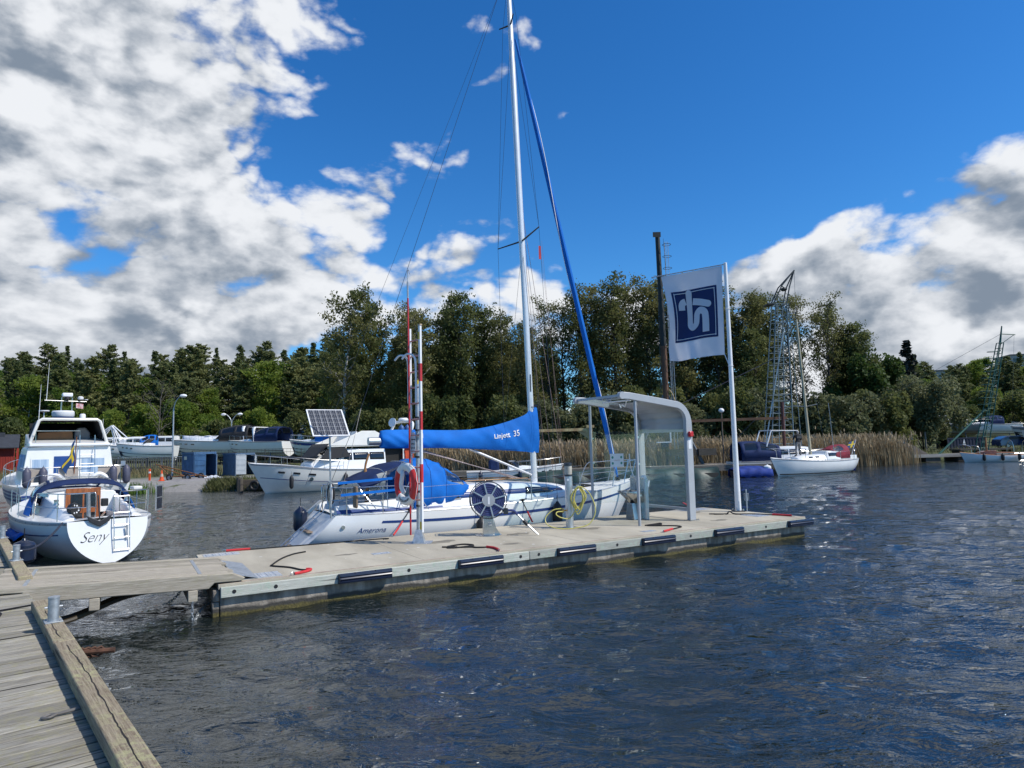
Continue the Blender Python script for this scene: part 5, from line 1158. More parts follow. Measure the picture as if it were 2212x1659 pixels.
for sd in (1, -1):
    LC.panel(3.35, 7.55, .40, .68, sd, STRIPE, lj, 'cabin_stripe', 0.002)
    for x0, x1 in ((3.75, 4.15), (4.95, 5.45), (6.1, 7.15)):
        w = LC.panel(x0, x1, .34, .78, sd, ALU if x0 < 4 else DWIN, lj, 'side_window', 0.008, 0.05, -0.12)
        if x0 < 4: LC.panel(x0 + .04, x1 - .04, .40, .72, sd, DWIN, w, 'pane', 0.013, .04, -.1)
for x, y0, sx, sy in ((5.2, 0, .26, .26), (8.6, 0, .28, .28)): MB().box(x - sx, x + sx, -sy, sy, lerp([5.2, 8.6], [1.50, 1.21], x), lerp([5.2, 8.6], [1.54, 1.25], x)).build('hatch', DWIN, lj, bevel=0.012)
for sd in (1, -1): MB().tube([(4.4, sd * .55, 1.52), (4.5, sd * .55, 1.58), (6.4, sd * .5, 1.56), (6.5, sd * .5, 1.49)], 0.014, 6).build('grab_rail', TEAK, lj)
# transom steps and ladder
for x, z, hw in ((0.22, .20, .46), (.55, .55, .40)): MB().box(x - .10, x + .12, -hw, hw, z, z + .03).build('transom_step', mat('step_teak', (0.30, 0.22, 0.15), 0.6), lj, bevel=0.01)
for y in (-0.34, -0.02): MB().tube([(-.12, y, .22), (.84, y, 1.02), (.9, y, 1.2)], 0.014, 6).build('ladder_rail', STEEL, lj)
for k in range(4): x = -.06 + .24 * k; MB().cyl((x, -.34, .27 + .2 * k), (x, -.02, .27 + .2 * k), 0.012, n=6).build('ladder_rung', STEEL, lj)
MB().tube([(-.2, -.5, .2), (-.2, .3, .2), (.05, .3, .2), (.05, -.5, .2)], 0.015, 6, True).build('swim_step', STEEL, lj)
# pushpit, stanchions, pulpit, lifelines
for sd in (1, -1):
    MB().tube(bez([(1.0, sd * .35, .96), (.98, sd * .35, 1.5), (1.05, sd * .5, 1.58), (1.2, sd * .98, 1.58), (2.4, sd * 1.27, 1.58), (2.75, sd * 1.30, 1.45), (3.1, sd * 1.36, .98)], 6), 0.0135, 7).build('pushpit', STEEL, lj)
    MB().tube([(1.0, sd * .37, 1.28), (1.2, sd * .96, 1.28), (2.75, sd * 1.29, 1.28)], 0.011, 6).build('pushpit_rail', STEEL, lj)
    for x in (1.2, 2.0): e = LH.edge(x, sd, 0, .05); MB().cyl(e, (e.x, e.y, 1.58), 0.0125, n=6).build('stanchion', STEEL, lj)
    for x in (4.3, 5.9, 7.6): e = LH.edge(x, sd, 0, .06); MB().cyl(e, (e.x, e.y, e.z + .62), 0.0125, n=6).build('stanchion', STEEL, lj)
    for h in (.32, .60): MB().tube([LH.edge(x, sd, h if x > 3.3 else h - .02, .06) for x in (2.9, 4.3, 5.9, 7.6, 9.2)], 0.004, 4).build('lifeline', STEEL, lj)
    MB().tube(bez([LH.edge(9.1, sd, 0, .05), LH.edge(9.35, sd, .62, .05), LH.edge(9.7, sd, .66, .02), Vector((10.62, sd * .18, 1.93)), Vector((10.68, 0, 1.93))], 6), 0.0135, 7).build('pulpit', STEEL, lj)
    MB().tube([LH.edge(9.25, sd, .32, .05), Vector((10.3, sd * .25, 1.60)), Vector((10.55, sd * .12, 1.60))], 0.011, 6).build('pulpit_rail', STEEL, lj)
    for a, b in (((9.9, .40), (10.12, 1.95)), ((10.35, .16), (10.6, 1.93))): MB().cyl((a[0], sd * a[1], LH.edge(a[0], sd).z), (b[0], sd * (a[1] * .9), b[1]), 0.0125, n=6).build('pulpit_leg', STEEL, lj)
MB().prism([(10.45, 1.30), (10.95, 1.22), (11.02, 1.12), (10.75, 1.16), (10.45, 1.22)], lambda p, q, w: (p, w, q), -.05, .05).build('bow_roller', STEEL, lj)
an = thing('bow_anchor', 'galvanised anchor stowed on the bow roller of the blue-striped yacht', 'anchor', W(2.0, 5.2, 0), PANG)
MB().cyl((10.6, 0, 1.30), (11.05, 0, 1.16), 0.02, n=6).build('shank', GALV, an); MB().prism([(11.25, 1.25), (11.08, .92), (10.85, 1.02)], lambda p, q, w: (p, w * (1 if q > 1.1 else 3), q), -.04, .04).build('fluke', GALV, an)
# rig
MASTX = lambda z: 6.95 - 0.031 * (z - 1.4)
def mast_ring(z, a=.095, b=.066): return [(MASTX(z) + a * math.cos(t), b * math.sin(t), z) for t in [2 * math.pi * k / 14 for k in range(14)]]
MB().loft([mast_ring(z) for z in (1.38, 5, 9, 13)] + [mast_ring(17.0, .07, .05)]).build('mast', mat('mast_alloy', (0.72, 0.73, 0.73), 0.35, 0.35, var=0.04), lj)
for z, l in ((8.45, 1.18), (15.1, .42)):
    for sd in (1, -1): MB().tube([(MASTX(z), 0, z), (MASTX(z) - .15, sd * l, z + .06)], [0.028, 0.018], 8).build('spreader', mat('dark_alloy', (0.05, 0.05, 0.055), 0.4, 0.6), lj)
WIRE = mat('rigging_wire', (0.10, 0.10, 0.11), 0.4, 0.7)
def wire(pts, nm, r=0.0055, m=WIRE): return MB().tube(pts, r, 4).build(nm, m, lj)
for sd in (1, -1):
    tip = (MASTX(8.45) - .15, sd * 1.18, 8.51)
    wire([(6.8, sd * 1.38, 1.0), tip, (MASTX(15.1) - .04, sd * .4, 15.15), (MASTX(16.6), 0, 16.6)], 'cap_shroud')
    wire([(6.5, sd * 1.36, 1.0), (MASTX(8.3), 0, 8.3)], 'lower_shroud'); wire([tip, (MASTX(14.9), 0, 14.9)], 'upper_shroud')
FST = [(9.97, 0, 1.42), (MASTX(14.9) + .1, 0, 14.9)]
MB().tube([(Vector(FST[0]).lerp(Vector(FST[1]), t)) for t in (0.0, .02, .05, .3, .6, .9, .985)], [.03, .05, .075, .082, .075, .06, .03], 9).build('furled_foresail', BLUEC, lj)
sp2 = []
for i in range(60):
    t = 0.03 + .93 * i / 59; c = Vector(FST[0]).lerp(Vector(FST[1]), t); a = i * 0.16 - 2.0; rr = cub([0, .3, 1], [.079, .087, .066], t); sp2.append(c + Vector((math.cos(a) * rr, math.sin(a) * rr, 0)))
MB().tube(sp2, 0.012, 5).build('leech_edge', WPAINT, lj)
MB().cyl((9.97, 0, 1.42), (9.99, 0, 1.30), 0.07, n=12).build('furling_drum', BLACK, lj)
wire([(MASTX(16.9), 0, 16.9), (1.9, 0.1, 3.5)], 'backstay', 0.006); wire([(1.9, .1, 3.5), (1.05, .75, 1.0)], 'backstay_leg', 0.006); wire([(1.9, .1, 3.5), (1.05, -.75, 1.0)], 'backstay_leg', 0.006)
wire([(MASTX(16.8), 0, 16.8), (.75, 1.05, 1.6)], 'flag_halyard', 0.004)
HAL = mat('rope_halyard', (0.36, 0.24, 0.2), 0.8)
for k, (x, y) in enumerate(((7.55, .25), (7.7, .1), (7.9, -.15))): wire([(MASTX(8.0 + .6 * k) + .1, 0.02, 8.0 + .6 * k), (x, y, 1.35)], 'halyard', 0.007, HAL)
for k in range(2): wire([(MASTX(8.4) + .5, -.3 + .1 * k, 8.45), (7.35 + .1 * k, -.9, 1.2)], 'signal_halyard', 0.004, HAL)
MB().box(MASTX(8.4) + .42, MASTX(8.4) + .50, -.25, -.245, 7.9, 8.3).build('courtesy_pennant', RED, lj)
MB().box(MASTX(4.3) - .02, MASTX(4.3) + .02, -.07, -.066, 4.0, 4.5).build('mast_marking', WIRE, lj)
# boom and cover
MB().tube([(2.2, 0, 2.62), (6.85, 0, 2.50)], 0.07, 10).build('boom', ALU, lj)
MB().cyl((2.05, 0, 2.66), (2.36, 0, 2.66), 0.10, n=12).build('boom_end', ALU, lj)
CR = [(2.36, 2.92, 2.48, .09), (2.5, 2.94, 2.47, .13), (3.2, 2.94, 2.46, .145), (4.1, 2.92, 2.44, .15), (4.9, 2.93, 2.40, .16), (5.5, 3.01, 2.36, .165), (6.0, 3.12, 2.33, .165), (6.4, 3.24, 2.30, .16), (6.7, 3.36, 2.27, .15), (6.84, 3.50, 2.25, .14), (6.93, 3.56, 2.25, .13), (7.08, 3.54, 2.24, .12)]
def cover_pt(x, h, sd, off=0.0):
    zt = cub([r[0] for r in CR], [r[1] for r in CR], x); zb = cub([r[0] for r in CR], [r[2] for r in CR], x); hw = cub([r[0] for r in CR], [r[3] for r in CR], x)
    z = zb + (zt - zb) * h; prof_ = (max(0.0, math.sin(math.pi * (0.10 + 0.84 * h) ** 0.8))) ** 0.75
    wr = .020 * math.sin(x * 2.3 + h * 2.4 + 1.7 * math.sin(x * 1.1)) + .020 * h * math.sin(x * 4.7 - h * 4.2 + 2.1 * math.sin(x * 1.7 + h)) + .011 * math.sin(x * 10.3 + h * 6 + 3 * math.sin(x * 1.9 + 2 * h)) + .012 * (1 - h) * math.sin(x * 6.1 + 2 * math.sin(x * 3.3))
    return Vector((x, sd * (hw * prof_ + wr * prof_ + off), z))
def cov_fn(u, v):
    x = 2.36 + 4.72 * u
    return cover_pt(x, 2 * v, -1) if v <= .5 else cover_pt(x, 2 - 2 * v, 1)
cov = MB().loft([[cov_fn(i / 90, j / 28) for j in range(28)] for i in range(91)]).build('sail_cover', BLUEC, lj, angle=80)
def put(x, y, z): p = cover_pt(5.98 + x, 0.545 + y / 0.78, -1, 0.012 + z); return p
text('Linjett  35', 0.205, WPAINT, 'cover_lettering', cov, fn=put, bold=0.002, depth=0.002)
MB().tube(bez([(7.02, -.13, 3.60), (6.95, .16, 3.62), (6.8, 0, 3.56), (7.02, -.13, 3.56)]), 0.012, 5).build('cover_lashing', NAVYC, lj)
MB().tube([(4.9, 0, 2.4), (6.85, 0, 1.62)], [0.035, 0.03], 8).build('kicker', ALU, lj)
for k in range(3): wire([(3.2 + .1 * k, .03 * k, 2.45), (6.3, -.3 + .2 * k, 1.55)], 'control_line', 0.012, mat('flecked_rope', (0.5, 0.4, 0.38), 0.8, var=0.4, vscale=60))
wire([(3.0, 0, 2.42), (3.05, 0, 1.4)], 'mainsheet', 0.012, MATS['flecked_rope'])
# sprayhood and aft cockpit tent
def hood(u, v, X=((2.85, 1.02, 1.10, 1.0), (3.2, 1.02, 1.16, 1.04), (3.6, 1.0, 1.06, 1.08), (4.0, .98, .74, 1.15), (4.4, .92, .20, 1.36))):
    xs_ = [r[0] for r in X]; x = xs_[0] + (xs_[-1] - xs_[0]) * u; hw = cub(xs_, [r[1] for r in X], x); h = cub(xs_, [r[2] for r in X], x); z0 = cub(xs_, [r[3] for r in X], x); a = math.pi * v
    c = math.cos(a); y = -hw * (abs(c) ** .62) * (1 if c > 0 else -1); wr = .016 * math.sin(u * 17 + v * 23) * math.sin(u * 3.1) + .01 * math.sin(u * 31 - v * 40)
    return Vector((x + wr * .5, y * (1 + wr), z0 + (h + wr) * (math.sin(a) ** .5)))
hd_ = cloth_with_windows(hood, 22, 40, [(13, 20, 4, 11), (13, 20, 13, 27), (13, 20, 29, 36)], lj, BLUEC, CLEAR, 'sprayhood', 'hood_window')
for u in (.02, .30, .58): MB().tube([hood(u, j / 24) * 1.002 for j in range(25)], .011, 5).build('hood_seam', mat('blue_webbing_seam', (0.003, 0.10, 0.40), .8), hd_)
def tent(u, v):
    v = .17 + .66 * v; x = 1.55 + 1.28 * u; h = 1.12 - .45 * (1 - u) ** 1.6; a = math.pi * v; c = math.cos(a)
    return Vector((x, -1.06 * (abs(c) ** .6) * (1 if c > 0 else -1), 1.02 + h * math.sin(a) ** .5 + .012 * math.sin(u * 14 + v * 9)))
cloth_with_windows(tent, 14, 36, [(5, 12, 1, 8), (5, 12, 28, 35)], lj, NAVYC, CLEAR, 'cockpit_tent', 'tent_window')
for u in (0, .5, 1): MB().tube([Vector((1.9 + .55 * u, -1.06, 1.05))] + [tent(u, j / 20) for j in range(21)] + [Vector((1.9 + .55 * u, 1.06, 1.05))], .012, 6).build('tent_hoop', STEEL, lj)
for y0, z0 in ((1.25, 1.44), (1.0, 1.70)): MB().beam((1.0, -y0, z0), (2.3, -y0 - .05, z0 + .06), 0.006, 0.06).build('blue_webbing', BLUEC, lj)
# solar panel on a pole
MB().tube([(.84, -1.02, .92), (.80, -1.05, 2.98)], 0.021, 8).build('solar_pole', GALV, lj)
SPX, SPN, SPO = Vector((1, 0, 0)), Vector((0, .70, .66)).normalized(), Vector((.36, -1.30, 2.78))
def sp3(a, b, w): return SPO + SPX * a + SPN * b + SPX.cross(SPN) * w
so = MB().prism([(0, 0), (.84, 0), (.84, .92), (0, .92)], sp3, -.012, .012).build('solar_panel', WPAINT, lj)
CELL = mat('solar_cell', (0.035, 0.04, 0.055), 0.22, var=0.25, vscale=14); GRID = mat('cell_grid', (0.35, 0.36, 0.38), 0.4)
for i in range(6):
    for j in range(6): MB().prism([(.03 + .131 * i, .03 + .145 * j), (.03 + .131 * i + .124, .03 + .145 * j), (.03 + .131 * i + .124, .03 + .145 * j + .138), (.03 + .131 * i, .03 + .145 * j + .138)], sp3, .0125, .015).build('cell', CELL, so)
for i in range(18): MB().prism([(.05 + .0437 * i, .03), (.055 + .0437 * i, .03), (.055 + .0437 * i, .89), (.05 + .0437 * i, .89)], sp3, .0155, .0165).build('busbar', GRID, so)
# stern clutter
MB().box(1.35, 1.42, -1.20, -.98, 1.12, 1.62).build('wood_board', mat('grey_brown_board', (0.22, 0.16, 0.11), 0.7), lj, bevel=0.03)
MB().tube(bez([(1.95, -.05, .9), (2.0, -.06, 1.5), (1.95, -.06, 2.0), (2.05, -.06, 2.35)]), [.05] * 8 + [.04] * 8 + [.028] * 9, 8).build('tiller', TEAK, lj)
ree = MB().tube([(1.02, -.2 + .25 * math.cos(a), 1.42 + .3 * math.sin(a)) for a in [k * .2618 for k in range(24)]], 0.012, 5, True); ree.build('line_reel_rim', WPAINT, lj)
MB().lathe([(.24, -.03), (.26, 0), (.24, .03), (0, .031)], 20).build('line_reel', BLACK, lj); o = scene.objects[-1]; o.location = (1.06, -.2, 1.42); o.rotation_euler = (0, R(90), 0)
for sd in (1, -1): MB().lathe([(.07, 0), (.05, .06), (.06, .14), (0, .145)], 14).build('winch', STEEL, lj); o = scene.objects[-1]; o.location = (2.5, sd * .88, 1.24)
MB().lathe([(.05, 0), (.04, .05), (.05, .10), (0, .105)], 12).build('winch', STEEL, lj, loc=(4.1, -.4, 1.5)); MB().prism([(0.62, .98), (.95, 1.25), (.98, 1.22), (.66, .93)], lambda p, q, w: (p, w, q), .3, .42).build('stern_bracket', ALU, lj)
# lettering on the hull
aN = LH.a_at(2.25)
def hull_text(x, y, z):
    X, zz = 1.72 + x, .60 + y; lo, hi = 0.0, 1.0
    for _ in range(24):
        m = (lo + hi) / 2; xs, xk, hb, zs, zk = LH.p(m); t = (zs - zz) / (zs - zk)
        if xs + (xk - xs) * t < X: lo = m
        else: hi = m
    return LH.pt(lo, t, -1, 0.006 + z)
_ex = hull_text(-.62, .10, 0); MB().cyl(_ex + Vector((0, .02, 0)), _ex - Vector((0, .012, 0)), 0.045, n=16).build('exhaust_outlet', STEEL, lj)
text('Amerona', 0.17, STRIPE, 'name_lettering', lj, fn=hull_text, shear=0.45, bold=-0.001)
GY = 'fenders of the blue-striped yacht'
def LJ(x, y, z): p = W(2.0 + x, 5.2 + y, z); return tuple(p)
fender('large navy fender hung from the stern corner of the blue-striped yacht', LJ(.6, .95, .42), .17, .62, NAVY, group=GY)
fender('black fender hung on the yacht side behind the hose reel', LJ(4.35, -1.66, .28), .12, .42, BLACK, group=GY, top=.45)
fender('black fender hung on the yacht side behind the service pedestal', LJ(6.6, -1.66, .32), .13, .62, BLACK, group=GY, top=.2)
def shockline(label, a, b, frac):
    t = thing('mooring_line', label, 'mooring line', a); A_, B_ = Vector(a), Vector(b); m = A_.lerp(B_, frac)
    MB().tube([Vector((0, 0, 0)), (m - A_) * .5 + Vector((0, 0, -.01)), m - A_], 0.012, 6).build('rope', ROPE, t)
    MB().tube([m - A_, (m - A_).lerp(B_ - A_, .5) + Vector((0, 0, -.01)), B_ - A_], 0.022, 7).build('sleeve', REDN, t)
    MB().sph((0, 0, .02), .05, .05, .035).tube(bez([(-.05, 0, .02), (.05, .06, .04), (.1, -.03, .05), (-.08, -.05, .03)]), .012, 5).build('knot', ROPE, t)
shockline('taut black and red mooring line from the yacht stern cleat to the pontoon', LJ(2.6, -1.36, 1.0), tuple(W(4.05, 3.42, .52)), .45)
shockline('taut black and red mooring line from the yacht midship cleat to the pontoon', LJ(5.6, -1.56, 1.05), tuple(W(7.75, 3.42, .52)), .5)
shockline('bow line with red sleeve running from the yacht bow to the pontoon end', LJ(10.4, -.15, 1.3), tuple(W(13.3, 3.45, .54)), .86)

# ================================================================== small sailing boat, stern on
sy = thing('sailing_boat', 'small white sailing boat moored stern-on at the jetty with mahogany companionway doors', 'sailboat', (-9.36, 15.75, 0), R(133.5))
sy.scale = (1, .9, 1)
SH = Hull([(.22, .05, .92, .98, -.02), (1.1, 1.0, 1.27, .96, -.2), (2.4, 2.3, 1.50, .95, -.35), (3.8, 3.8, 1.56, .97, -.42), (5.2, 5.1, 1.45, 1.02, -.4), (6.5, 6.2, 1.1, 1.10, -.3), (7.5, 7.0, .62, 1.18, -.2), (8.3, 7.5, .03, 1.26, -.1)], 2.3, 1.5)
SH.shell(sy, WHITE); SH.transom(sy, WHITE); SH.deck(sy, WHITE, hole=(.75, 2.95, .62), camber=.05)
MB().box(.75, 2.95, -.62, .62, .48, .52).build('cockpit_sole', OFFW, sy); MB().box(.73, .75, -.62, .62, .5, 1.0).build('cockpit_end', WHITE, sy)
RUB = mat('rubbing_strake', (0.30, 0.31, 0.33), 0.5, var=0.1)
for sd in (1, -1):
    MB().box(.75, 2.95, sd * .62 - .008, sd * .62 + .008, .5, 1.0).build('cockpit_side', WHITE, sy)
    SH.strip(.0, .99, .02, .07, sd, RUB, sy, 'rubbing_strake', .008); SH.strip(.06, .99, .26, .285, sd, STRIPE, sy, 'hull_stripe')
    MB().box(.8, 2.9, sd * .36 - .24, sd * .36 + .24, .54, .82).build('cockpit_seat', OFFW, sy, bevel=.03)
    MB().loft([[(x, sd * (y0 - .02), .98), (x, sd * (y0 + .03), z), (x, sd * (y0 + .14), z - .01), (x, sd * (y0 + .30), .97)] for x, y0, z in ((.62, .64, 1.04), (1.2, .66, 1.18), (2.4, .72, 1.34), (3.05, .78, 1.44))]).build('coaming', WHITE, sy, bevel=.02)
    rv = None
    for k in range(12):
        if rv is None: rv = MB().sph((0, 0, 0), .016, nu=6, nv=4).build('strake_bolt', STEEL, sy); o = rv
        else: o = share(rv, 'strake_bolt', sy)
        o.location = SH.pt(.01 + .05 * k, .045, sd, .012)
SC_ = House([(2.95, .98, .84, .96, 1.52), (4.0, 1.05, .88, .97, 1.56), (5.6, .90, .70, 1.02, 1.46), (6.6, .5, .38, 1.09, 1.22)]); SC_.build(sy, WHITE)
for sd in (1, -1): SC_.panel(3.5, 5.0, .4, .8, sd, DWIN, sy, 'side_window', .006)
dr = MB().box(2.90, 2.948, -.44, .44, .56, 1.62).build('companionway_frame', WOODV, sy, bevel=.01)
for z0, z1 in ((.66, .98), (1.12, 1.50)): MB().box(2.892, 2.899, -.32, .32, z0, z1).build('door_panel', DWIN, dr)
MB().box(2.886, 2.8985, -.02, .02, .60, 1.56).build('door_edge', WOODV, dr)
def shood(u, v):
    X = ((2.95, 1.24, .74, 1.0), (3.3, 1.22, .86, 1.05), (3.9, 1.15, .72, 1.15), (4.5, 1.0, .28, 1.3)); xs_ = [r[0] for r in X]; x = 2.95 + 1.55 * u
    hw, h, z0 = [cub(xs_, [r[i] for r in X], x) for i in (1, 2, 3)]; a = math.pi * v; c = math.cos(a)
    return Vector((x, -hw * (abs(c) ** .7) * (1 if c > 0 else -1), z0 + h * (math.sin(a) ** .6)))
cloth_with_windows(shood, 14, 34, [(2, 13, 3, 10), (2, 13, 11, 23), (2, 13, 24, 31)], sy, NAVYC, CLEAR, 'sprayhood', 'hood_window')
MB().tube([shood(0, j / 34) for j in range(35)], .02, 6).build('hood_edge', NAVYC, sy)
for sd in (1, -1):
    MB().loft([[shood(.0, (.05 if sd < 0 else .95) + sd * .0), shood(.35, .06 if sd < 0 else .94), Vector((3.6, sd * 1.33, 1.0)), Vector((2.7, sd * 1.32, 1.0))]] * 1 + [[shood(.0, (.12 if sd < 0 else .88)), shood(.35, .13 if sd < 0 else .87), Vector((3.6, sd * 1.28, 1.2)), Vector((2.75, sd * 1.28, 1.15))]], caps=True).build('hood_side', BLUEC, sy)
    # pushpit
    MB().tube(bez([(.35, sd * .28, .98), (.33, sd * .28, 1.55), (.4, sd * .4, 1.6), (.6, sd * .95, 1.6), (1.5, sd * 1.3, 1.6), (1.7, sd * 1.33, 1.5), (1.85, sd * 1.36, 1.0)], 6), .0125, 7).build('pushpit', STEEL, sy)
    MB().tube([(.34, sd * .28, 1.28), (.6, sd * .95, 1.28), (1.75, sd * 1.33, 1.28)], .011, 6).build('pushpit_rail', STEEL, sy)
    for x in (.65,): e = SH.edge(x, sd, 0, .06); MB().cyl(e, (e.x, e.y, 1.6), .012, n=6).build('pushpit_post', STEEL, sy)
    for x in (3.2, 4.8, 6.3): e = SH.edge(x, sd, 0, .06); MB().cyl(e, (e.x, e.y, e.z + .58), .0115, n=6).build('stanchion', STEEL, sy)
    for h in (.3, .57): MB().tube([SH.edge(x, sd, h, .06) for x in (1.8, 3.2, 4.8, 6.3, 7.6)], .004, 4).build('lifeline', STEEL, sy)
    MB().tube(bez([SH.edge(7.2, sd, 0, .05), SH.edge(7.4, sd, .55, .05), Vector((8.3, sd * .2, 1.85)), Vector((8.4, 0, 1.85))]), .0125, 6).build('pulpit', STEEL, sy)
# boarding ladder on the transom (starboard half) and gear on the pushpit
for y in (-.46, -.10): MB().tube(bez([(.05, y, .25), (.10, y, .8), (.17, y, 1.1), (.18, y, 1.5)], 4), .0125, 6).build('ladder_rail', STEEL, sy)
for z in (.27, .55, .84, 1.12, 1.50): xx = lerp([.25, 1.0, 1.5], [.05, .15, .18], z); MB().cyl((xx, -.46, z), (xx, -.10, z), .0125, n=6).build('ladder_rung', STEEL, sy)
MB().cyl((.34, .42, .95), (.30, .46, 1.62), .045, n=10).build('anchor_tube', GALV, sy)
MB().prism([(-.28, .05), (-.22, -.10), (0, -.22), (.22, -.10), (.30, .06), (.15, -.02), (0, -.08), (-.15, -.02)], lambda p, q, w: (.16 + w, .22 + p, 1.05 + q), -.03, .03).build('stern_anchor', mat('dark_iron', (0.06, 0.06, 0.065), 0.5, 0.6), sy, bevel=.01)
MB().cyl((.16, .22, 1.02), (.25, .25, 1.55), .02, n=6).build('anchor_shank', MATS['dark_iron'], sy)
MB().box(.36, .46, -.02, .14, 1.28, 1.46).build('outboard_clamp', BLACK, sy, bevel=.02)
spn = MB().beam((1.0, -1.36, 1.36), (1.32, -1.62, 1.36), .02, .64).build('solar_panel', ALU, sy)
for k in range(2): MB().beam((1.02 - .008, -1.38 - .009, 1.21 + .3 * k), (1.30 - .008, -1.60 - .009, 1.21 + .3 * k), .008, .27).build('solar_cell', CELL, spn)
MB().box(.9, 1.25, -.98, -.75, 1.60, 1.68).build('grill_box', OFFW, sy, bevel=.02)
MB().lathe([(.13, -.1), (.15, 0), (.13, .1), (0, .101)], 16).build('line_drum', BLACK, sy); o = scene.objects[-1]; o.location = (1.0, .62, 1.22); o.rotation_euler = (0, R(90), .3)
for k in range(9): MB().cyl((.895, .62 + .09 * math.cos(k * .698), 1.22 + .09 * math.sin(k * .698)), (.889, .62 + .09 * math.cos(k * .698), 1.22 + .09 * math.sin(k * .698)), .02, n=8).build('drum_hole', WPAINT, sy)
for sd in (1, -1): MB().lathe([(.07, 0), (.05, .06), (.06, .13), (0, .135)], 14).build('winch', STEEL, sy); o = scene.objects[-1]; o.location = (1.9, sd * .85, 1.28)
MB().tube([(1.35, 0, .85), (.62, 0, 1.12)], [.03, .022], 8).build('tiller', WOODV, sy)
def tr_text(x, y, z): zz = .60 + y; t = (.98 - zz) / 1.0; return Vector((.22 + (.05 - .22) * t - .006 - z, .36 - x, zz))
text('Seny', 0.34, BLACK, 'name_lettering', sy, fn=tr_text, shear=0.55, bold=-0.006, spacing=.95)
MB().box(-.012, .012, -.42, -.38, .5, .82).build('depth_gauge', GALV, sy, loc=(.10, 0, 0))
lb = thing('mooring_line', 'dark stern line sagging from the small sailing boat to the jetty bollard', 'mooring line', jet_pt(5.4, 0, 0.94))
_o = Vector(jet_pt(5.4, 0, 0.94)); _e = Matrix.Rotation(R(133.5), 3, 'Z') @ Vector((.3, .9, .97)) + Vector((-9.36, 15.75, 0))
MB().tube(bez([(0, 0, 0), ((_e - _o) * .3 + Vector((0, 0, -.14))), ((_e - _o) * .65 + Vector((0, 0, -.13))), _e - _o], 8), .02, 7).build('rope', mat('navy_rope', (0.02, 0.026, 0.05), .85, bump=.6, bscale=120), lb)
fender('navy ball fender between the small sailing boat and the jetty', jet_pt(8.9, -.34, .25), .22, .5, NAVY, group='ball fenders at the jetty')
# ================================================================== flybridge motor yacht at the jetty
BLUES = mat('blue_boot_stripe', (0.02, 0.05, 0.22), 0.35); GREYH = mat('grey_hull', (0.36, 0.38, 0.40), 0.4, var=0.05)
CURT = mat('blue_curtain', (0.16, 0.27, 0.42), 0.8, vscale=9, col2=(0.42, 0.52, 0.62), stretch=(1, 1, .02)); TANP = mat('grey_beige_panel', (0.42, 0.37, 0.32), 0.7); FGREY = mat('grey_fender', (0.09, 0.09, 0.13), 0.5, var=.15, vscale=6)
my = thing('motor_yacht', 'white flybridge motor yacht with blue curtains and dark canopy moored beyond the small sailing boat', 'motorboat', (-18.1, 28.0, 0), R(131.5))
YH = Hull([(0, .25, 1.95, 1.25, -.3), (2.5, 2.5, 2.1, 1.28, -.45), (5.5, 5.5, 2.1, 1.36, -.5), (8.0, 7.8, 1.75, 1.55, -.5), (9.8, 9.3, 1.05, 1.75, -.4), (11.2, 10.2, .05, 1.95, -.2)], 4.5, 1.2, .16)
YH.shell(my, WHITE); YH.transom(my, WHITE); YH.deck(my, WHITE)
for sd in (1, -1):
    for k in range(3): YH.strip(0, .97, .14 + .09 * k, .19 + .09 * k, sd, BLUES, my, 'hull_stripe', .006)
for k in range(3): MB().box(-.012, -.004 + .02, -1.85, 1.85, .70 + .14 * k, .78 + .14 * k).build('stern_stripe', BLUES, my, loc=(.045 + .02 * k - .03, 0, 0))
MB().box(-.75, .02, -1.75, 1.75, .28, .36).build('bathing_platform', mat('teak_grate', (0.34, 0.25, 0.17), 0.7), my, bevel=.02)
YC = House([(1.9, 1.72, 1.52, 1.28, 2.85), (4.0, 1.72, 1.5, 1.3, 2.9), (6.3, 1.55, 1.32, 1.4, 2.85), (8.2, 1.2, .9, 1.55, 1.9)]); YC.build(my, WHITE)
for sd in (1, -1):
    for x0, x1 in ((2.2, 3.2), (3.4, 4.6), (4.8, 6.0)): w = YC.panel(x0, x1, .35, .8, sd, CURT, my, 'side_window', .008)
def bulk(y0, y1, z0, z1, m, nm, x=1.9, d=.012, par=None): return MB().box(x - d, x - d + .008, y0, y1, z0, z1).build(nm, m, par or my)
for y0, y1 in ((.72, 1.40), (-1.35, -.38)):
    w = bulk(y0, y1, 1.62, 2.38, WHITE, 'aft_window', d=.02); bulk(y0 + .05, y1 - .05, 1.67, 2.33, CURT, 'curtain', d=.027, par=w)
bulk(-.22, .58, 1.3, 2.45, mat('blue_door', (0.01, 0.06, 0.24), .5), 'aft_door', d=.02)
for y in (-.33, -.9): MB().tube([(1.5, y, 1.3), (1.8, y, 2.95), (1.82, y, 3.35)], .02, 7).build('fly_ladder_rail', STEEL, my)
for z in (1.7, 2.1, 2.5, 2.85): MB().cyl((1.55 + .17 * (z - 1.3), -.33, z), (1.55 + .17 * (z - 1.3), -.9, z), .016, n=6).build('fly_ladder_rung', STEEL, my)
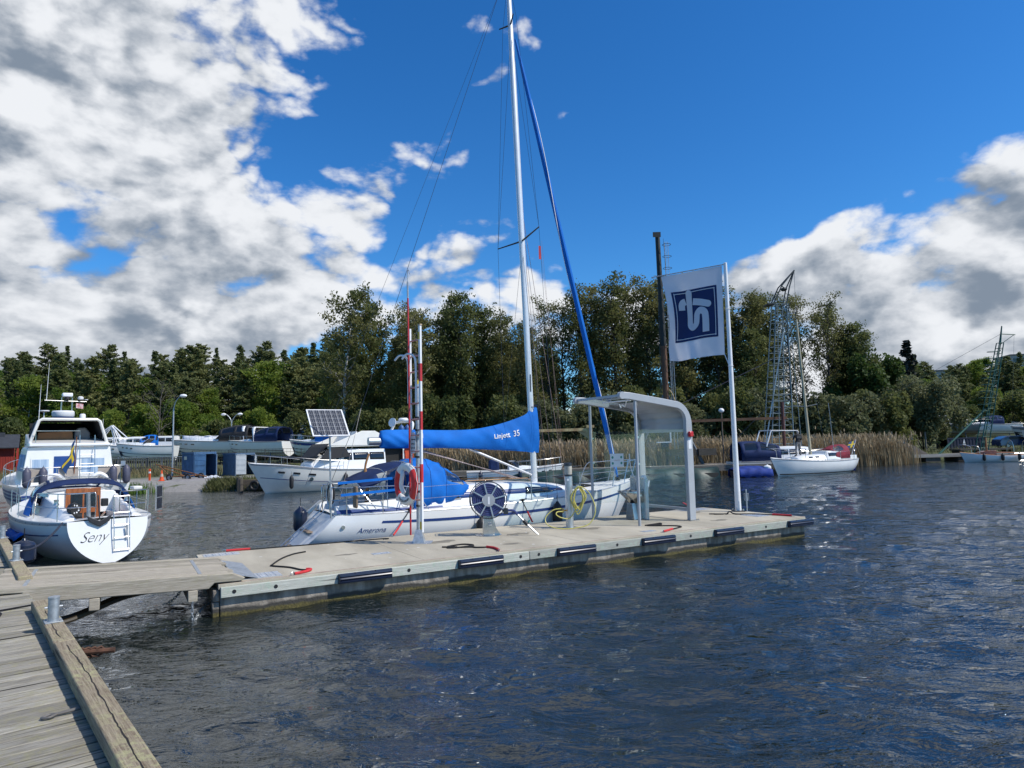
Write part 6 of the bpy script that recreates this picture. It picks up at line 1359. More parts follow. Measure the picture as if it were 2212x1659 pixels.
# flybridge and its canopy
MB().loft([[(x, -w, 2.88), (x, -w * .98, z), (x, w * .98, z), (x, w, 2.88)] for x, w, z in ((1.75, 1.5, 3.0), (2.2, 1.5, 3.08), (5.4, 1.3, 3.5), (6.1, 1.1, 3.1))]).build('flybridge', WHITE, my, bevel=.03)
def can(x, k): return [(x, -1.42 * k, 2.98), (x, -1.12 * k, 3.98), (x, -1.0 * k, 4.06), (x, 1.0 * k, 4.06), (x, 1.12 * k, 3.98), (x, 1.42 * k, 2.98)]
MB().loft([can(2.2, 1), can(4.6, .95), can(5.3, .85)], closed=False, caps=False).build('fly_canopy', mat('dark_canopy', (0.012, 0.012, 0.014), .8), my, thick=.02)
MB().prism([(-1.0, 0), (1.0, 0), (1.0, 1.0), (-1.0, 1.0)], lambda p, q, w: (5.25 + w, p * 1.15, 3.0 + q), -.02, .02).build('canopy_front', MATS['dark_canopy'], my)
MB().tube([(p[0] - .02, p[1], p[2]) for p in can(2.2, 1.02)], .065, 8).build('canopy_frame', OFFW, my)
MB().prism([(-.25, 0), (1.1, 0), (1.05, .42), (-.2, .48)], lambda p, q, w: (3.0 + w, p, 3.08 + q), -.03, .03).build('fly_bench', mat('orange_wood', (0.25, 0.105, 0.025), .5), my)
MB().loft([[(3.1, p, q) for p, q in ((-.95, 3.0), (-.3, 3.0), (-.32, 3.5), (-.45, 3.72), (-.75, 3.74), (-.92, 3.5))], [(3.5, p, q) for p, q in ((-.95, 3.0), (-.3, 3.0), (-.32, 3.5), (-.45, 3.72), (-.75, 3.74), (-.92, 3.5))]]).build('covered_seat', mat('grey_seat_cover', (0.26, 0.25, 0.24), .8), my, bevel=.05)
MB().tube([(1.95, 1.25, 3.05), (1.95, 1.25, 3.55), (1.95, -.35, 3.55), (1.95, -.35, 3.0)], .016, 6).build('fly_rail', STEEL, my)
# mast with radar and aerials
for y in (.22, -.22): MB().cyl((3.3, y, 4.06), (3.2, y * .9, 5.1), .03, n=8).build('radar_leg', STEEL, my)
MB().cyl((3.2, -.75, 4.92), (3.2, .85, 4.95), .022, n=8).build('aerial_bar', STEEL, my)
MB().lathe([(.40, 0), (.44, .06), (.44, .22), (.40, .27), (0, .28)], 20).build('radar_dome', WPAINT, my, loc=(3.3, .12, 4.22)); MB().lathe([(.30, 0), (.42, .1), (.42, .13), (0, .131)], 20).build('radar_base', BLUES, my, loc=(3.3, .12, 4.08))
MB().box(3.05, 3.3, -.2, .2, 5.12, 5.3).build('horn_box', WPAINT, my, bevel=.04); MB().sph((3.2, 0, 5.05), .13, .13, .08).build('horn', BLACK, my)
MB().lathe([(.05, 0), (.11, .03), (.12, .12), (.06, .16), (0, .161)], 12).build('gps_dome', WPAINT, my, loc=(3.2, -.52, 5.0)); MB().lathe([(.07, 0), (.07, .03), (.0, .031)], 10).build('gps_puck', WPAINT, my, loc=(3.2, -.74, 5.0))
MB().lathe([(.02, 0), (.02, .35), (.2, .40), (.2, .44), (0, .45)], 14).build('satellite_puck', WPAINT, my, loc=(3.2, .85, 4.06)); MB().lathe([(.12, 0), (.12, .25), (.09, .3), (0, .31)], 14).build('satellite_dome', WPAINT, my, loc=(3.2, -.62, 4.06))
MB().cyl((3.2, .78, 4.95), (3.2, .72, 6.6), .014, .006, n=6).build('whip_aerial', WPAINT, my); MB().cyl((2.6, 1.1, 4.06), (2.6, 1.06, 5.6), .014, .006, n=6).build('whip_aerial', WPAINT, my); MB().cyl((2.4, -1.3, 3.2), (2.4, -1.3, 4.1), .008, n=5).build('whip_aerial', WPAINT, my)
MB().grid(lambda a, b: (3.2 + .02 * math.sin(a * 6), -.35 - .28 * a, 4.85 - .22 * b - .04 * a), 6, 3).build('club_pennant', mat('red_white_cloth', (0.55, 0.12, 0.12), .8, vscale=8, col2=(0.7, 0.7, 0.7)), my)
# aft deck rails, canvas dodgers, horseshoe buoys
MB().tube(bez([(1.8, 1.75, 2.0), (.6, 1.8, 2.0), (.1, 1.6, 2.0), (.05, 0, 2.0), (.1, -1.6, 2.0), (.6, -1.8, 2.0), (1.8, -1.75, 2.0)], 6), .016, 7).build('aft_rail', STEEL, my)
for y in (1.6, .7, -.1, -.8, -1.6): MB().cyl((.1, y, 1.28), (.1, y, 2.0), .016, n=6).build('rail_post', STEEL, my)
for y0, y1 in ((1.62, 1.1), (.65, -.05), (-.75, -1.58)): MB().box(.085, .095, min(y0, y1), max(y0, y1), 1.42, 1.98).build('rail_dodger', TANP, my)
for sd in (1, -1):
    YH.rail(1.8, 11.0, sd, .62, STEEL, my, 'side_rail', .014, inset=.08)
    for x in (2.6, 4.2, 5.8, 7.4, 9.0, 10.3): e = YH.edge(x, sd, 0, .08); MB().cyl(e, e + Vector((0, 0, .62)), .013, n=6).build('rail_stanchion', STEEL, my)
    MB().tube(bez([(-.05, sd * .78 - .3, 1.15), (-.05, sd * .78 - .32, 1.45), (-.05, sd * .78, 1.68), (-.05, sd * .78 + .32, 1.45), (-.05, sd * .78 + .3, 1.15)]), .09, 8).build('horseshoe_buoy', WPAINT, my)
MRot = Matrix.Rotation(R(131.5), 3, 'Z')
def MY(x, y, z): v = MRot @ Vector((x, y, 0)); return (-18.1 + v.x, 28.0 + v.y, z)
GFN = 'grey-blue fenders on the stern rail of the motor yacht'
for y in (1.72, 1.18, -1.28, -1.78): fender('long grey-blue fender hung on the stern rail of the flybridge motor yacht', MY(-.12, y, 1.22), .15, .78, FGREY, group=GFN, top=.1)
sf = thing('swedish_flag', 'blue and yellow cross flag on a slanting staff at the stern of the motor yacht', 'flag', MY(.1, .1, 1.7), R(131.5))
MB().cyl((0, 0, 0), (-.35, 0, 1.55), .018, n=8).build('staff', WOODV, sf); MB().sph((-.355, 0, 1.57), .03).build('staff_knob', BLACK, sf)
FY, FB = mat('flag_yellow', (0.65, 0.47, 0.02), .7), mat('flag_blue', (0.008, 0.06, 0.20), .7)
def swf(s, t, off=0.0): return Vector((-.33 + .12 * t + .12 * s + off, .02 + .30 * s * (1 + .3 * math.sin(t * 4)) + .05 * math.sin(s * 6 + t * 3), 1.46 - .62 * t - .85 * s))
for s0, s1, t0, t1, m_ in ((0, .3, 0, .4, FB), (.3, .48, 0, .4, FY), (.48, 1, 0, .4, FB), (0, 1, .4, .6, FY), (0, .3, .6, 1, FB), (.3, .48, .6, 1, FY), (.48, 1, .6, 1, FB)):
    MB().grid(lambda a, b: swf(s0 + (s1 - s0) * a, t0 + (t1 - t0) * b), 8, 4).build('flag_field' if m_ is FB else 'flag_cross', m_, sf, angle=120)
# covered dinghy between yacht and jetty
dg = thing('covered_dinghy', 'small dinghy under a blue tarpaulin tied between motor yacht and jetty', 'dinghy', jet_pt(13.2, -.8, 0), JANG)
DH = Hull([(-1.3, -1.25, .45, .42, -.1), (0, 0, .58, .45, -.15), (1.0, 1.0, .45, .5, -.12), (1.6, 1.5, .04, .58, -.05)], 2.5, 1.4)
DH.shell(dg, BLACK); DH.transom(dg, BLACK); MB().grid(lambda a, b: (-1.3 + 2.85 * a, (b - .5) * 2 * max(.05, cub([-1.3, 0, 1, 1.6], [.47, .6, .47, .05], -1.3 + 2.85 * a)), .44 + .1 * a + .25 * math.sin(math.pi * b) * (1 - .5 * a) + .03 * math.sin(a * 17)), 16, 10).build('tarpaulin', BLUEC, dg, thick=.01)

# ================================================================== general small-craft builder
def motorboat(label, loc, rz, L, B, fb, hullm=WHITE, stripe=None, house=None, wind=None, canopy=None, arch=False, fly=None, cradle=False, name='motorboat', cat='motorboat', draft=.45, rail=True, group=None, bowh=.35):
    t = thing(name, label, cat, loc, rz, group)
    H = Hull([(0, .1, B * .46, fb, -draft), (L * .3, L * .3, B * .5, fb + .02, -draft), (L * .6, L * .6, B * .48, fb + .12, -draft), (L * .82, L * .78, B * .34, fb + bowh * .7, -draft * .8), (L, L * .9, .03, fb + bowh, -draft * .3)], 4.2, 1.2, .22)
    H.shell(t, hullm, 26, 8); H.transom(t, hullm, 8); H.deck(t, WHITE, ns=20)
    for sd in (1, -1):
        if stripe: H.strip(0, .98, .10, .26, sd, stripe, t, 'hull_stripe', .006, 24)
        H.strip(0, .99, .0, .05, sd, RUB, t, 'rubbing_strake', .02, 24)
        if cradle: H.strip(0, .99, lambda a: .58 - .1 * a, 1.0, sd, mat('antifouling_' + ('red' if L > 7.4 and B < 3 else 'navy' if int(L * 10) % 2 else 'black'), (0.16, 0.03, 0.025) if L > 7.4 and B < 3 else (0.015, 0.025, 0.06) if int(L * 10) % 2 else (0.02, 0.02, 0.022), .8, var=.25), t, 'antifouling', .006, 24)
        for k in range(3):
            p_ = H.pt(.58 + .1 * k, .22, sd, .012); q_ = H.pt(.625 + .1 * k, .22, sd, .012); MB().beam(p_, q_, .02, .11).build('porthole', DWIN, t, bevel=.008)
        if rail:
            H.rail(L * .5, L * .98, sd, .5, STEEL, t, 'bow_rail', .014, 14, .1)
            for k in range(5): e = H.edge(L * (.52 + .11 * k), sd, 0, .1); MB().cyl(e, e + Vector((0, 0, .5)), .013, n=5).build('rail_post', STEEL, t)
    if house:
        x0, x1, hh, wf = house; C_ = House([(x0, B * wf * .5, B * wf * .43, fb, fb + hh), ((x0 + x1) / 2, B * wf * .5, B * wf * .42, fb + .05, fb + hh), (x1 - (x1 - x0) * .22, B * wf * .46, B * wf * .36, fb + .1, fb + hh * .95), (x1, B * wf * .36, B * wf * .26, fb + .15, fb + hh * .35)]); C_.build(t, WHITE)
        for sd in (1, -1):
            n = 3; w = (x1 - x0) * .7 / n
            for k in range(n): C_.panel(x0 + .1 + k * w, x0 + k * w + w, .45, .82, sd, DWIN, t, 'side_window', .008)
        xf = x1 - (x1 - x0) * .20
        MB().grid(lambda a, b: Vector((xf + (x1 - xf) * (.06 + .55 * a) + .012, (b - .5) * B * wf * (.66 - .1 * a), fb + hh * (.90 - .52 * a) + .05)), 4, 6).build('front_window', DWIN, t, thick=.02)
    if wind:
        x, hh, c = wind
        MB().grid(lambda a, b: Vector((x - .55 * a + .5 * (1 - (2 * b - 1) ** 2) * .9, (b - .5) * B * .74 * (1 - .12 * a), fb + .25 + hh * a)), 3, 12).build('windscreen', DWIN, t, thick=.015)
        MB().tube([Vector((x - .55 + .5 * (1 - (2 * b - 1) ** 2) * .9, (b - .5) * B * .74 * .88, fb + .25 + hh)) for b in [k / 12 for k in range(13)]], .02, 5).build('windscreen_frame', ALU, t)
        MB().loft([[(x + q, -B * .36 * k, fb - .02), (x + q, -B * .3 * k, fb + z), (x + q, B * .3 * k, fb + z), (x + q, B * .36 * k, fb - .02)] for q, k, z in ((-.6, 1, .3), (.4, 1, .34), (L * .22, .75, .26), (L * .34, .3, .1))]).build('foredeck_house', WHITE, t, bevel=.05)
    if canopy:
        x0, x1, hh, m_ = canopy
        cloth_with_windows(lambda u, v: Vector((x0 + (x1 - x0) * u, -B * .44 * (abs(math.cos(math.pi * v)) ** .6) * (1 if v < .5 else -1), fb + .02 + hh * (.72 + .28 * math.sin(math.pi * min(1, u * .62 + .3))) * (math.sin(math.pi * v) ** .5))), 10, 20, [(1, 4, 2, 6), (5, 9, 2, 6), (1, 4, 14, 18), (5, 9, 14, 18)], t, m_, DWIN, 'canopy', 'canopy_window')
    if arch: MB().loft([[(arch + dx, y, z) for dx, y, z in ((0, -B * .44, fb), (.3 * k, -B * .40, fb + 1.3), (.35 * k, -B * .32, fb + 1.55), (.35 * k, B * .32, fb + 1.55), (.3 * k, B * .40, fb + 1.3), (0, B * .44, fb))] for k in (.0, 1.0)] , closed=False, caps=False).build('radar_arch', WHITE, t, thick=.1)
    if fly:
        x0, x1, zz = fly; MB().loft([[(x, -B * .36, zz), (x, -B * .38, zz + h), (x, B * .38, zz + h), (x, B * .36, zz)] for x, h in ((x0, .25), ((x0 + x1) / 2, .45), (x1, .65), (x1 + .25, .1))]).build('flybridge', WHITE, t, bevel=.04)
        MB().grid(lambda a, b: Vector((x1 - .1 - .25 * a, (b - .5) * B * .7, zz + .6 + .3 * a)), 2, 6).build('fly_screen', DWIN, t, thick=.012)
        MB().tube([(x0 + .2, -B * .38, zz + .2), (x0 - .1, -B * .36, zz + 1.0), (x0 - .1, B * .36, zz + 1.0), (x0 + .2, B * .38, zz + .2)], .06, 7).build('fly_arch', WHITE, t); MB().lathe([(.24, 0), (.26, .1), (.2, .18), (0, .19)], 14).build('radar_dome', WPAINT, t, loc=(x0 - .1, 0, zz + 1.05))
    if cradle:
        for x in (L * .2, L * .62):
            for sd in (1, -1): MB().cyl((x, sd * B * .42, -draft - .75), (x, sd * B * .30, .1), .05, n=6).build('cradle_prop', mat('cradle_steel', (0.10, 0.12, 0.16), .7), t)
            MB().box(x - .08, x + .08, -B * .42, B * .42, -draft - .78, -draft - .64).build('cradle_beam', MATS['cradle_steel'], t)
    return t, H

# grey-white cruiser afloat behind the yacht
pr, PH = motorboat('grey-white flybridge cruiser with blacked-out windscreen lying behind the solar panel', (-6.9, 45.3, 0), R(217.7), 10.6, 3.6, 1.2, OFFW, None, (2.6, 7.2, 1.25, .86), None, None, False, None, False, bowh=.55)
for sd in (1, -1): PH.strip(.02, .97, .42, .44, sd, STRIPE, pr, 'waist_line', .01); PH.strip(0, .97, .985, 1.0, sd, NAVY, pr, 'boot_top', .01)
MB().grid(lambda a, b: Vector((6.28 + .95 * a, (b - .5) * (2.7 - .55 * a), 2.70 - .95 * a + .09)), 4, 6).build('screen_cover', mat('black_cover', (0.012, 0.013, 0.016), .75), pr, thick=.03)
for sd in (1, -1):
    MB().prism([(5.0, 2.0), (7.0, 1.82), (6.3, 2.55), (5.3, 2.62)], lambda p, q, w: (p, sd * (1.52 - .16 * (q - 1.8) + w), q), .0, .02).build('side_cover', MATS['black_cover'], pr)
    MB().prism([(.6, 2.62), (6.4, 2.68), (5.2, 3.15), (4.2, 3.55), (3.3, 3.55), (2.6, 3.2), (.9, 3.05)], lambda p, q, w: (p, sd * (1.50 - .12 * (q - 2.6) + w), q), -.04, .0).build('fly_side', OFFW, pr, bevel=.02)
    MB().cyl((PH.edge(7.4, sd, -.62).x, PH.edge(7.4, sd).y * .93, .75), (PH.edge(7.4, sd).x, PH.edge(7.4, sd).y * .93 + sd * .03, .75), .11, n=14).build('porthole', DWIN, pr)
MB().box(.5, 6.2, -1.46, 1.46, 2.60, 2.66).build('fly_floor', OFFW, pr)
MB().prism([(-1.4, 0), (1.4, 0), (1.25, .5), (-1.25, .5)], lambda p, q, w: (5.0 - q * 1.1 + w, p, 2.68 + q * 1.7), -.02, .02).build('fly_screen', OFFW, pr)
MB().loft([[(x, -1.45, 2.62), (x, -1.5, 2.72), (x, 1.5, 2.72), (x, 1.45, 2.62)] for x in (.1, 2.6)]).build('cockpit_roof', OFFW, pr, bevel=.03)
MB().cyl((.12, -1.45, 2.62), (.12, 1.45, 2.62), .10, n=10).cyl((.1, 1.5, 2.6), (2.5, 1.55, 2.6), .09, n=10).build('rolled_awning', NAVYC, pr)
MB().box(.6, 2.55, -1.2, 1.2, 1.36, 2.55).build('saloon_shade', DARK, pr)  # solid near-black block, its colour standing in for shade in the open saloon
for x in (.15, 1.3): MB().box(x, x + .08, 1.40, 1.46, 1.36, 2.62).build('awning_post', WHITE, pr)
MB().tube(bez([(1.0, -1.42, 3.0), (.6, -1.35, 3.9), (.6, -.9, 4.15), (.6, .9, 4.15), (.6, 1.35, 3.9), (1.0, 1.42, 3.0)], 5), .10, 8).build('radar_arch', WHITE, pr)
MB().lathe([(.32, 0), (.34, .1), (.26, .2), (0, .21)], 16).build('radar_dome', WPAINT, pr, loc=(.6, .1, 4.22)); MB().lathe([(.0, 0), (.3, .02), (.3, .06), (0, .07)], 16).build('dish', WPAINT, pr); o = scene.objects[-1]; o.location = (1.6, .5, 4.1); o.rotation_euler = (0, R(80), .4)
MB().lathe([(.0, 0), (.02, 0), (.3, .02), (.34, .2), (.34, .55), (.3, .75), (0, .76)], 16).build('liferaft', WPAINT, pr); o = scene.objects[-1]; o.location = (2.6, 1.3, 3.15); o.rotation_euler = (0, R(-90), 0)
for k in range(3): MB().tube([(2.45 - .2 * k, 1.3 + .355 * math.cos(a), 3.15 + .355 * math.sin(a)) for a in [j * .524 for j in range(12)]], .02, 5, True).build('raft_strap', BLACK, pr)
RB = mat('blue_white_fender', (0.03, 0.10, 0.28), .5)
pc = Matrix.Rotation(R(217.7), 3, 'Z')
def PR(x, y, z): v = pc @ Vector((x, y, 0)); return (-6.9 + v.x, 45.3 + v.y, z)
for k in range(2): fender('blue fender stowed upright on the flybridge of the grey-white cruiser', PR(1.5 - .42 * k, 1.5, 2.95), .19, .95, RB, group='fenders stowed on the cruiser flybridge', top=.05)
fender('black fender hanging at the bow of the grey-white cruiser', PR(5.4, 1.75, .3), .13, .7, BLACK, group='fenders of the grey-white cruiser')
fender('small black fender beside the mooring post of the grey-white cruiser', PR(8.6, 1.5, .25), .12, .75, BLACK, group='fenders of the grey-white cruiser')
ss = thing('survival_suit', 'orange survival suit hanging in the cockpit of the grey-white cruiser', 'suit', PR(.95, 1.28, 1.5), R(217.7))
MB().loft([[(a * w, b * .09, z) for a, b in ((-1, -1), (1, -1), (1, 1), (-1, 1))] for w, z in ((.16, 0), (.22, .3), (.24, .6), (.26, .85), (.12, .95), (.10, 1.0))]).build('torso', mat('orange_fabric', (0.62, 0.07, 0.02), .75, var=.2, vscale=6), ss, bevel=.04)
for sd in (1, -1): MB().tube([(sd * .22, 0, .85), (sd * .36, .02, .55), (sd * .34, .03, .25)], [.08, .07, .06], 8).build('sleeve', MATS['orange_fabric'], ss); MB().tube([(sd * .1, 0, .1), (sd * .12, 0, -.12)], [.1, .09], 8).build('trouser_leg', MATS['orange_fabric'], ss)
MB().sph((0, 0, 1.08), .13, .11, .14).build('hood', MATS['orange_fabric'], ss)

mp2 = thing('mooring_post', 'short black mooring post in the water by the weedy bank', 'post', (-16.4, 40.6, -1)); MB().lathe([(.13, 0), (.13, 1.75), (.10, 1.82), (0, 1.83)], 12).build('pile', PILE, mp2)
# ================================================================== the boatyard on the left shore
def gz2(x, y): return ground_z(x, y)
YARD = 'boats laid up in the yard behind the fence'
GB2 = mat('galley_grey', (0.5, 0.52, 0.54), .5)
def up(x, y, h=1.25): return (x, y, gz2(x, y) + h)
t, H_ = motorboat('white sports cruiser with black cockpit hood laid up behind the containers', up(-27.0, 73), R(176), 10.5, 3.3, 1.2, WHITE, None, None, (4.9, .55, 0), (1.2, 4.4, 1.75, mat('black_hood', (0.012, 0.012, 0.014), .7)), 1.6, None, True, group=YARD)
t, H_ = motorboat('white cruiser with navy cockpit hood laid up next to the flybridge boat', up(-23.2, 70), R(160), 8.5, 2.9, 1.1, WHITE, None, None, (4.2, .5, 0), (.6, 3.8, 1.55, NAVYC), 3.6, None, True, group=YARD)
t, H_ = motorboat('white flybridge boat with railed aft deck laid up behind the solar panel', up(-19.6, 74), R(168), 9.5, 3.3, 1.2, WHITE, None, (1.4, 6.4, 1.35, .86), None, None, False, (2.2, 4.6, 2.6), True, group=YARD)
t, H_ = motorboat('small white cabin boat with bright blue roof cover laid up by the fence', up(-36.5, 70), R(200), 6.2, 2.3, .95, WHITE, None, (1.2, 4.0, 1.0, .84), None, (.5, 1.9, 1.2, BLUEC), False, None, True, group=YARD)
t, H_ = motorboat('white open boat laid up under folded white mast props', up(-39.5, 70), R(172), 7.2, 2.5, 1.0, WHITE, RUB, None, (3.6, .4, 0), None, False, None, True, group=YARD)
for k in range(4):
    for sd in (1, -1): MB().cyl((1.2 + .35 * k, sd * .15, 1.05), (2.9 + .6 * k * (1 if sd > 0 else .9), sd * .7, 1.0) if k % 2 else (2.4 + .1 * k, sd * .1, 3.15), .05, n=6).build('mast_prop', WPAINT, t)
for a, b in (((0.2, -.6, 1.1), (2.4, 0, 3.2)), ((2.4, 0, 3.2), (5.4, -.5, 1.15)), ((.2, .6, 1.1), (2.5, .1, 3.15)), ((2.5, .1, 3.15), (5.5, .5, 1.2)), ((2.4, 0, 3.2), (4.6, -.6, 1.2))): MB().cyl(a, b, .05, n=6).build('mast_prop', WPAINT, t)
t, H_ = motorboat('small white cabin cruiser with railed roof laid up beside the mast props', up(-37.5, 77), R(185), 6.8, 2.4, 1.0, WHITE, STRIPE, (1.0, 4.4, 1.1, .84), None, None, False, None, True, group=YARD)
wr = thing('wrapped_boat', 'long boat shrink-wrapped in white film laid up behind the lamp post', 'boat', up(-28.5, 76), R(178), YARD)
WH = Hull([(0, 0, 1.3, .9, -.4), (3, 3, 1.5, .95, -.45), (6.5, 6.4, 1.2, 1.1, -.4), (9, 8.4, .05, 1.35, -.2)], 3.5, 1.2, .2); WH.shell(wr, mat('brown_hull', (0.22, 0.10, 0.04), .5)); WH.transom(wr, MATS['brown_hull'])
MB().grid(lambda a, b: Vector((9 * a, (b - .5) * 2 * (cub([0, .3, .7, 1], [1.32, 1.52, 1.25, .08], a)), .75 + .35 * a ** 2 + (1.25 - .35 * a) * math.sin(math.pi * b) ** .6 + .04 * math.sin(a * 40) * math.sin(math.pi * b))), 40, 14).build('film', mat('white_film', (0.75, 0.77, 0.80), .35), wr, thick=.02)
tb = thing('tarped_boat', 'boat boxed in under a tall white tarpaulin laid up beside the flybridge boat', 'boat', up(-19.2, 78, .5), R(175), YARD)
TH = Hull([(0, 0, 1.2, .9, -.3), (3, 3, 1.3, .95, -.4), (5.5, 5.2, .8, 1.1, -.3), (7, 6.6, .05, 1.3, -.2)], 3.5, 1.2, .2); TH.shell(tb, WHITE)
MB().loft([[(x, -w, .8), (x, -w * .96, z), (x, -w * .2, z + .35), (x, w * .2, z + .35), (x, w * .96, z), (x, w, .8)] for x, w, z in ((0, 1.2, 2.7), (1.7, 1.35, 2.85), (3.4, 1.3, 2.8), (5.2, .9, 2.5))]).build('tarpaulin', mat('white_tarp', (0.66, 0.69, 0.74), .6, var=.12, vscale=2, bump=.5, bscale=6), tb, bevel=.05)
t, H_ = motorboat('large white flybridge boat laid up behind the red hut', up(-43.5, 66, .9), R(140), 9, 3.2, 1.3, WHITE, STRIPE, (1.4, 6.0, 1.3, .86), None, None, False, (2.2, 4.4, 2.65), True, group=YARD)
t, H_ = motorboat('white cruiser with rolled covers laid up beside the red hut', up(-40.5, 62, .7), R(150), 7.5, 2.7, 1.1, WHITE, None, None, (3.6, .5, 0), None, 2.4, None, True, group=YARD)

for i, (x, y, rz, L_, m_, lab) in enumerate(((-33.0, 66, 190, 5.5, WHITE, 'small white open boat laid up close behind the picket fence'), (-31.0, 79, 170, 7.0, WHITE, 'white day cruiser with grey-striped side laid up beside the wrapped boat'), (-25.5, 80, 182, 8.0, OFFW, 'cream cabin cruiser laid up behind the sports cruiser'),
    (-35.0, 83, 176, 6.5, WHITE, 'white cabin boat with dark side band laid up under the forest edge'), (-44.0, 78, 186, 7.0, WHITE, 'white motorboat laid up at the far end of the yard beyond the mast props'), (-17.0, 67, 165, 6.0, OFFW, 'cream open boat laid up near the weedy bank'))):
    motorboat(lab, up(x, y), R(rz), L_, L_ * .36, 1.0, m_, (None, RUB, STRIPE)[i % 3], (1.0, L_ * .62, 1.1, .84) if i in (2, 3, 4) else None, (L_ * .5, .45, 0) if i not in (2, 3, 4) else None, (.5, L_ * .42, 1.3, (NAVYC, GB2, BLUEC)[i % 3]) if i in (1, 5) else None, False, None, True, group=YARD)
fe = thing('picket_fence', 'grey picket fence with pale top rail along the yard', 'fence', (-41.5, 61.5, gz2(-36, 60)), R(-8))
FW2 = mat('fence_wood', (0.20, 0.18, 0.155), .9, var=.2, vscale=3)
for z in (.45, 1.25): MB().box(0, 13.5, -.02, .02, z, z + .08).build('rail', FW2, fe)
MB().box(-.1, 13.6, -.05, .05, 1.44, 1.49).build('top_rail', mat('pale_rail', (0.52, 0.51, 0.48), .8), fe)
pk = None
for k in range(58):
    if pk is None: pk = MB().box(-.045, .045, -.045, -.022, .12, 1.43).build('picket', FW2, fe); o = pk
    else: o = share(pk, 'picket', fe)
    o.location.x = .12 + .233 * k
for k in range(7): MB().box(k * 2.2 - .05, k * 2.2 + .05, .022, .12, -.15, 1.43).build('post', FW2, fe)
MB().box(6.3, 6.75, -.06, -.05, .75, 1.2).build('notice', WPAINT, fe)
f2 = thing('mesh_fence', 'dark steel mesh fence running behind the containers', 'fence', (-28.6, 60, gz2(-22, 60)), R(2))
MF = mat('dark_mesh', (0.045, 0.045, 0.045), .7)
for k in range(9): MB().cyl((k * 1.6, 0, -.1), (k * 1.6, 0, 1.9), .035, n=6).build('post', MF, f2)
for z in (.1, .6, 1.1, 1.6, 1.88): MB().cyl((0, 0, z), (12.8, 0, z), .016, n=5).build('wire', MF, f2)
for k in range(40): MB().cyl((k * .32, .0, .1), (k * .32, .0, 1.88), .008, n=4).build('upright', MF, f2)

def container(label, loc, rz, body, door, L=2.4, Wd=2.1, Hh=1.95, inside=True):
    c = thing('container', label, 'container', loc, rz)
    BM = mat('container_' + body, {'blue': (0.055, 0.13, 0.25), 'white': (0.08, 0.14, 0.22), 'navy': (0.015, 0.02, 0.05)}[body], .6, var=.2, vscale=2)
    for sd in (1, -1):
        mb = MB(); n = 12; rows = []
        xs_ = [L * i / (n * 4) for i in range(n * 4 + 1)]
        MB().grid(lambda a, b: (L * a, sd * (Wd / 2 - .035 * (1 if (int(a * 4 * n + .001) % 4) in (1, 2) else 0)), .12 + (Hh - .22) * b), n * 4, 1).build('corrugated_side', BM, c, smooth=False, thick=.01)
        for z in (.06, Hh - .05): MB().box(0, L, sd * Wd / 2 - .05, sd * Wd / 2 + .02, z - .05, z + .06).build('side_rail', BM, c)
    MB().box(0, .06, -Wd / 2, Wd / 2, 0.02, Hh).build('end_wall', BM, c); MB().box(.061, L, -Wd / 2, Wd / 2, Hh - .03, Hh + .02).build('roof', BM, c); MB().box(.061, L, -Wd / 2 + .06, Wd / 2 - .06, .02, .10).build('floor', DARK, c)
    for sd in (1, -1): MB().box(L - .09, L + .02, sd * (Wd / 2 - .03) - .06, sd * (Wd / 2 - .03) + .06, 0, Hh + .025).build('corner_post', BM, c)
    MB().box(L - .08, L + .015, -Wd / 2 + .1, Wd / 2 - .1, Hh - .14, Hh + .022).build('door_header', BM, c)
    if inside:
        for sd, ang, dm in door:
            dl = MB().box(0, Wd / 2 - .06, -.025, .025, .12, Hh - .15).build('door', dm, c); dl.location = (L + .03, sd * (Wd / 2 - .02), 0); dl.rotation_euler = (0, 0, ang)
            for z in (.45, .85, 1.25, 1.6): MB().box(.06, Wd / 2 - .12, -.04, -.0251, z, z + .05).build('door_rib', dm, dl)
            for x in (.25, .7): MB().cyl((x, .045, .1), (x, .045, Hh - .16), .018, n=6).build('lock_bar', GALV, dl)
    return c
BD = mat('container_door_blue', (0.07, 0.17, 0.32), .55, var=.2, vscale=2); WD = mat('container_door_white', (0.62, 0.64, 0.63), .5, var=.1, vscale=2)
ca = container('small blue steel container with one blue door swung open', (-25.2, 53.0, gz2(-25, 52)), R(-38), 'blue', [(1, R(-25), BD), (-1, R(52), BD)], L=1.9, Wd=1.7, Hh=1.85)
MB().box(.4, .8, -.89, -.872, 1.3, 1.55).build('sign_plate', mat('sign_cream', (0.6, 0.57, 0.45), .5), ca)
MB().loft([[(1.3 + .3 * math.cos(a) * k, .0 + .4 * math.sin(a) * k, z) for a in [j * .785 for j in range(8)]] for k, z in ((1, .11), (.9, .35), (.3, .5))]).build('blue_bundle', BLUEC, ca)
cb_ = container('dark steel container with a white door standing open', (-22.6, 54.2, gz2(-23, 54)), R(-38), 'white', [(1, R(-25), WD), (-1, R(52), WD)], L=1.9, Wd=1.6, Hh=1.75)
sw = thing('saw_horse', 'dark wooden trestle standing beside the open container', 'trestle', (-20.8, 53.4, gz2(-20.8, 53.4)), .3)
for sx in (-.5, .5):
    for sd in (1, -1): MB().cyl((sx, sd * .35, 0), (sx, sd * .04, .95), .04, n=6).build('leg', PILE, sw)
MB().box(-.7, .7, -.06, .06, .93, 1.03).build('beam', PILE, sw)
ORG = mat('cone_orange', (0.75, 0.09, 0.015), .55, var=.08)
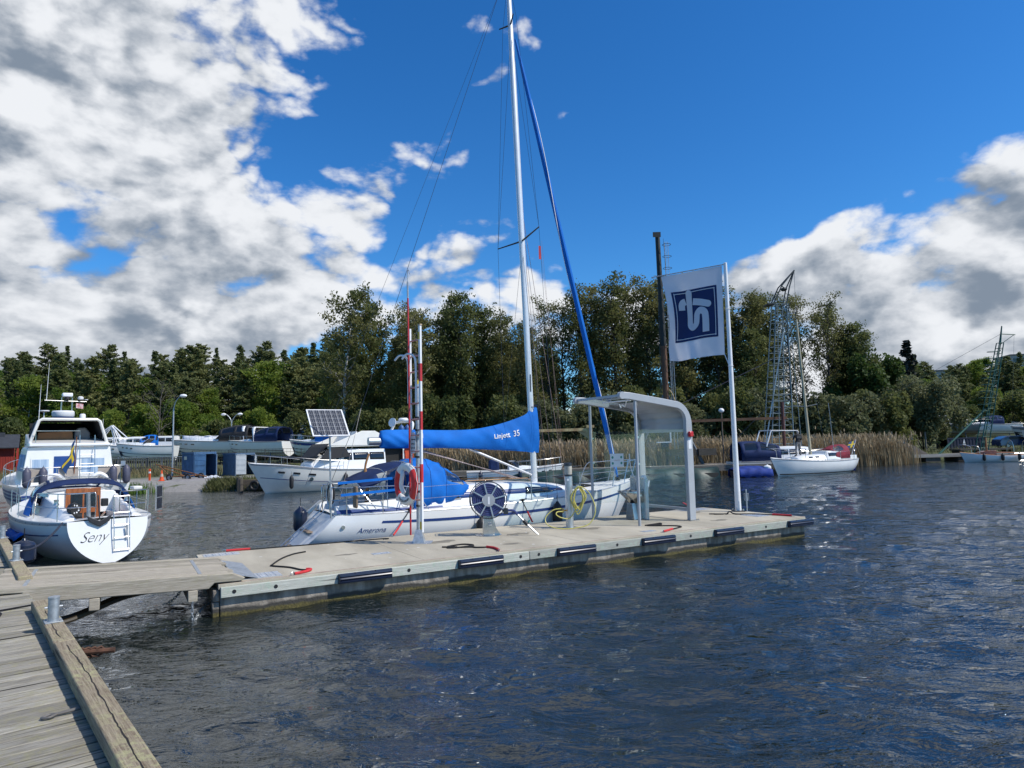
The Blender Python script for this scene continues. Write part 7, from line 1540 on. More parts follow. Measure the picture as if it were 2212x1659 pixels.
def cone(loc, label):
    c = thing('traffic_cone', label, 'traffic cone', loc, .3, 'traffic cones on the gravel'); MB().box(-.2, .2, -.2, .2, 0, .04).build('base', ORG, c, bevel=.01)
    MB().lathe([(.15, .04), (.035, .74), (0, .745)], 16).build('cone', ORG, c); MB().lathe([(.115, .30), (.082, .50), (0.0, .501)], 16).build('reflective_band', mat('pale_band', (0.6, 0.45, 0.35), .5), c)
cone((-24.45, 46.9, gz2(-24.45, 46.9)), 'orange traffic cone on the gravel beside the trailer wheels'); 
rp2 = thing('marker_post', 'slim red marker post on the gravel beside the traffic cone', 'post', (-25.5, 47.3, gz2(-25.5, 47.3))); MB().box(-.05, .05, -.05, .05, 0, .8).build('post', ORG, rp2); MB().box(-.055, .055, -.055, .055, .5, .62).build('band', WPAINT, rp2)
tr = thing('boat_trailer', 'rusty orange tube-frame launching trolley with black wheels on the gravel', 'trailer', (-23.2, 47.6, gz2(-23, 47.6)), R(-12))
RU = mat('rusty_orange', (0.26, 0.11, 0.035), .8, var=.3, vscale=6)
for a, b in (((-2.6, .3, 1.15), (1.9, -.2, .25)), ((-.6, -.7, .3), (-2.2, .2, 1.0)), ((-.6, .7, .3), (-2.2, .2, 1.0)), ((-.6, -.7, .3), (-.6, .7, .3)), ((.8, -.6, .35), (.8, .6, .35)), ((-.6, -.7, .3), (.8, -.6, .35))): MB().cyl(a, b, .04, n=6).build('frame_tube', RU, tr)
for x, y in ((-.6, -.8), (-.6, .8), (.8, -.7), (.8, .7)):
    w = MB().tube([(x + .2 * math.cos(a), y, .25 + .2 * math.sin(a)) for a in [k * .4488 for k in range(14)]], .06, 7, True).build('wheel', BLACK, tr); MB().cyl((x, y - .04, .25), (x, y + .04, .25), .12, n=10).build('rim', RUB, w)
tp = thing('tarp_heap', 'crumpled white tarpaulin heap on the grass before the blue container', 'tarpaulin', (-21.9, 48.6, gz2(-21.9, 48.6)), .2)
MB().grid(lambda a, b: ((a - .5) * 2.1, (b - .5) * .9, .02 + .32 * math.sin(math.pi * a) ** .6 * math.sin(math.pi * b) ** .6 * (.7 + .35 * math.sin(a * 15 + b * 6) * math.cos(b * 11))), 26, 12).build('sheet', mat('white_tarp', (0, 0, 0)), tp, thick=.01)
def lamp(label, loc, h, arms, m=GALV):
    l = thing('street_lamp', label, 'street lamp', loc); MB().cyl((0, 0, -.1), (0, 0, h), .075, .05, n=10).build('pole', m, l)
    for dx, dy in arms:
        MB().tube(bez([(0, 0, h - .05), (dx * .2, dy * .2, h + .5), (dx * .7, dy * .7, h + .95), (dx, dy, h + 1.05)]), .035, 7).build('arm', m, l); MB().sph((dx * 1.15, dy * 1.15, h + 1.0), .3, .2, .14).build('lamp_head', WPAINT, l)
    return l
lamp('tall grey street lamp with single curved arm beside the blue container', (-26.9, 53.2, gz2(-26.9, 53.2)), 5.3, [(.75, -.2)])
lamp('grey double-armed street lamp standing among the laid-up boats', (-31.4, 75, gz2(-31, 75)), 4.6, [(-.8, 0), (.8, 0)])
hut = thing('red_hut', 'red wooden hut with dark felt roof at the landward end of the jetty', 'hut', (-50.6, 64.6, gz2(-50, 64)), R(35))
RW_ = mat('falun_red', (0.26, 0.028, 0.018), .9, var=.15, vscale=2, stretch=(6, 6, .4)); RF = mat('dark_felt', (0.035, 0.04, 0.05), .85)
MB().box(-2.2, 2.2, -1.8, 1.8, 0, 2.6).build('wall', RW_, hut)
for k in range(22): MB().box(-2.2 + .2 * k, -2.16 + .2 * k, -1.83, -1.801, 0, 2.6).build('batten', RW_, hut)
MB().loft([[(x, -2.4, 2.5), (x, 0, 3.75), (x, 2.4, 2.5), (x, 2.4, 2.62), (x, 0, 3.88), (x, -2.4, 2.62)] for x in (-2.6, 2.6)]).build('roof', RF, hut, bevel=.02)
MB().box(-1.0, 1.4, -.5, .5, 3.5, 4.05).build('roof_ridge_box', RF, hut); MB().box(2.21, 2.24, -.6, .4, .1, 2.1).build('door', mat('red_door', (0.35, 0.03, 0.02), .7), hut); 
for y in (-1.75, 1.75): MB().box(2.4, 2.5, y - .05, y + .05, 0, 2.6).build('porch_post', mat('red_door', (0, 0, 0)), hut)
ch = thing('plastic_chair', 'white plastic garden chair beside the red hut', 'chair', (-40.8, 52.5, gz2(-40.8, 52.5)), .8)
MB().box(-.25, .25, -.25, .25, .40, .44).build('seat', WPAINT, ch, bevel=.01)
for sx in (-.23, .23):
    for sy2 in (-.23, .23): MB().cyl((sx, sy2, 0), (sx * .95, sy2 * .95, .41), .025, n=6).build('leg', WPAINT, ch)
    MB().tube([(sx, -.23, .44), (sx, -.23, .64), (sx, .24, .66)], .022, 6).build('armrest', WPAINT, ch)
MB().box(-.24, .24, .22, .26, .44, .88).build('backrest', WPAINT, ch, bevel=.01)
qy = thing('timber_quay', 'low brown timber quay with tyre fenders at the weedy bank', 'quay', (-17.4, 42.5, 0), R(-4))
QW = weathered('quay_timber', (0.10, 0.075, 0.05), (0.22, 0.17, 0.12), (0.12, 0.12, 0.06), 'x', .5)
for k in range(4): MB().box(0, 3.6, -.09, .09, .05 + .16 * k, .20 + .16 * k).build('wall_plank', QW, qy, bevel=.01)
MB().box(0, 3.6, .1, 1.4, .58, .66).build('deck', QW, qy)
for x in (.2, 1.9, 3.5): MB().cyl((x, -.22, -1), (x, -.22, .85), .12, n=10).build('pile', PILE, qy)
MB().tube([(1.2 + .25 * math.cos(a), -.17, .32 + .25 * math.sin(a)) for a in [k * .4488 for k in range(14)]], .08, 7, True).build('tyre', BLACK, qy)

# ================================================================== the far jetty behind the pontoon
FJ = weathered('far_jetty_wood', (0.14, 0.12, 0.10), (0.30, 0.27, 0.23), (0.2, 0.2, 0.1), 'x', .3)
fj = thing('far_jetty', 'long low grey jetty in front of the reed bed', 'jetty', (-6, 48.2, 0), R(1.0))
MB().box(0, 26, -.9, .9, .55, .68).build('deck', FJ, fj); MB().box(0, 26, -.98, -.91, .30, .70).build('edge_beam', FJ, fj)
for k in range(14): MB().cyl((k * 1.95 + .3, -.75, -1.2), (k * 1.95 + .3, -.75, .545), .12, n=8).build('pile', PILE, fj)
yd = thing('yellow_davit', 'rust-stained yellow davit crane on the far jetty', 'crane', (5.5, 48.2, .69))
YEL = mat('faded_yellow', (0.52, 0.42, 0.20), .6, col2=(0.30, 0.17, 0.07), vscale=2.2)
MB().cyl((0, 0, 0), (0, 0, 3.0), .16, n=12).build('post', YEL, yd); MB().beam((.2, 0, 2.75), (-4.0, 0, 2.72), .16, .2).build('jib', YEL, yd); MB().prism([(.1, 1.9), (.1, 2.66), (-.95, 2.66)], lambda p, q, w: (p, w, q), -.03, .03).build('gusset', YEL, yd); MB().box(-.25, .3, -.2, .2, 2.86, 3.05).build('cap', YEL, yd)
MB().box(-3.9, -3.6, -.08, .08, 2.5, 2.62).build('trolley', mat('rusty_iron', (0, 0, 0)), yd)
mc = thing('mast_crane', 'tall dark pole mast crane with caged ladder on the far jetty', 'crane', (11.5, 50.2, .6))
RST = mat('rust_brown_paint', (0.15, 0.075, 0.04), .8, var=.25, vscale=1.5); DKG = mat('dark_green_black', (0.018, 0.022, 0.02), .7)
MB().cyl((0, 0, 0), (0, 0, 9.0), .23, n=12).build('lower_pole', RST, mc); MB().cyl((0, 0, 9.0), (-.1, 0, 17.6), .22, .18, n=12).build('upper_pole', DKG, mc)
for sd in (-1, 1): MB().cyl((sd * 2.6, .2, .1), (sd * .1, 0, 5.4), .12, .09, n=8).build('brace', mat('grey_paint', (0.16, 0.17, 0.18), .7), mc)
for x in (.48, .72): MB().cyl((x, -.12, .5), (x - .08, -.12, 17.0), .022, n=5).build('ladder_rail', GALV, mc)
for k in range(16): MB().tube([(.55 + .33 * math.cos(a), -.05 + .33 * math.sin(a), 3 + .92 * k) for a in [j * .524 for j in range(12)]], .018, 4, True).build('cage_hoop', DKG, mc)
for y in (-.38, .28): MB().cyl((.5, y, 3), (.45, y, 17), .012, n=4).build('cage_bar', GALV, mc)
for x in (-.45, -.38, .85): MB().cyl((x, -.1, 1), (x * .4, 0, 17.3), .012, n=4).build('hoist_wire', WIRE, mc)
MB().box(-.5, .1, -.25, -.24, 17.35, 17.75).build('head_block', DKG, mc)
MB().tube(bez([(.2, -.2, 5.7), (.5, -.2, 5.2), (.95, -.2, 3.6), (1.15, -.2, 3.2)]), .05, 6).build('hanging_hose', YEL, mc)
MB().box(-.9, .15, -.5, -.1, 1.75, 1.82).box(.1, .16, -.5, -.1, 1.82, 2.8).build('operator_bench', WPAINT, mc); MB().box(-.55, -.05, -.45, -.15, 1.25, 1.75).build('winch_box', DKG, mc)
for x0, x1 in ((-.1, 2.0), (2.2, 3.5)): MB().box(x0, x1, -.3, .3, .75, 1.25).build('timber_stack', PILE, mc)
gr_ = thing('covered_raft', 'long low raft under a dark green tarpaulin moored at the far jetty', 'raft', (-2.2, 45.4, 0), R(-3.5))
MB().grid(lambda a, b: (a * 15.6, -.75 + 1.5 * b - .10 * math.sin(a * 50), -.05 + .72 * (min(1, b * 3.2) ** .6) * (1 if b < .7 else 1 - (b - .7) * .5) + .05 * math.sin(a * 37 + b * 3)), 80, 14).build('tarpaulin', mat('green_tarp', (0.018, 0.052, 0.042), .5, var=.25, vscale=2, bump=.5, bscale=5), gr_, angle=80)
MB().box(0.05, 15.5, -.6, .7, -.3, .35).build('float', PILE, gr_)
bt = thing('covered_boat', 'small boat under a bright royal blue tarpaulin beside the green raft', 'boat', (14.5, 44.6, 0), R(6))
BT = Hull([(0, 0, .7, .4, -.2), (.9, .9, .8, .4, -.25), (1.7, 1.6, .5, .45, -.2), (2.15, 2.0, .04, .5, -.1)], 2.5, 1.4); BT.shell(bt, NAVY); BT.transom(bt, NAVY)
MB().grid(lambda a, b: (-.05 + 2.3 * a, (b - .5) * 2 * .92, .02 + .66 * (max(0, math.sin(math.pi * b)) ** .14) * (max(0, math.sin(math.pi * (.03 + .94 * a))) ** .12) + .04 * math.sin(a * 20 + b * 9)), 24, 16).build('tarpaulin', mat('royal_tarp', (0.010, 0.042, 0.26), .8, var=.15, vscale=3, bump=.4, bscale=8), bt, angle=80, thick=.01)
t, H_ = motorboat('open white motorboat with dark engine cover moored behind the yacht mast', (-3.2, 45.6, 0), R(4), 6.6, 2.3, .72, WHITE, None, None, (3.4, .4, 0), None, False, None, False)
MB().box(1.5, 2.2, -.4, .4, .7, 1.5).build('engine_cover', NAVYC, t, bevel=.15)
for x in (1.0, 3.6): fender('navy fender on the side of the open white motorboat', (-3.2 + x, 45.6 - 1.28 + x * .07, .15), .13, .6, NAVY, group='fenders of the open white motorboat', top=.15)
lp = thing('globe_lamp', 'slim lamp post with white globe head on the far jetty', 'street lamp', (16.0, 51.5, .5)); MB().cyl((0, 0, 0), (0, 0, 4.1), .06, .045, n=8).build('pole', mat('brown_pole', (0.16, 0.12, 0.09), .7), lp); MB().sph((0, 0, 4.2), .22, .22, .18).build('globe', WPAINT, lp)
jb = thing('back_jetty', 'short cross jetty carrying the teal lattice crane', 'jetty', (14.5, 50.2, 0)); MB().box(0, 9, 0, 3.2, .52, .64).build('deck', FJ, jb)
for k in range(5): MB().cyl((.4 + 2 * k, .2, -1.2), (.4 + 2 * k, .2, .515), .12, n=8).build('pile', PILE, jb)
MB().beam((-3, .6, 3.9), (6.2, .6, 4.0), .14, .2).build('steel_rail', mat('rust_brown_paint', (0, 0, 0)), jb); MB().cyl((5.9, .6, .64), (5.9, .6, 5.2), .13, n=8).build('rail_post', mat('dark_red_iron', (0.09, 0.03, 0.025), .7), jb); MB().cyl((-3, .6, -1), (-3, .6, 3.8), .1, n=8).build('rail_post', MATS['rust_brown_paint'], jb)

# cabin boat with navy canvas
cbt, CH_ = motorboat('white cabin boat with navy canvas aft cabin moored at the cross jetty', (15.9, 49.3, 0), R(3), 7.6, 2.6, .85, WHITE, None, (3.1, 6.0, 1.0, .84), None, (.3, 3.2, 1.45, NAVYC), False, None, False)
MB().tube([(2.2, -1.0, 1.9), (2.6, -1.0, 3.05), (2.6, 1.0, 3.05), (2.2, 1.0, 1.9)], .05, 6).cyl((2.6, -.9, 3.05), (4.6, -.9, 3.0), .03, n=6).build('roof_rack', WPAINT, cbt)
# lattice crane
TEALG = mat('teal_grey_steel', (0.16, 0.22, 0.24), .6, .2, var=.15, vscale=2)
def lattice(t, base, top, w0, w1, n, m, hoops=False):
    base, top = Vector(base), Vector(top)
    def c(k, i): f = k / n; w = w0 + (w1 - w0) * f; p = base.lerp(top, f); return p + Vector(((-1, 1, 1, -1)[i] * w / 2, (-1, -1, 1, 1)[i] * w / 2, 0))
    for i in range(4): MB().tube([c(0, i), c(n, i)], .045, 6).build('leg', m, t)
    for k in range(n + 1):
        for i in range(4): MB().cyl(c(k, i), c(k, (i + 1) % 4), .022, n=4).build('rung', m, t)
        if k < n and k % 2 == 0: MB().cyl(c(k, 0), c(k + 1, 1), .018, n=4).build('diagonal', m, t); MB().cyl(c(k, 1), c(k + 1, 2), .018, n=4).build('diagonal', m, t)
    return c
lc = thing('lattice_crane', 'teal-grey lattice mast crane rising beside the man in black', 'crane', (20.2, 51.6, .64))
c_ = lattice(lc, (0, 0, 0), (.75, 0, 12.2), 1.75, .85, 26, TEALG)
DKS = mat('dark_crane_head', (0.04, 0.05, 0.05), .6)
for y in (-.35, .35):
    MB().tube([(.2, y, 12.2), (.9, y, 13.6), (2.1, 0, 14.9)], .05, 6).build('jib', DKS, lc); MB().tube([(1.2, y, 12.2), (1.5, y, 13.5), (2.1, 0, 14.9)], .05, 6).build('jib', DKS, lc)
MB().cyl((.9, -.35, 13.6), (1.5, .35, 13.5), .04, n=6).build('jib_tie', DKS, lc); MB().cyl((2.1, 0, 14.9), (1.95, 0, 9.5), .012, n=4).build('hoist_wire', WIRE, lc); MB().sph((1.2, 0, 13.4), .25, .3, .15).build('sheave_block', DKS, lc); MB().box(-.3, .3, -.5, .5, 12.15, 12.25).build('platform', DKS, lc)
for i in (0, 1): MB().tube([c_(0, i) + Vector((.5, -.3, 0)), c_(26, i) + Vector((.1, -.1, 0))], .03, 5).build('ladder_rail', TEALG, lc)
MB().cyl((.2, -.1, 8.0), (-11, -1.2, 3.0), .03, n=4).build('guy_wire', WIRE, lc); MB().tube(bez([(-.6, 0, 4.2), (-2.6, -.1, 2.4), (-3.9, -.1, 1.0), (-3.6, -.1, .4)]), .02, 4).build('slack_wire', WIRE, lc); MB().cyl((-1.4, -.5, 0), (.8, -.3, 9.8), .045, n=6).build('stay_rod', ALU, lc)

# white sailing boat at the mast crane, with two people
vg = thing('sailing_boat', 'white sailing boat with wine-red sprayhood lying at the mast crane', 'sailboat', (24.1, 48.2, 0), R(208.3))
VH = Hull([(0, .35, .55, .95, .0), (1.2, 1.3, 1.0, .92, -.25), (3, 3, 1.22, .90, -.4), (5, 5, 1.15, .95, -.4), (6.8, 6.6, .7, 1.05, -.3), (8.3, 7.6, .03, 1.18, -.1)], 2.4, 1.6)
VH.shell(vg, WHITE); VH.transom(vg, WHITE); VH.deck(vg, WHITE)
BOOT = mat('dark_boot_top', (0.03, 0.02, 0.02), .5)
for sd in (1, -1):
    VH.strip(0, .99, .0, .045, sd, RUB, vg, 'rubbing_strake', .015, 24); VH.strip(0.03, .97, lambda a: (VH.p(a)[3] - .13) / (VH.p(a)[3] - VH.p(a)[4]), lambda a: (VH.p(a)[3] - .06) / (VH.p(a)[3] - VH.p(a)[4]), sd, BOOT, vg, 'waterline_stripe', .008, 24)
VC = House([(2.3, .80, .70, .95, 1.50), (3.6, .84, .70, .95, 1.52), (3.75, .80, .62, .95, 1.30), (5.6, .62, .46, 1.0, 1.26), (6.0, .4, .3, 1.0, 1.12)]); VC.build(vg, WHITE)
for sd in (1, -1):
    VC.panel(2.5, 3.5, .42, .82, sd, DWIN, vg, 'side_window', .008)
    for x in (4.3, 4.9): VC.panel(x, x + .35, .4, .75, sd, DWIN, vg, 'portlight', .008)
    for x in (1.2, 2.8, 4.4, 6.0): e = VH.edge(x, sd, 0, .05); MB().cyl(e, e + Vector((0, 0, .6)), .014, n=5).build('stanchion', STEEL, vg)
    MB().tube([VH.edge(x, sd, .58, .05) for x in (.4, 1.2, 2.8, 4.4, 6.0, 7.4)], .007, 4).build('lifeline', STEEL, vg)
    MB().tube(bez([VH.edge(7.0, sd, 0, .05), VH.edge(7.2, sd, .6, .05), Vector((8.35, sd * .2, 1.8)), Vector((8.45, 0, 1.8))]), .016, 6).build('pulpit', STEEL, vg); MB().tube(bez([VH.edge(1.0, sd, 0, .05), VH.edge(.9, sd, .6, .05), Vector((.15, sd * .5, 1.6)), Vector((.0, 0, 1.6))]), .016, 6).build('pushpit', STEEL, vg)
WINE = mat('wine_canvas', (0.22, 0.012, 0.03), .8, var=.15)
cloth_with_windows(lambda u, v: Vector((1.25 + 1.5 * u, -.78 * (abs(math.cos(math.pi * v)) ** .7) * (1 if v < .5 else -1), 1.0 + (.95 - .35 * u ** 2) * math.sin(math.pi * v) ** .6)), 10, 20, [(4, 9, 3, 8), (4, 9, 12, 17)], vg, WINE, CLEAR, 'sprayhood', 'hood_window')
MB().box(.5, 2.3, -.75, -.6, .95, 1.2).build('coaming', WHITE, vg, bevel=.03); MB().box(.5, 2.3, .6, .75, .95, 1.2).build('coaming', WHITE, vg, bevel=.03)
VMAST = mat('tan_mast', (0.46, 0.40, 0.27), .5, var=.1)
MB().tube([(4.35, 0, 1.30), (4.95, 0, 10.6)], [.10, .075], 10).build('mast', VMAST, vg)
for sd in (1, -1): MB().cyl((4.5, 0, 4.6), (4.6, sd * .95, 4.7), .025, n=6).build('spreader', ALU, vg); MB().tube([(4.1, sd * 1.1, .95), (4.6, sd * .95, 4.7), (4.75, 0, 7.5)], .012, 4).build('shroud', WIRE, vg)
MB().cyl((2.7, .6, 1.5), (3.3, .85, 4.8), .02, n=5).build('loose_stay', ALU, vg); MB().tube([(1.0, 0, 1.2), (4.8, 0, 8)], .008, 4).build('topping_line', WIRE, vg)
om = thing('outboard_motor', 'wine-red outboard motor on the stern of the white sailing boat', 'outboard', (24.1, 48.2, 0), R(208.3)); MB().box(-.15, .3, -.75, -.42, 1.0, 1.32).build('cowl', WINE, om, bevel=.06); MB().box(.0, .15, -.65, -.5, .3, 1.0).build('leg', BLACK, om)
rb = thing('rescue_buoy', 'red horseshoe rescue buoy on the pushpit of the white sailing boat', 'buoy', (24.1, 48.2, 0), R(208.3)); MB().tube(bez([(.9, -1.0, 1.15), (.85, -1.05, 1.5), (1.05, -1.05, 1.68), (1.25, -1.05, 1.5), (1.2, -1.0, 1.15)]), .085, 7).build('ring', mat('faded_orange_red', (0.45, 0.06, 0.04), .6), rb)
s2 = thing('swedish_flag', 'small blue and yellow cross flag on the stern of the white sailing boat', 'flag', (24.1, 48.2, 0), R(208.3)); MB().cyl((.1, 0, 1.0), (-.6, 0, 2.25), .018, n=6).build('staff', WPAINT, s2)
for s0, s1, t0, t1, m_ in ((0, .3, 0, .4, FB), (.3, .48, 0, .4, FY), (.48, 1, 0, .4, FB), (0, 1, .4, .6, FY), (0, .3, .6, 1, FB), (.3, .48, .6, 1, FY), (.48, 1, .6, 1, FB)):
    MB().grid(lambda a, b: Vector((-.56 + .28 * (t0 + (t1 - t0) * b) + .8 * (s0 + (s1 - s0) * a), .05 * math.sin(7 * (s0 + (s1 - s0) * a)), 2.18 - .45 * (t0 + (t1 - t0) * b) - .1 * (s0 + (s1 - s0) * a))), 6, 3).build('flag_field' if m_ is FB else 'flag_cross', m_, s2, angle=120)
MB().grid(lambda a, b: (-.1 + .25 * a, -.3 + .6 * b, .05 + .85 * (1 - a) + .03 * math.sin(b * 9)), 4, 6).build('stern_sheet', mat('royal_tarp', (0, 0, 0)), vg, thick=.015)
fender('white ball fender at the bow of the white sailing boat', (16.6, 44.35, .25), .24, .5, WPAINT, top=.3)

def person(label, loc, rz, jacket, trousers, hair, pose):
    """one skinned body; materials by region of the figure"""
    J = dict(pel=(0, 0, .93), ches=(0, .0, 1.22), sho=(0, 0, 1.43), nek=(0, 0, 1.52), hed=(0, .02, 1.62), top=(0, .02, 1.72)); J.update(pose)
    rad = dict(pel=.155, ches=.165, sho=.13, nek=.06, hed=.098, top=.085)
    E_ = [('pel', 'ches'), ('ches', 'sho'), ('sho', 'nek'), ('nek', 'hed'), ('hed', 'top')]
    for s_, k in ((1, 'l'), (-1, 'r')):
        J.setdefault('hip' + k, (s_ * .10, 0, .88)); J.setdefault('kne' + k, (s_ * .13, -.02, .49)); J.setdefault('ank' + k, (s_ * .15, .02, .08)); J.setdefault('toe' + k, (s_ * .17, -.15, .04))
        J.setdefault('arm' + k, (s_ * .20, 0, 1.40)); J.setdefault('elb' + k, (s_ * .29, .0, 1.13)); J.setdefault('wri' + k, (s_ * .22, -.22, 1.05)); J.setdefault('han' + k, (s_ * .18, -.30, 1.06))
        for a, r_ in (('hip', .105), ('kne', .075), ('ank', .055), ('toe', .045), ('arm', .08), ('elb', .062), ('wri', .045), ('han', .04)): rad[a + k] = r_
        E_ += [('pel', 'hip' + k), ('hip' + k, 'kne' + k), ('kne' + k, 'ank' + k), ('ank' + k, 'toe' + k), ('sho', 'arm' + k), ('arm' + k, 'elb' + k), ('elb' + k, 'wri' + k), ('wri' + k, 'han' + k)]
    names = list(J); me = bpy.data.meshes.new('sk'); me.from_pydata([J[n] for n in names], [(names.index(a), names.index(b)) for a, b in E_], [])
    o = bpy.data.objects.new('sk', me); COL.objects.link(o); md = o.modifiers.new('s', 'SKIN')
    for i, n in enumerate(names): sv = me.skin_vertices[0].data[i]; sv.radius = (rad[n], rad[n] * (.8 if n in ('pel', 'ches', 'sho') else 1)); sv.use_root = n == 'pel'
    sd_ = o.modifiers.new('d', 'SUBSURF'); sd_.levels = 2; sd_.render_levels = 2
    bpy.context.view_layer.update(); m2 = bpy.data.meshes.new_from_object(o.evaluated_get(bpy.context.evaluated_depsgraph_get())); bpy.data.objects.remove(o)
    m2.materials.clear()
    for m_ in (jacket, trousers, mat('skin', (0.50, 0.29, 0.20), .6), hair, BLACK): m2.materials.append(m_)
    hands = [Vector(J['hanl']), Vector(J['hanr'])]; hd = Vector(J['hed'])
    for p in m2.polygons:
        c = p.center; k = 0
        if c.z < .10: k = 4
        elif c.z < Vector(J['pel']).z + .01 and min((c - h).length for h in hands) > .2: k = 1
        if min((c - h).length for h in hands) < .075: k = 2
        if c.z > Vector(J['nek']).z: k = 3 if (c.z > hd.z + .03 or c.y > hd.y + .04) else 2
        p.material_index = k
    m2.shade_smooth()
    t = thing('person', label, 'person', loc, rz); b = bpy.data.objects.new('body', m2); COL.objects.link(b); b.parent = t
    f = MB().sph((hd.x, hd.y - .09, hd.z), .018, .03, .03, 6, 4); f.build('nose', MATS['skin'], t)
    for s_ in (1, -1): MB().sph((hd.x + s_ * .095, hd.y + .01, hd.z), .015, .025, .035, 6, 4).build('ear', MATS['skin'], t)
    for h, s_ in zip(hands, (1, -1)):
        for k in range(4): MB().tube([h + Vector(((k - 1.5) * .02, 0, 0)), h + Vector(((k - 1.5) * .02, -.05, -.01)), h + Vector(((k - 1.5) * .02, -.07, -.05 + .004 * k))], .009, 5).build('finger', MATS['skin'], t)
        MB().tube([h + Vector((-s_ * .03, .02, 0)), h + Vector((-s_ * .06, -.02, .0)), h + Vector((-s_ * .055, -.05, -.01))], .01, 5).build('thumb', MATS['skin'], t)
    return t
BJ = mat('black_jacket', (0.012, 0.012, 0.014), .8); GT_ = mat('grey_trousers', (0.22, 0.21, 0.20), .85); NJ = mat('dark_work_clothes', (0.025, 0.028, 0.032), .85); HG = mat('grey_hair', (0.42, 0.40, 0.38), .8); HB = mat('brown_hair', (0.10, 0.06, 0.035), .8)
VR = Matrix.Rotation(R(208.3), 3, 'Z'); pv = VR @ Vector((5.6, .05, 0))
p1 = person('person in black jacket and grey trousers standing at the mast of the white sailing boat', (24.1 + pv.x, 48.2 + pv.y, 1.24), R(195), BJ, GT_, HG, {'elbl': (.30, -.04, 1.16), 'wril': (.17, -.25, 1.16), 'hanl': (.12, -.32, 1.18), 'hipl': (.11, 0, .88), 'knel': (.15, -.02, .49), 'ankl': (.19, .02, .08), 'toel': (.22, -.13, .04)})
MB().box(-.17, .17, .135, .15, 1.2, 1.36).build('jacket_label', mat('jacket_grey_patch', (0.05, 0.05, 0.055), .7), p1)
person('person in dark work clothes standing on the cross jetty by the lattice crane', (18.4, 50.6, .64), R(100), NJ, NJ, HB, {'sho': (0, -.06, 1.42), 'nek': (0, -.09, 1.5), 'hed': (0, -.12, 1.6), 'top': (0, -.12, 1.7)})

# ================================================================== right-hand shore
rj = thing('bathing_jetty', 'long low jetty on timber cribs running out beside the reeds', 'jetty', (26.5, 60.3, 0), R(5.5))
MB().box(0, 21.5, -.9, .9, .52, .66).build('deck', FJ, rj); MB().box(0, 21.5, -.98, -.905, .44, .72).build('edge_board', mat('pale_board', (0.36, 0.34, 0.30), .85, var=.2, stretch=(.1, 1, 1)), rj)
for k in range(7):
    for q in range(3): MB().box(1.0 + 3.1 * k, 2.4 + 3.1 * k, -.85, .85, -.9 + .46 * q, -.5 + .46 * q).build('crib_timber', PILE, rj)
MB().box(14.0, 19.5, .8, 3.6, .50, .62).build('side_platform', FJ, rj)
for x in (18.6, 20.1):
    MB().tube(bez([(x, -1.15, -.3), (x, -1.12, 1.2), (x, -.9, 1.75), (x, -.5, 1.55), (x, -.35, .66)]), .03, 6).build('ladder_hoop', STEEL, rj)
for z in (0, .3, .6): MB().cyl((18.6, -1.14, z), (20.1, -1.14, z), .02, n=5).build('ladder_rung', STEEL, rj)
ub = thing('dark_hull', 'old dark wooden hull hauled out on the shore behind the jetty', 'boat', (35.6, 63.6, .35), R(-8))
MB().loft([[(x, -w, 0), (x, -w * .55, h * .6), (x, 0, h), (x, w * .55, h * .6), (x, w, 0)] for x, w, h in ((-.9, .5, .35), (0, .85, 1.0), (1.05, .9, 1.55), (2.0, .8, 1.1), (3.2, .35, .3))]).build('hull', mat('tarred_wood', (0.035, 0.028, 0.024), .8, var=.3, vscale=3), ub, angle=20); MB().cyl((1.0, -.35, .1), (1.05, -.05, 1.62), .06, n=6).build('prop', WPAINT, ub)
wb = thing('wooden_sailboat', 'small white-hulled classic boat with varnished deck moored at the bathing jetty', 'sailboat', (44.4, 58.6, 0), R(172))
BH = Hull([(0, .5, .25, .62, .05), (1.0, 1.2, .75, .55, -.2), (2.6, 2.6, .95, .55, -.3), (4.0, 3.9, .72, .66, -.25), (5.3, 4.9, .04, .85, -.1)], 2.3, 1.5); BH.shell(wb, WHITE); BH.transom(wb, WOODV); BH.deck(wb, TEAK, hole=(1.1, 2.6, .5)); MB().box(1.1, 2.6, -.5, .5, .2, .24).build('cockpit_sole', TEAK, wb)
MB().loft([[(x, -w, .58), (x, -w * .9, z), (x, w * .9, z), (x, w, .58)] for x, w, z in ((2.6, .58, .98), (3.4, .5, .95), (3.9, .3, .8))]).build('cabin', WOODV, wb, bevel=.02)
for sd in (1, -1): MB().tube([(1.0, sd * .55, .75), (2.6, sd * .62, .8)], .05, 6).build('coaming', WOODV, wb); MB().tube(bez([BH.edge(4.0, sd, 0, .05), BH.edge(4.1, sd, .65, .05), BH.edge(4.9, sd, .7, .02), Vector((5.3, 0, 1.5))]), .022, 6).build('pulpit', STEEL, wb)
MB().cyl((3.1, 0, .95), (3.1, 0, 2.1), .07, n=8).build('mast_stump', WOODV, wb); MB().cyl((.1, 0, .7), (-.5, 0, .25), .05, n=6).build('rudder_head', WOODV, wb)
for k, x in enumerate((1.2, 2.5, 3.8)): fender('black fender on the side of the small classic boat', (44.4 - x, 58.6 + x * .14 - 1.02 + .25 * (k == 2) - .0, .1), .13, .6, BLACK, group='fenders of the classic boat', top=.1)
gc = thing('green_crane', 'leaning green lattice mast crane with hoop ladder on the bathing jetty', 'crane', (43.7, 63.2, .62))
GRN = mat('bottle_green_steel', (0.012, 0.10, 0.075), .55, .1, var=.15, vscale=2); gc.scale = (1, 1, .95); lattice(gc, (0, 0, 0), (2.7, 0, 10.9), .75, .4, 20, GRN)
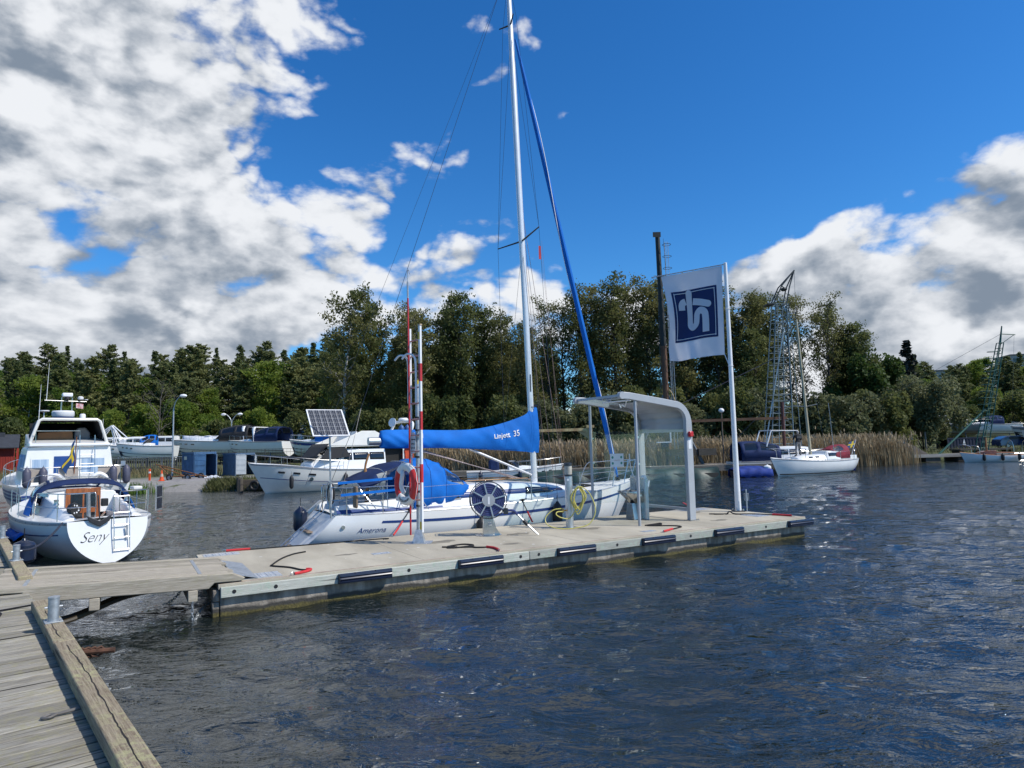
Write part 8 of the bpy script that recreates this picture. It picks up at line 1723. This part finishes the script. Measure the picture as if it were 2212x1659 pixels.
MB().tube([(2.7, 0, 10.9), (3.0, 0, 12.6)], [.1, .05], 6).build('mast_head', GRN, gc); MB().cyl((2.9, 0, 11.8), (4.2, 0, 11.7), .05, n=6).build('jib', GRN, gc); MB().cyl((2.8, 0, 10.8), (4.1, 0, 11.7), .03, n=6).build('jib_strut', GRN, gc); MB().cyl((4.1, 0, 11.7), (3.4, 0, 5.2), .01, n=4).build('hoist_wire', WIRE, gc)
for k in range(11): f = .32 + .06 * k; MB().tube([(2.7 * f - .55 + .5 * math.cos(a), .4 * math.sin(a), 10.9 * f) for a in [j * .524 for j in range(12)]], .025, 4, True).build('hoop', GRN, gc)
MB().cyl((-4.6, -1.0, 0), (.75, 0, 4.3), .09, n=8).build('strut', GRN, gc); MB().cyl((2.85, 0, 11.8), (-9, 8, 3.5), .014, n=4).build('guy_wire', WIRE, gc)
hq = mat('grey_boat_hull', (0.20, 0.21, 0.20), .5)
RY = 'boats laid up behind the bathing jetty'
t, H_ = motorboat('motorboat with dull grey hull and tall windscreen laid up above a dark container', up(57.5, 84, 1.75), R(176), 8.0, 2.7, 1.0, hq, None, None, (4.6, .5, 0), (3.2, 4.8, 1.2, GB2), False, None, True, group=RY)
t, H_ = motorboat('white cruiser with navy windscreen cover laid up behind the green crane', up(63.5, 85, 1.5), R(178), 7.5, 2.7, 1.1, WHITE, None, None, (3.6, .55, 0), (2.2, 3.9, 1.1, NAVYC), False, None, True, group=RY)
t, H_ = motorboat('open white day boat laid up next to the navy-covered cruiser', up(65.2, 80, 1.2), R(172), 5.6, 2.2, .9, WHITE, RUB, None, (2.8, .4, 0), None, False, None, True, group=RY)
t, H_ = motorboat('tall white wheelhouse boat with dark roof hatch laid up right of the green crane', up(57.8, 75, .95), R(8), 9.0, 3.1, 1.15, WHITE, STRIPE, (.8, 5.2, 1.45, .88), None, None, False, (1.2, 3.6, 2.75), True, group=RY)
dc = container('low dark navy container with a white sail emblem under the grey motorboat', (55.6, 80.5, gz2(55, 80)), R(182), 'navy', [], L=4.6, Wd=2.0, Hh=1.35, inside=False)
MB().prism([(0, 0), (.5, 0), (.42, .12), (.08, .12)], lambda p, q, w: (2.9 - p, 1.05 + w, .5 + q), 0, .01).prism([(.1, .2), (.4, .2), (.28, .75)], lambda p, q, w: (2.9 - p, 1.05 + w, .5 + q), 0, .01).build('sail_emblem', WPAINT, dc)
car = thing('parked_car', 'blue estate car parked among the laid-up boats', 'car', (57.6, 77.5, gz2(57, 77)), R(175))
CB = mat('car_blue', (0.02, 0.045, 0.13), .25, coat=.8)
prof_c = [(-2.1, .30), (-2.15, .7), (-2.05, .95), (-1.0, 1.02), (-.2, 1.42), (1.3, 1.45), (2.0, 1.05), (2.12, .75), (2.1, .30)]
MB().loft([[(x, y * (1 - .12 * (z > 1.1)), z) for x, z in prof_c] for y in (-.85, .85)]).build('body', CB, car, bevel=.06)
for sd in (1, -1):
    MB().prism([(-.85, 1.04), (-.2, 1.36), (1.2, 1.38), (1.75, 1.06)], lambda p, q, w: (p, sd * (.81 - .12 * (q - 1.0)) + sd * w, q), 0.04, .055).build('side_window', DWIN, car)
    for x in (-1.35, 1.3): w = MB().tube([(x + .22 * math.cos(a), sd * .78, .31 + .22 * math.sin(a)) for a in [k * .4488 for k in range(14)]], .09, 7, True).build('wheel', BLACK, car); MB().cyl((x, sd * .74, .31), (x, sd * .86, .31), .17, n=12).build('rim', ALU, w)
    MB().sph((-2.1, sd * .6, .75), .06, .16, .09).build('headlight', WPAINT, car)
MB().prism([(-.62, 0), (.62, 0), (.55, .42), (-.55, .42)], lambda p, q, w: (-.98 + q * 1.75, p, 1.05 + q * .86 + w), .0, .02).build('windscreen', DWIN, car)
dk = thing('timber_platform', 'dark timber platform on the grass before the parked car', 'platform', (47.2, 68.5, gz2(47, 68)), R(4)); MB().box(-2.6, 3.4, -.8, .8, .6, .75).build('deck', PILE, dk)
for x in (-2.3, 0, 3.0): MB().box(x - .1, x + .1, -.7, .7, -.2, .6).build('leg', PILE, dk)
pst = thing('signpost', 'bare timber post on the grass beside the dark container', 'post', (44.6, 73, gz2(44.6, 73))); MB().cyl((0, 0, -.2), (0, 0, 2.2), .1, n=8).build('pole', FW2, pst)
def block(label, loc, w, d, h, floors, rz):
    b = thing('apartment_block', label, 'building', loc, rz); MB().box(0, w, 0, d, 0, h).build('wall', mat('pale_render', (0.42, 0.40, 0.36), .9), b); MB().box(-.3, w + .3, -.3, d + .3, h, h + .5).build('roof', mat('flat_roof', (0.16, 0.15, 0.15), .8), b)
    n = int(w / 3.2)
    for f in range(floors):
        for k in range(n): MB().box(k * 3.2 + .8, k * 3.2 + 2.3, -.06, -.01, h - 2.6 - 3 * f, h - 1.1 - 3 * f).build('window', DWIN, b)
block('long pale flat-roofed building showing above the wood behind the lone spruce', (150, 258, 8), 24, 14, 18.2, 4, R(-20)); block('tall pale apartment block at the right edge of the hilltop wood', (196, 262, 8), 22, 14, 24.5, 5, R(-14))
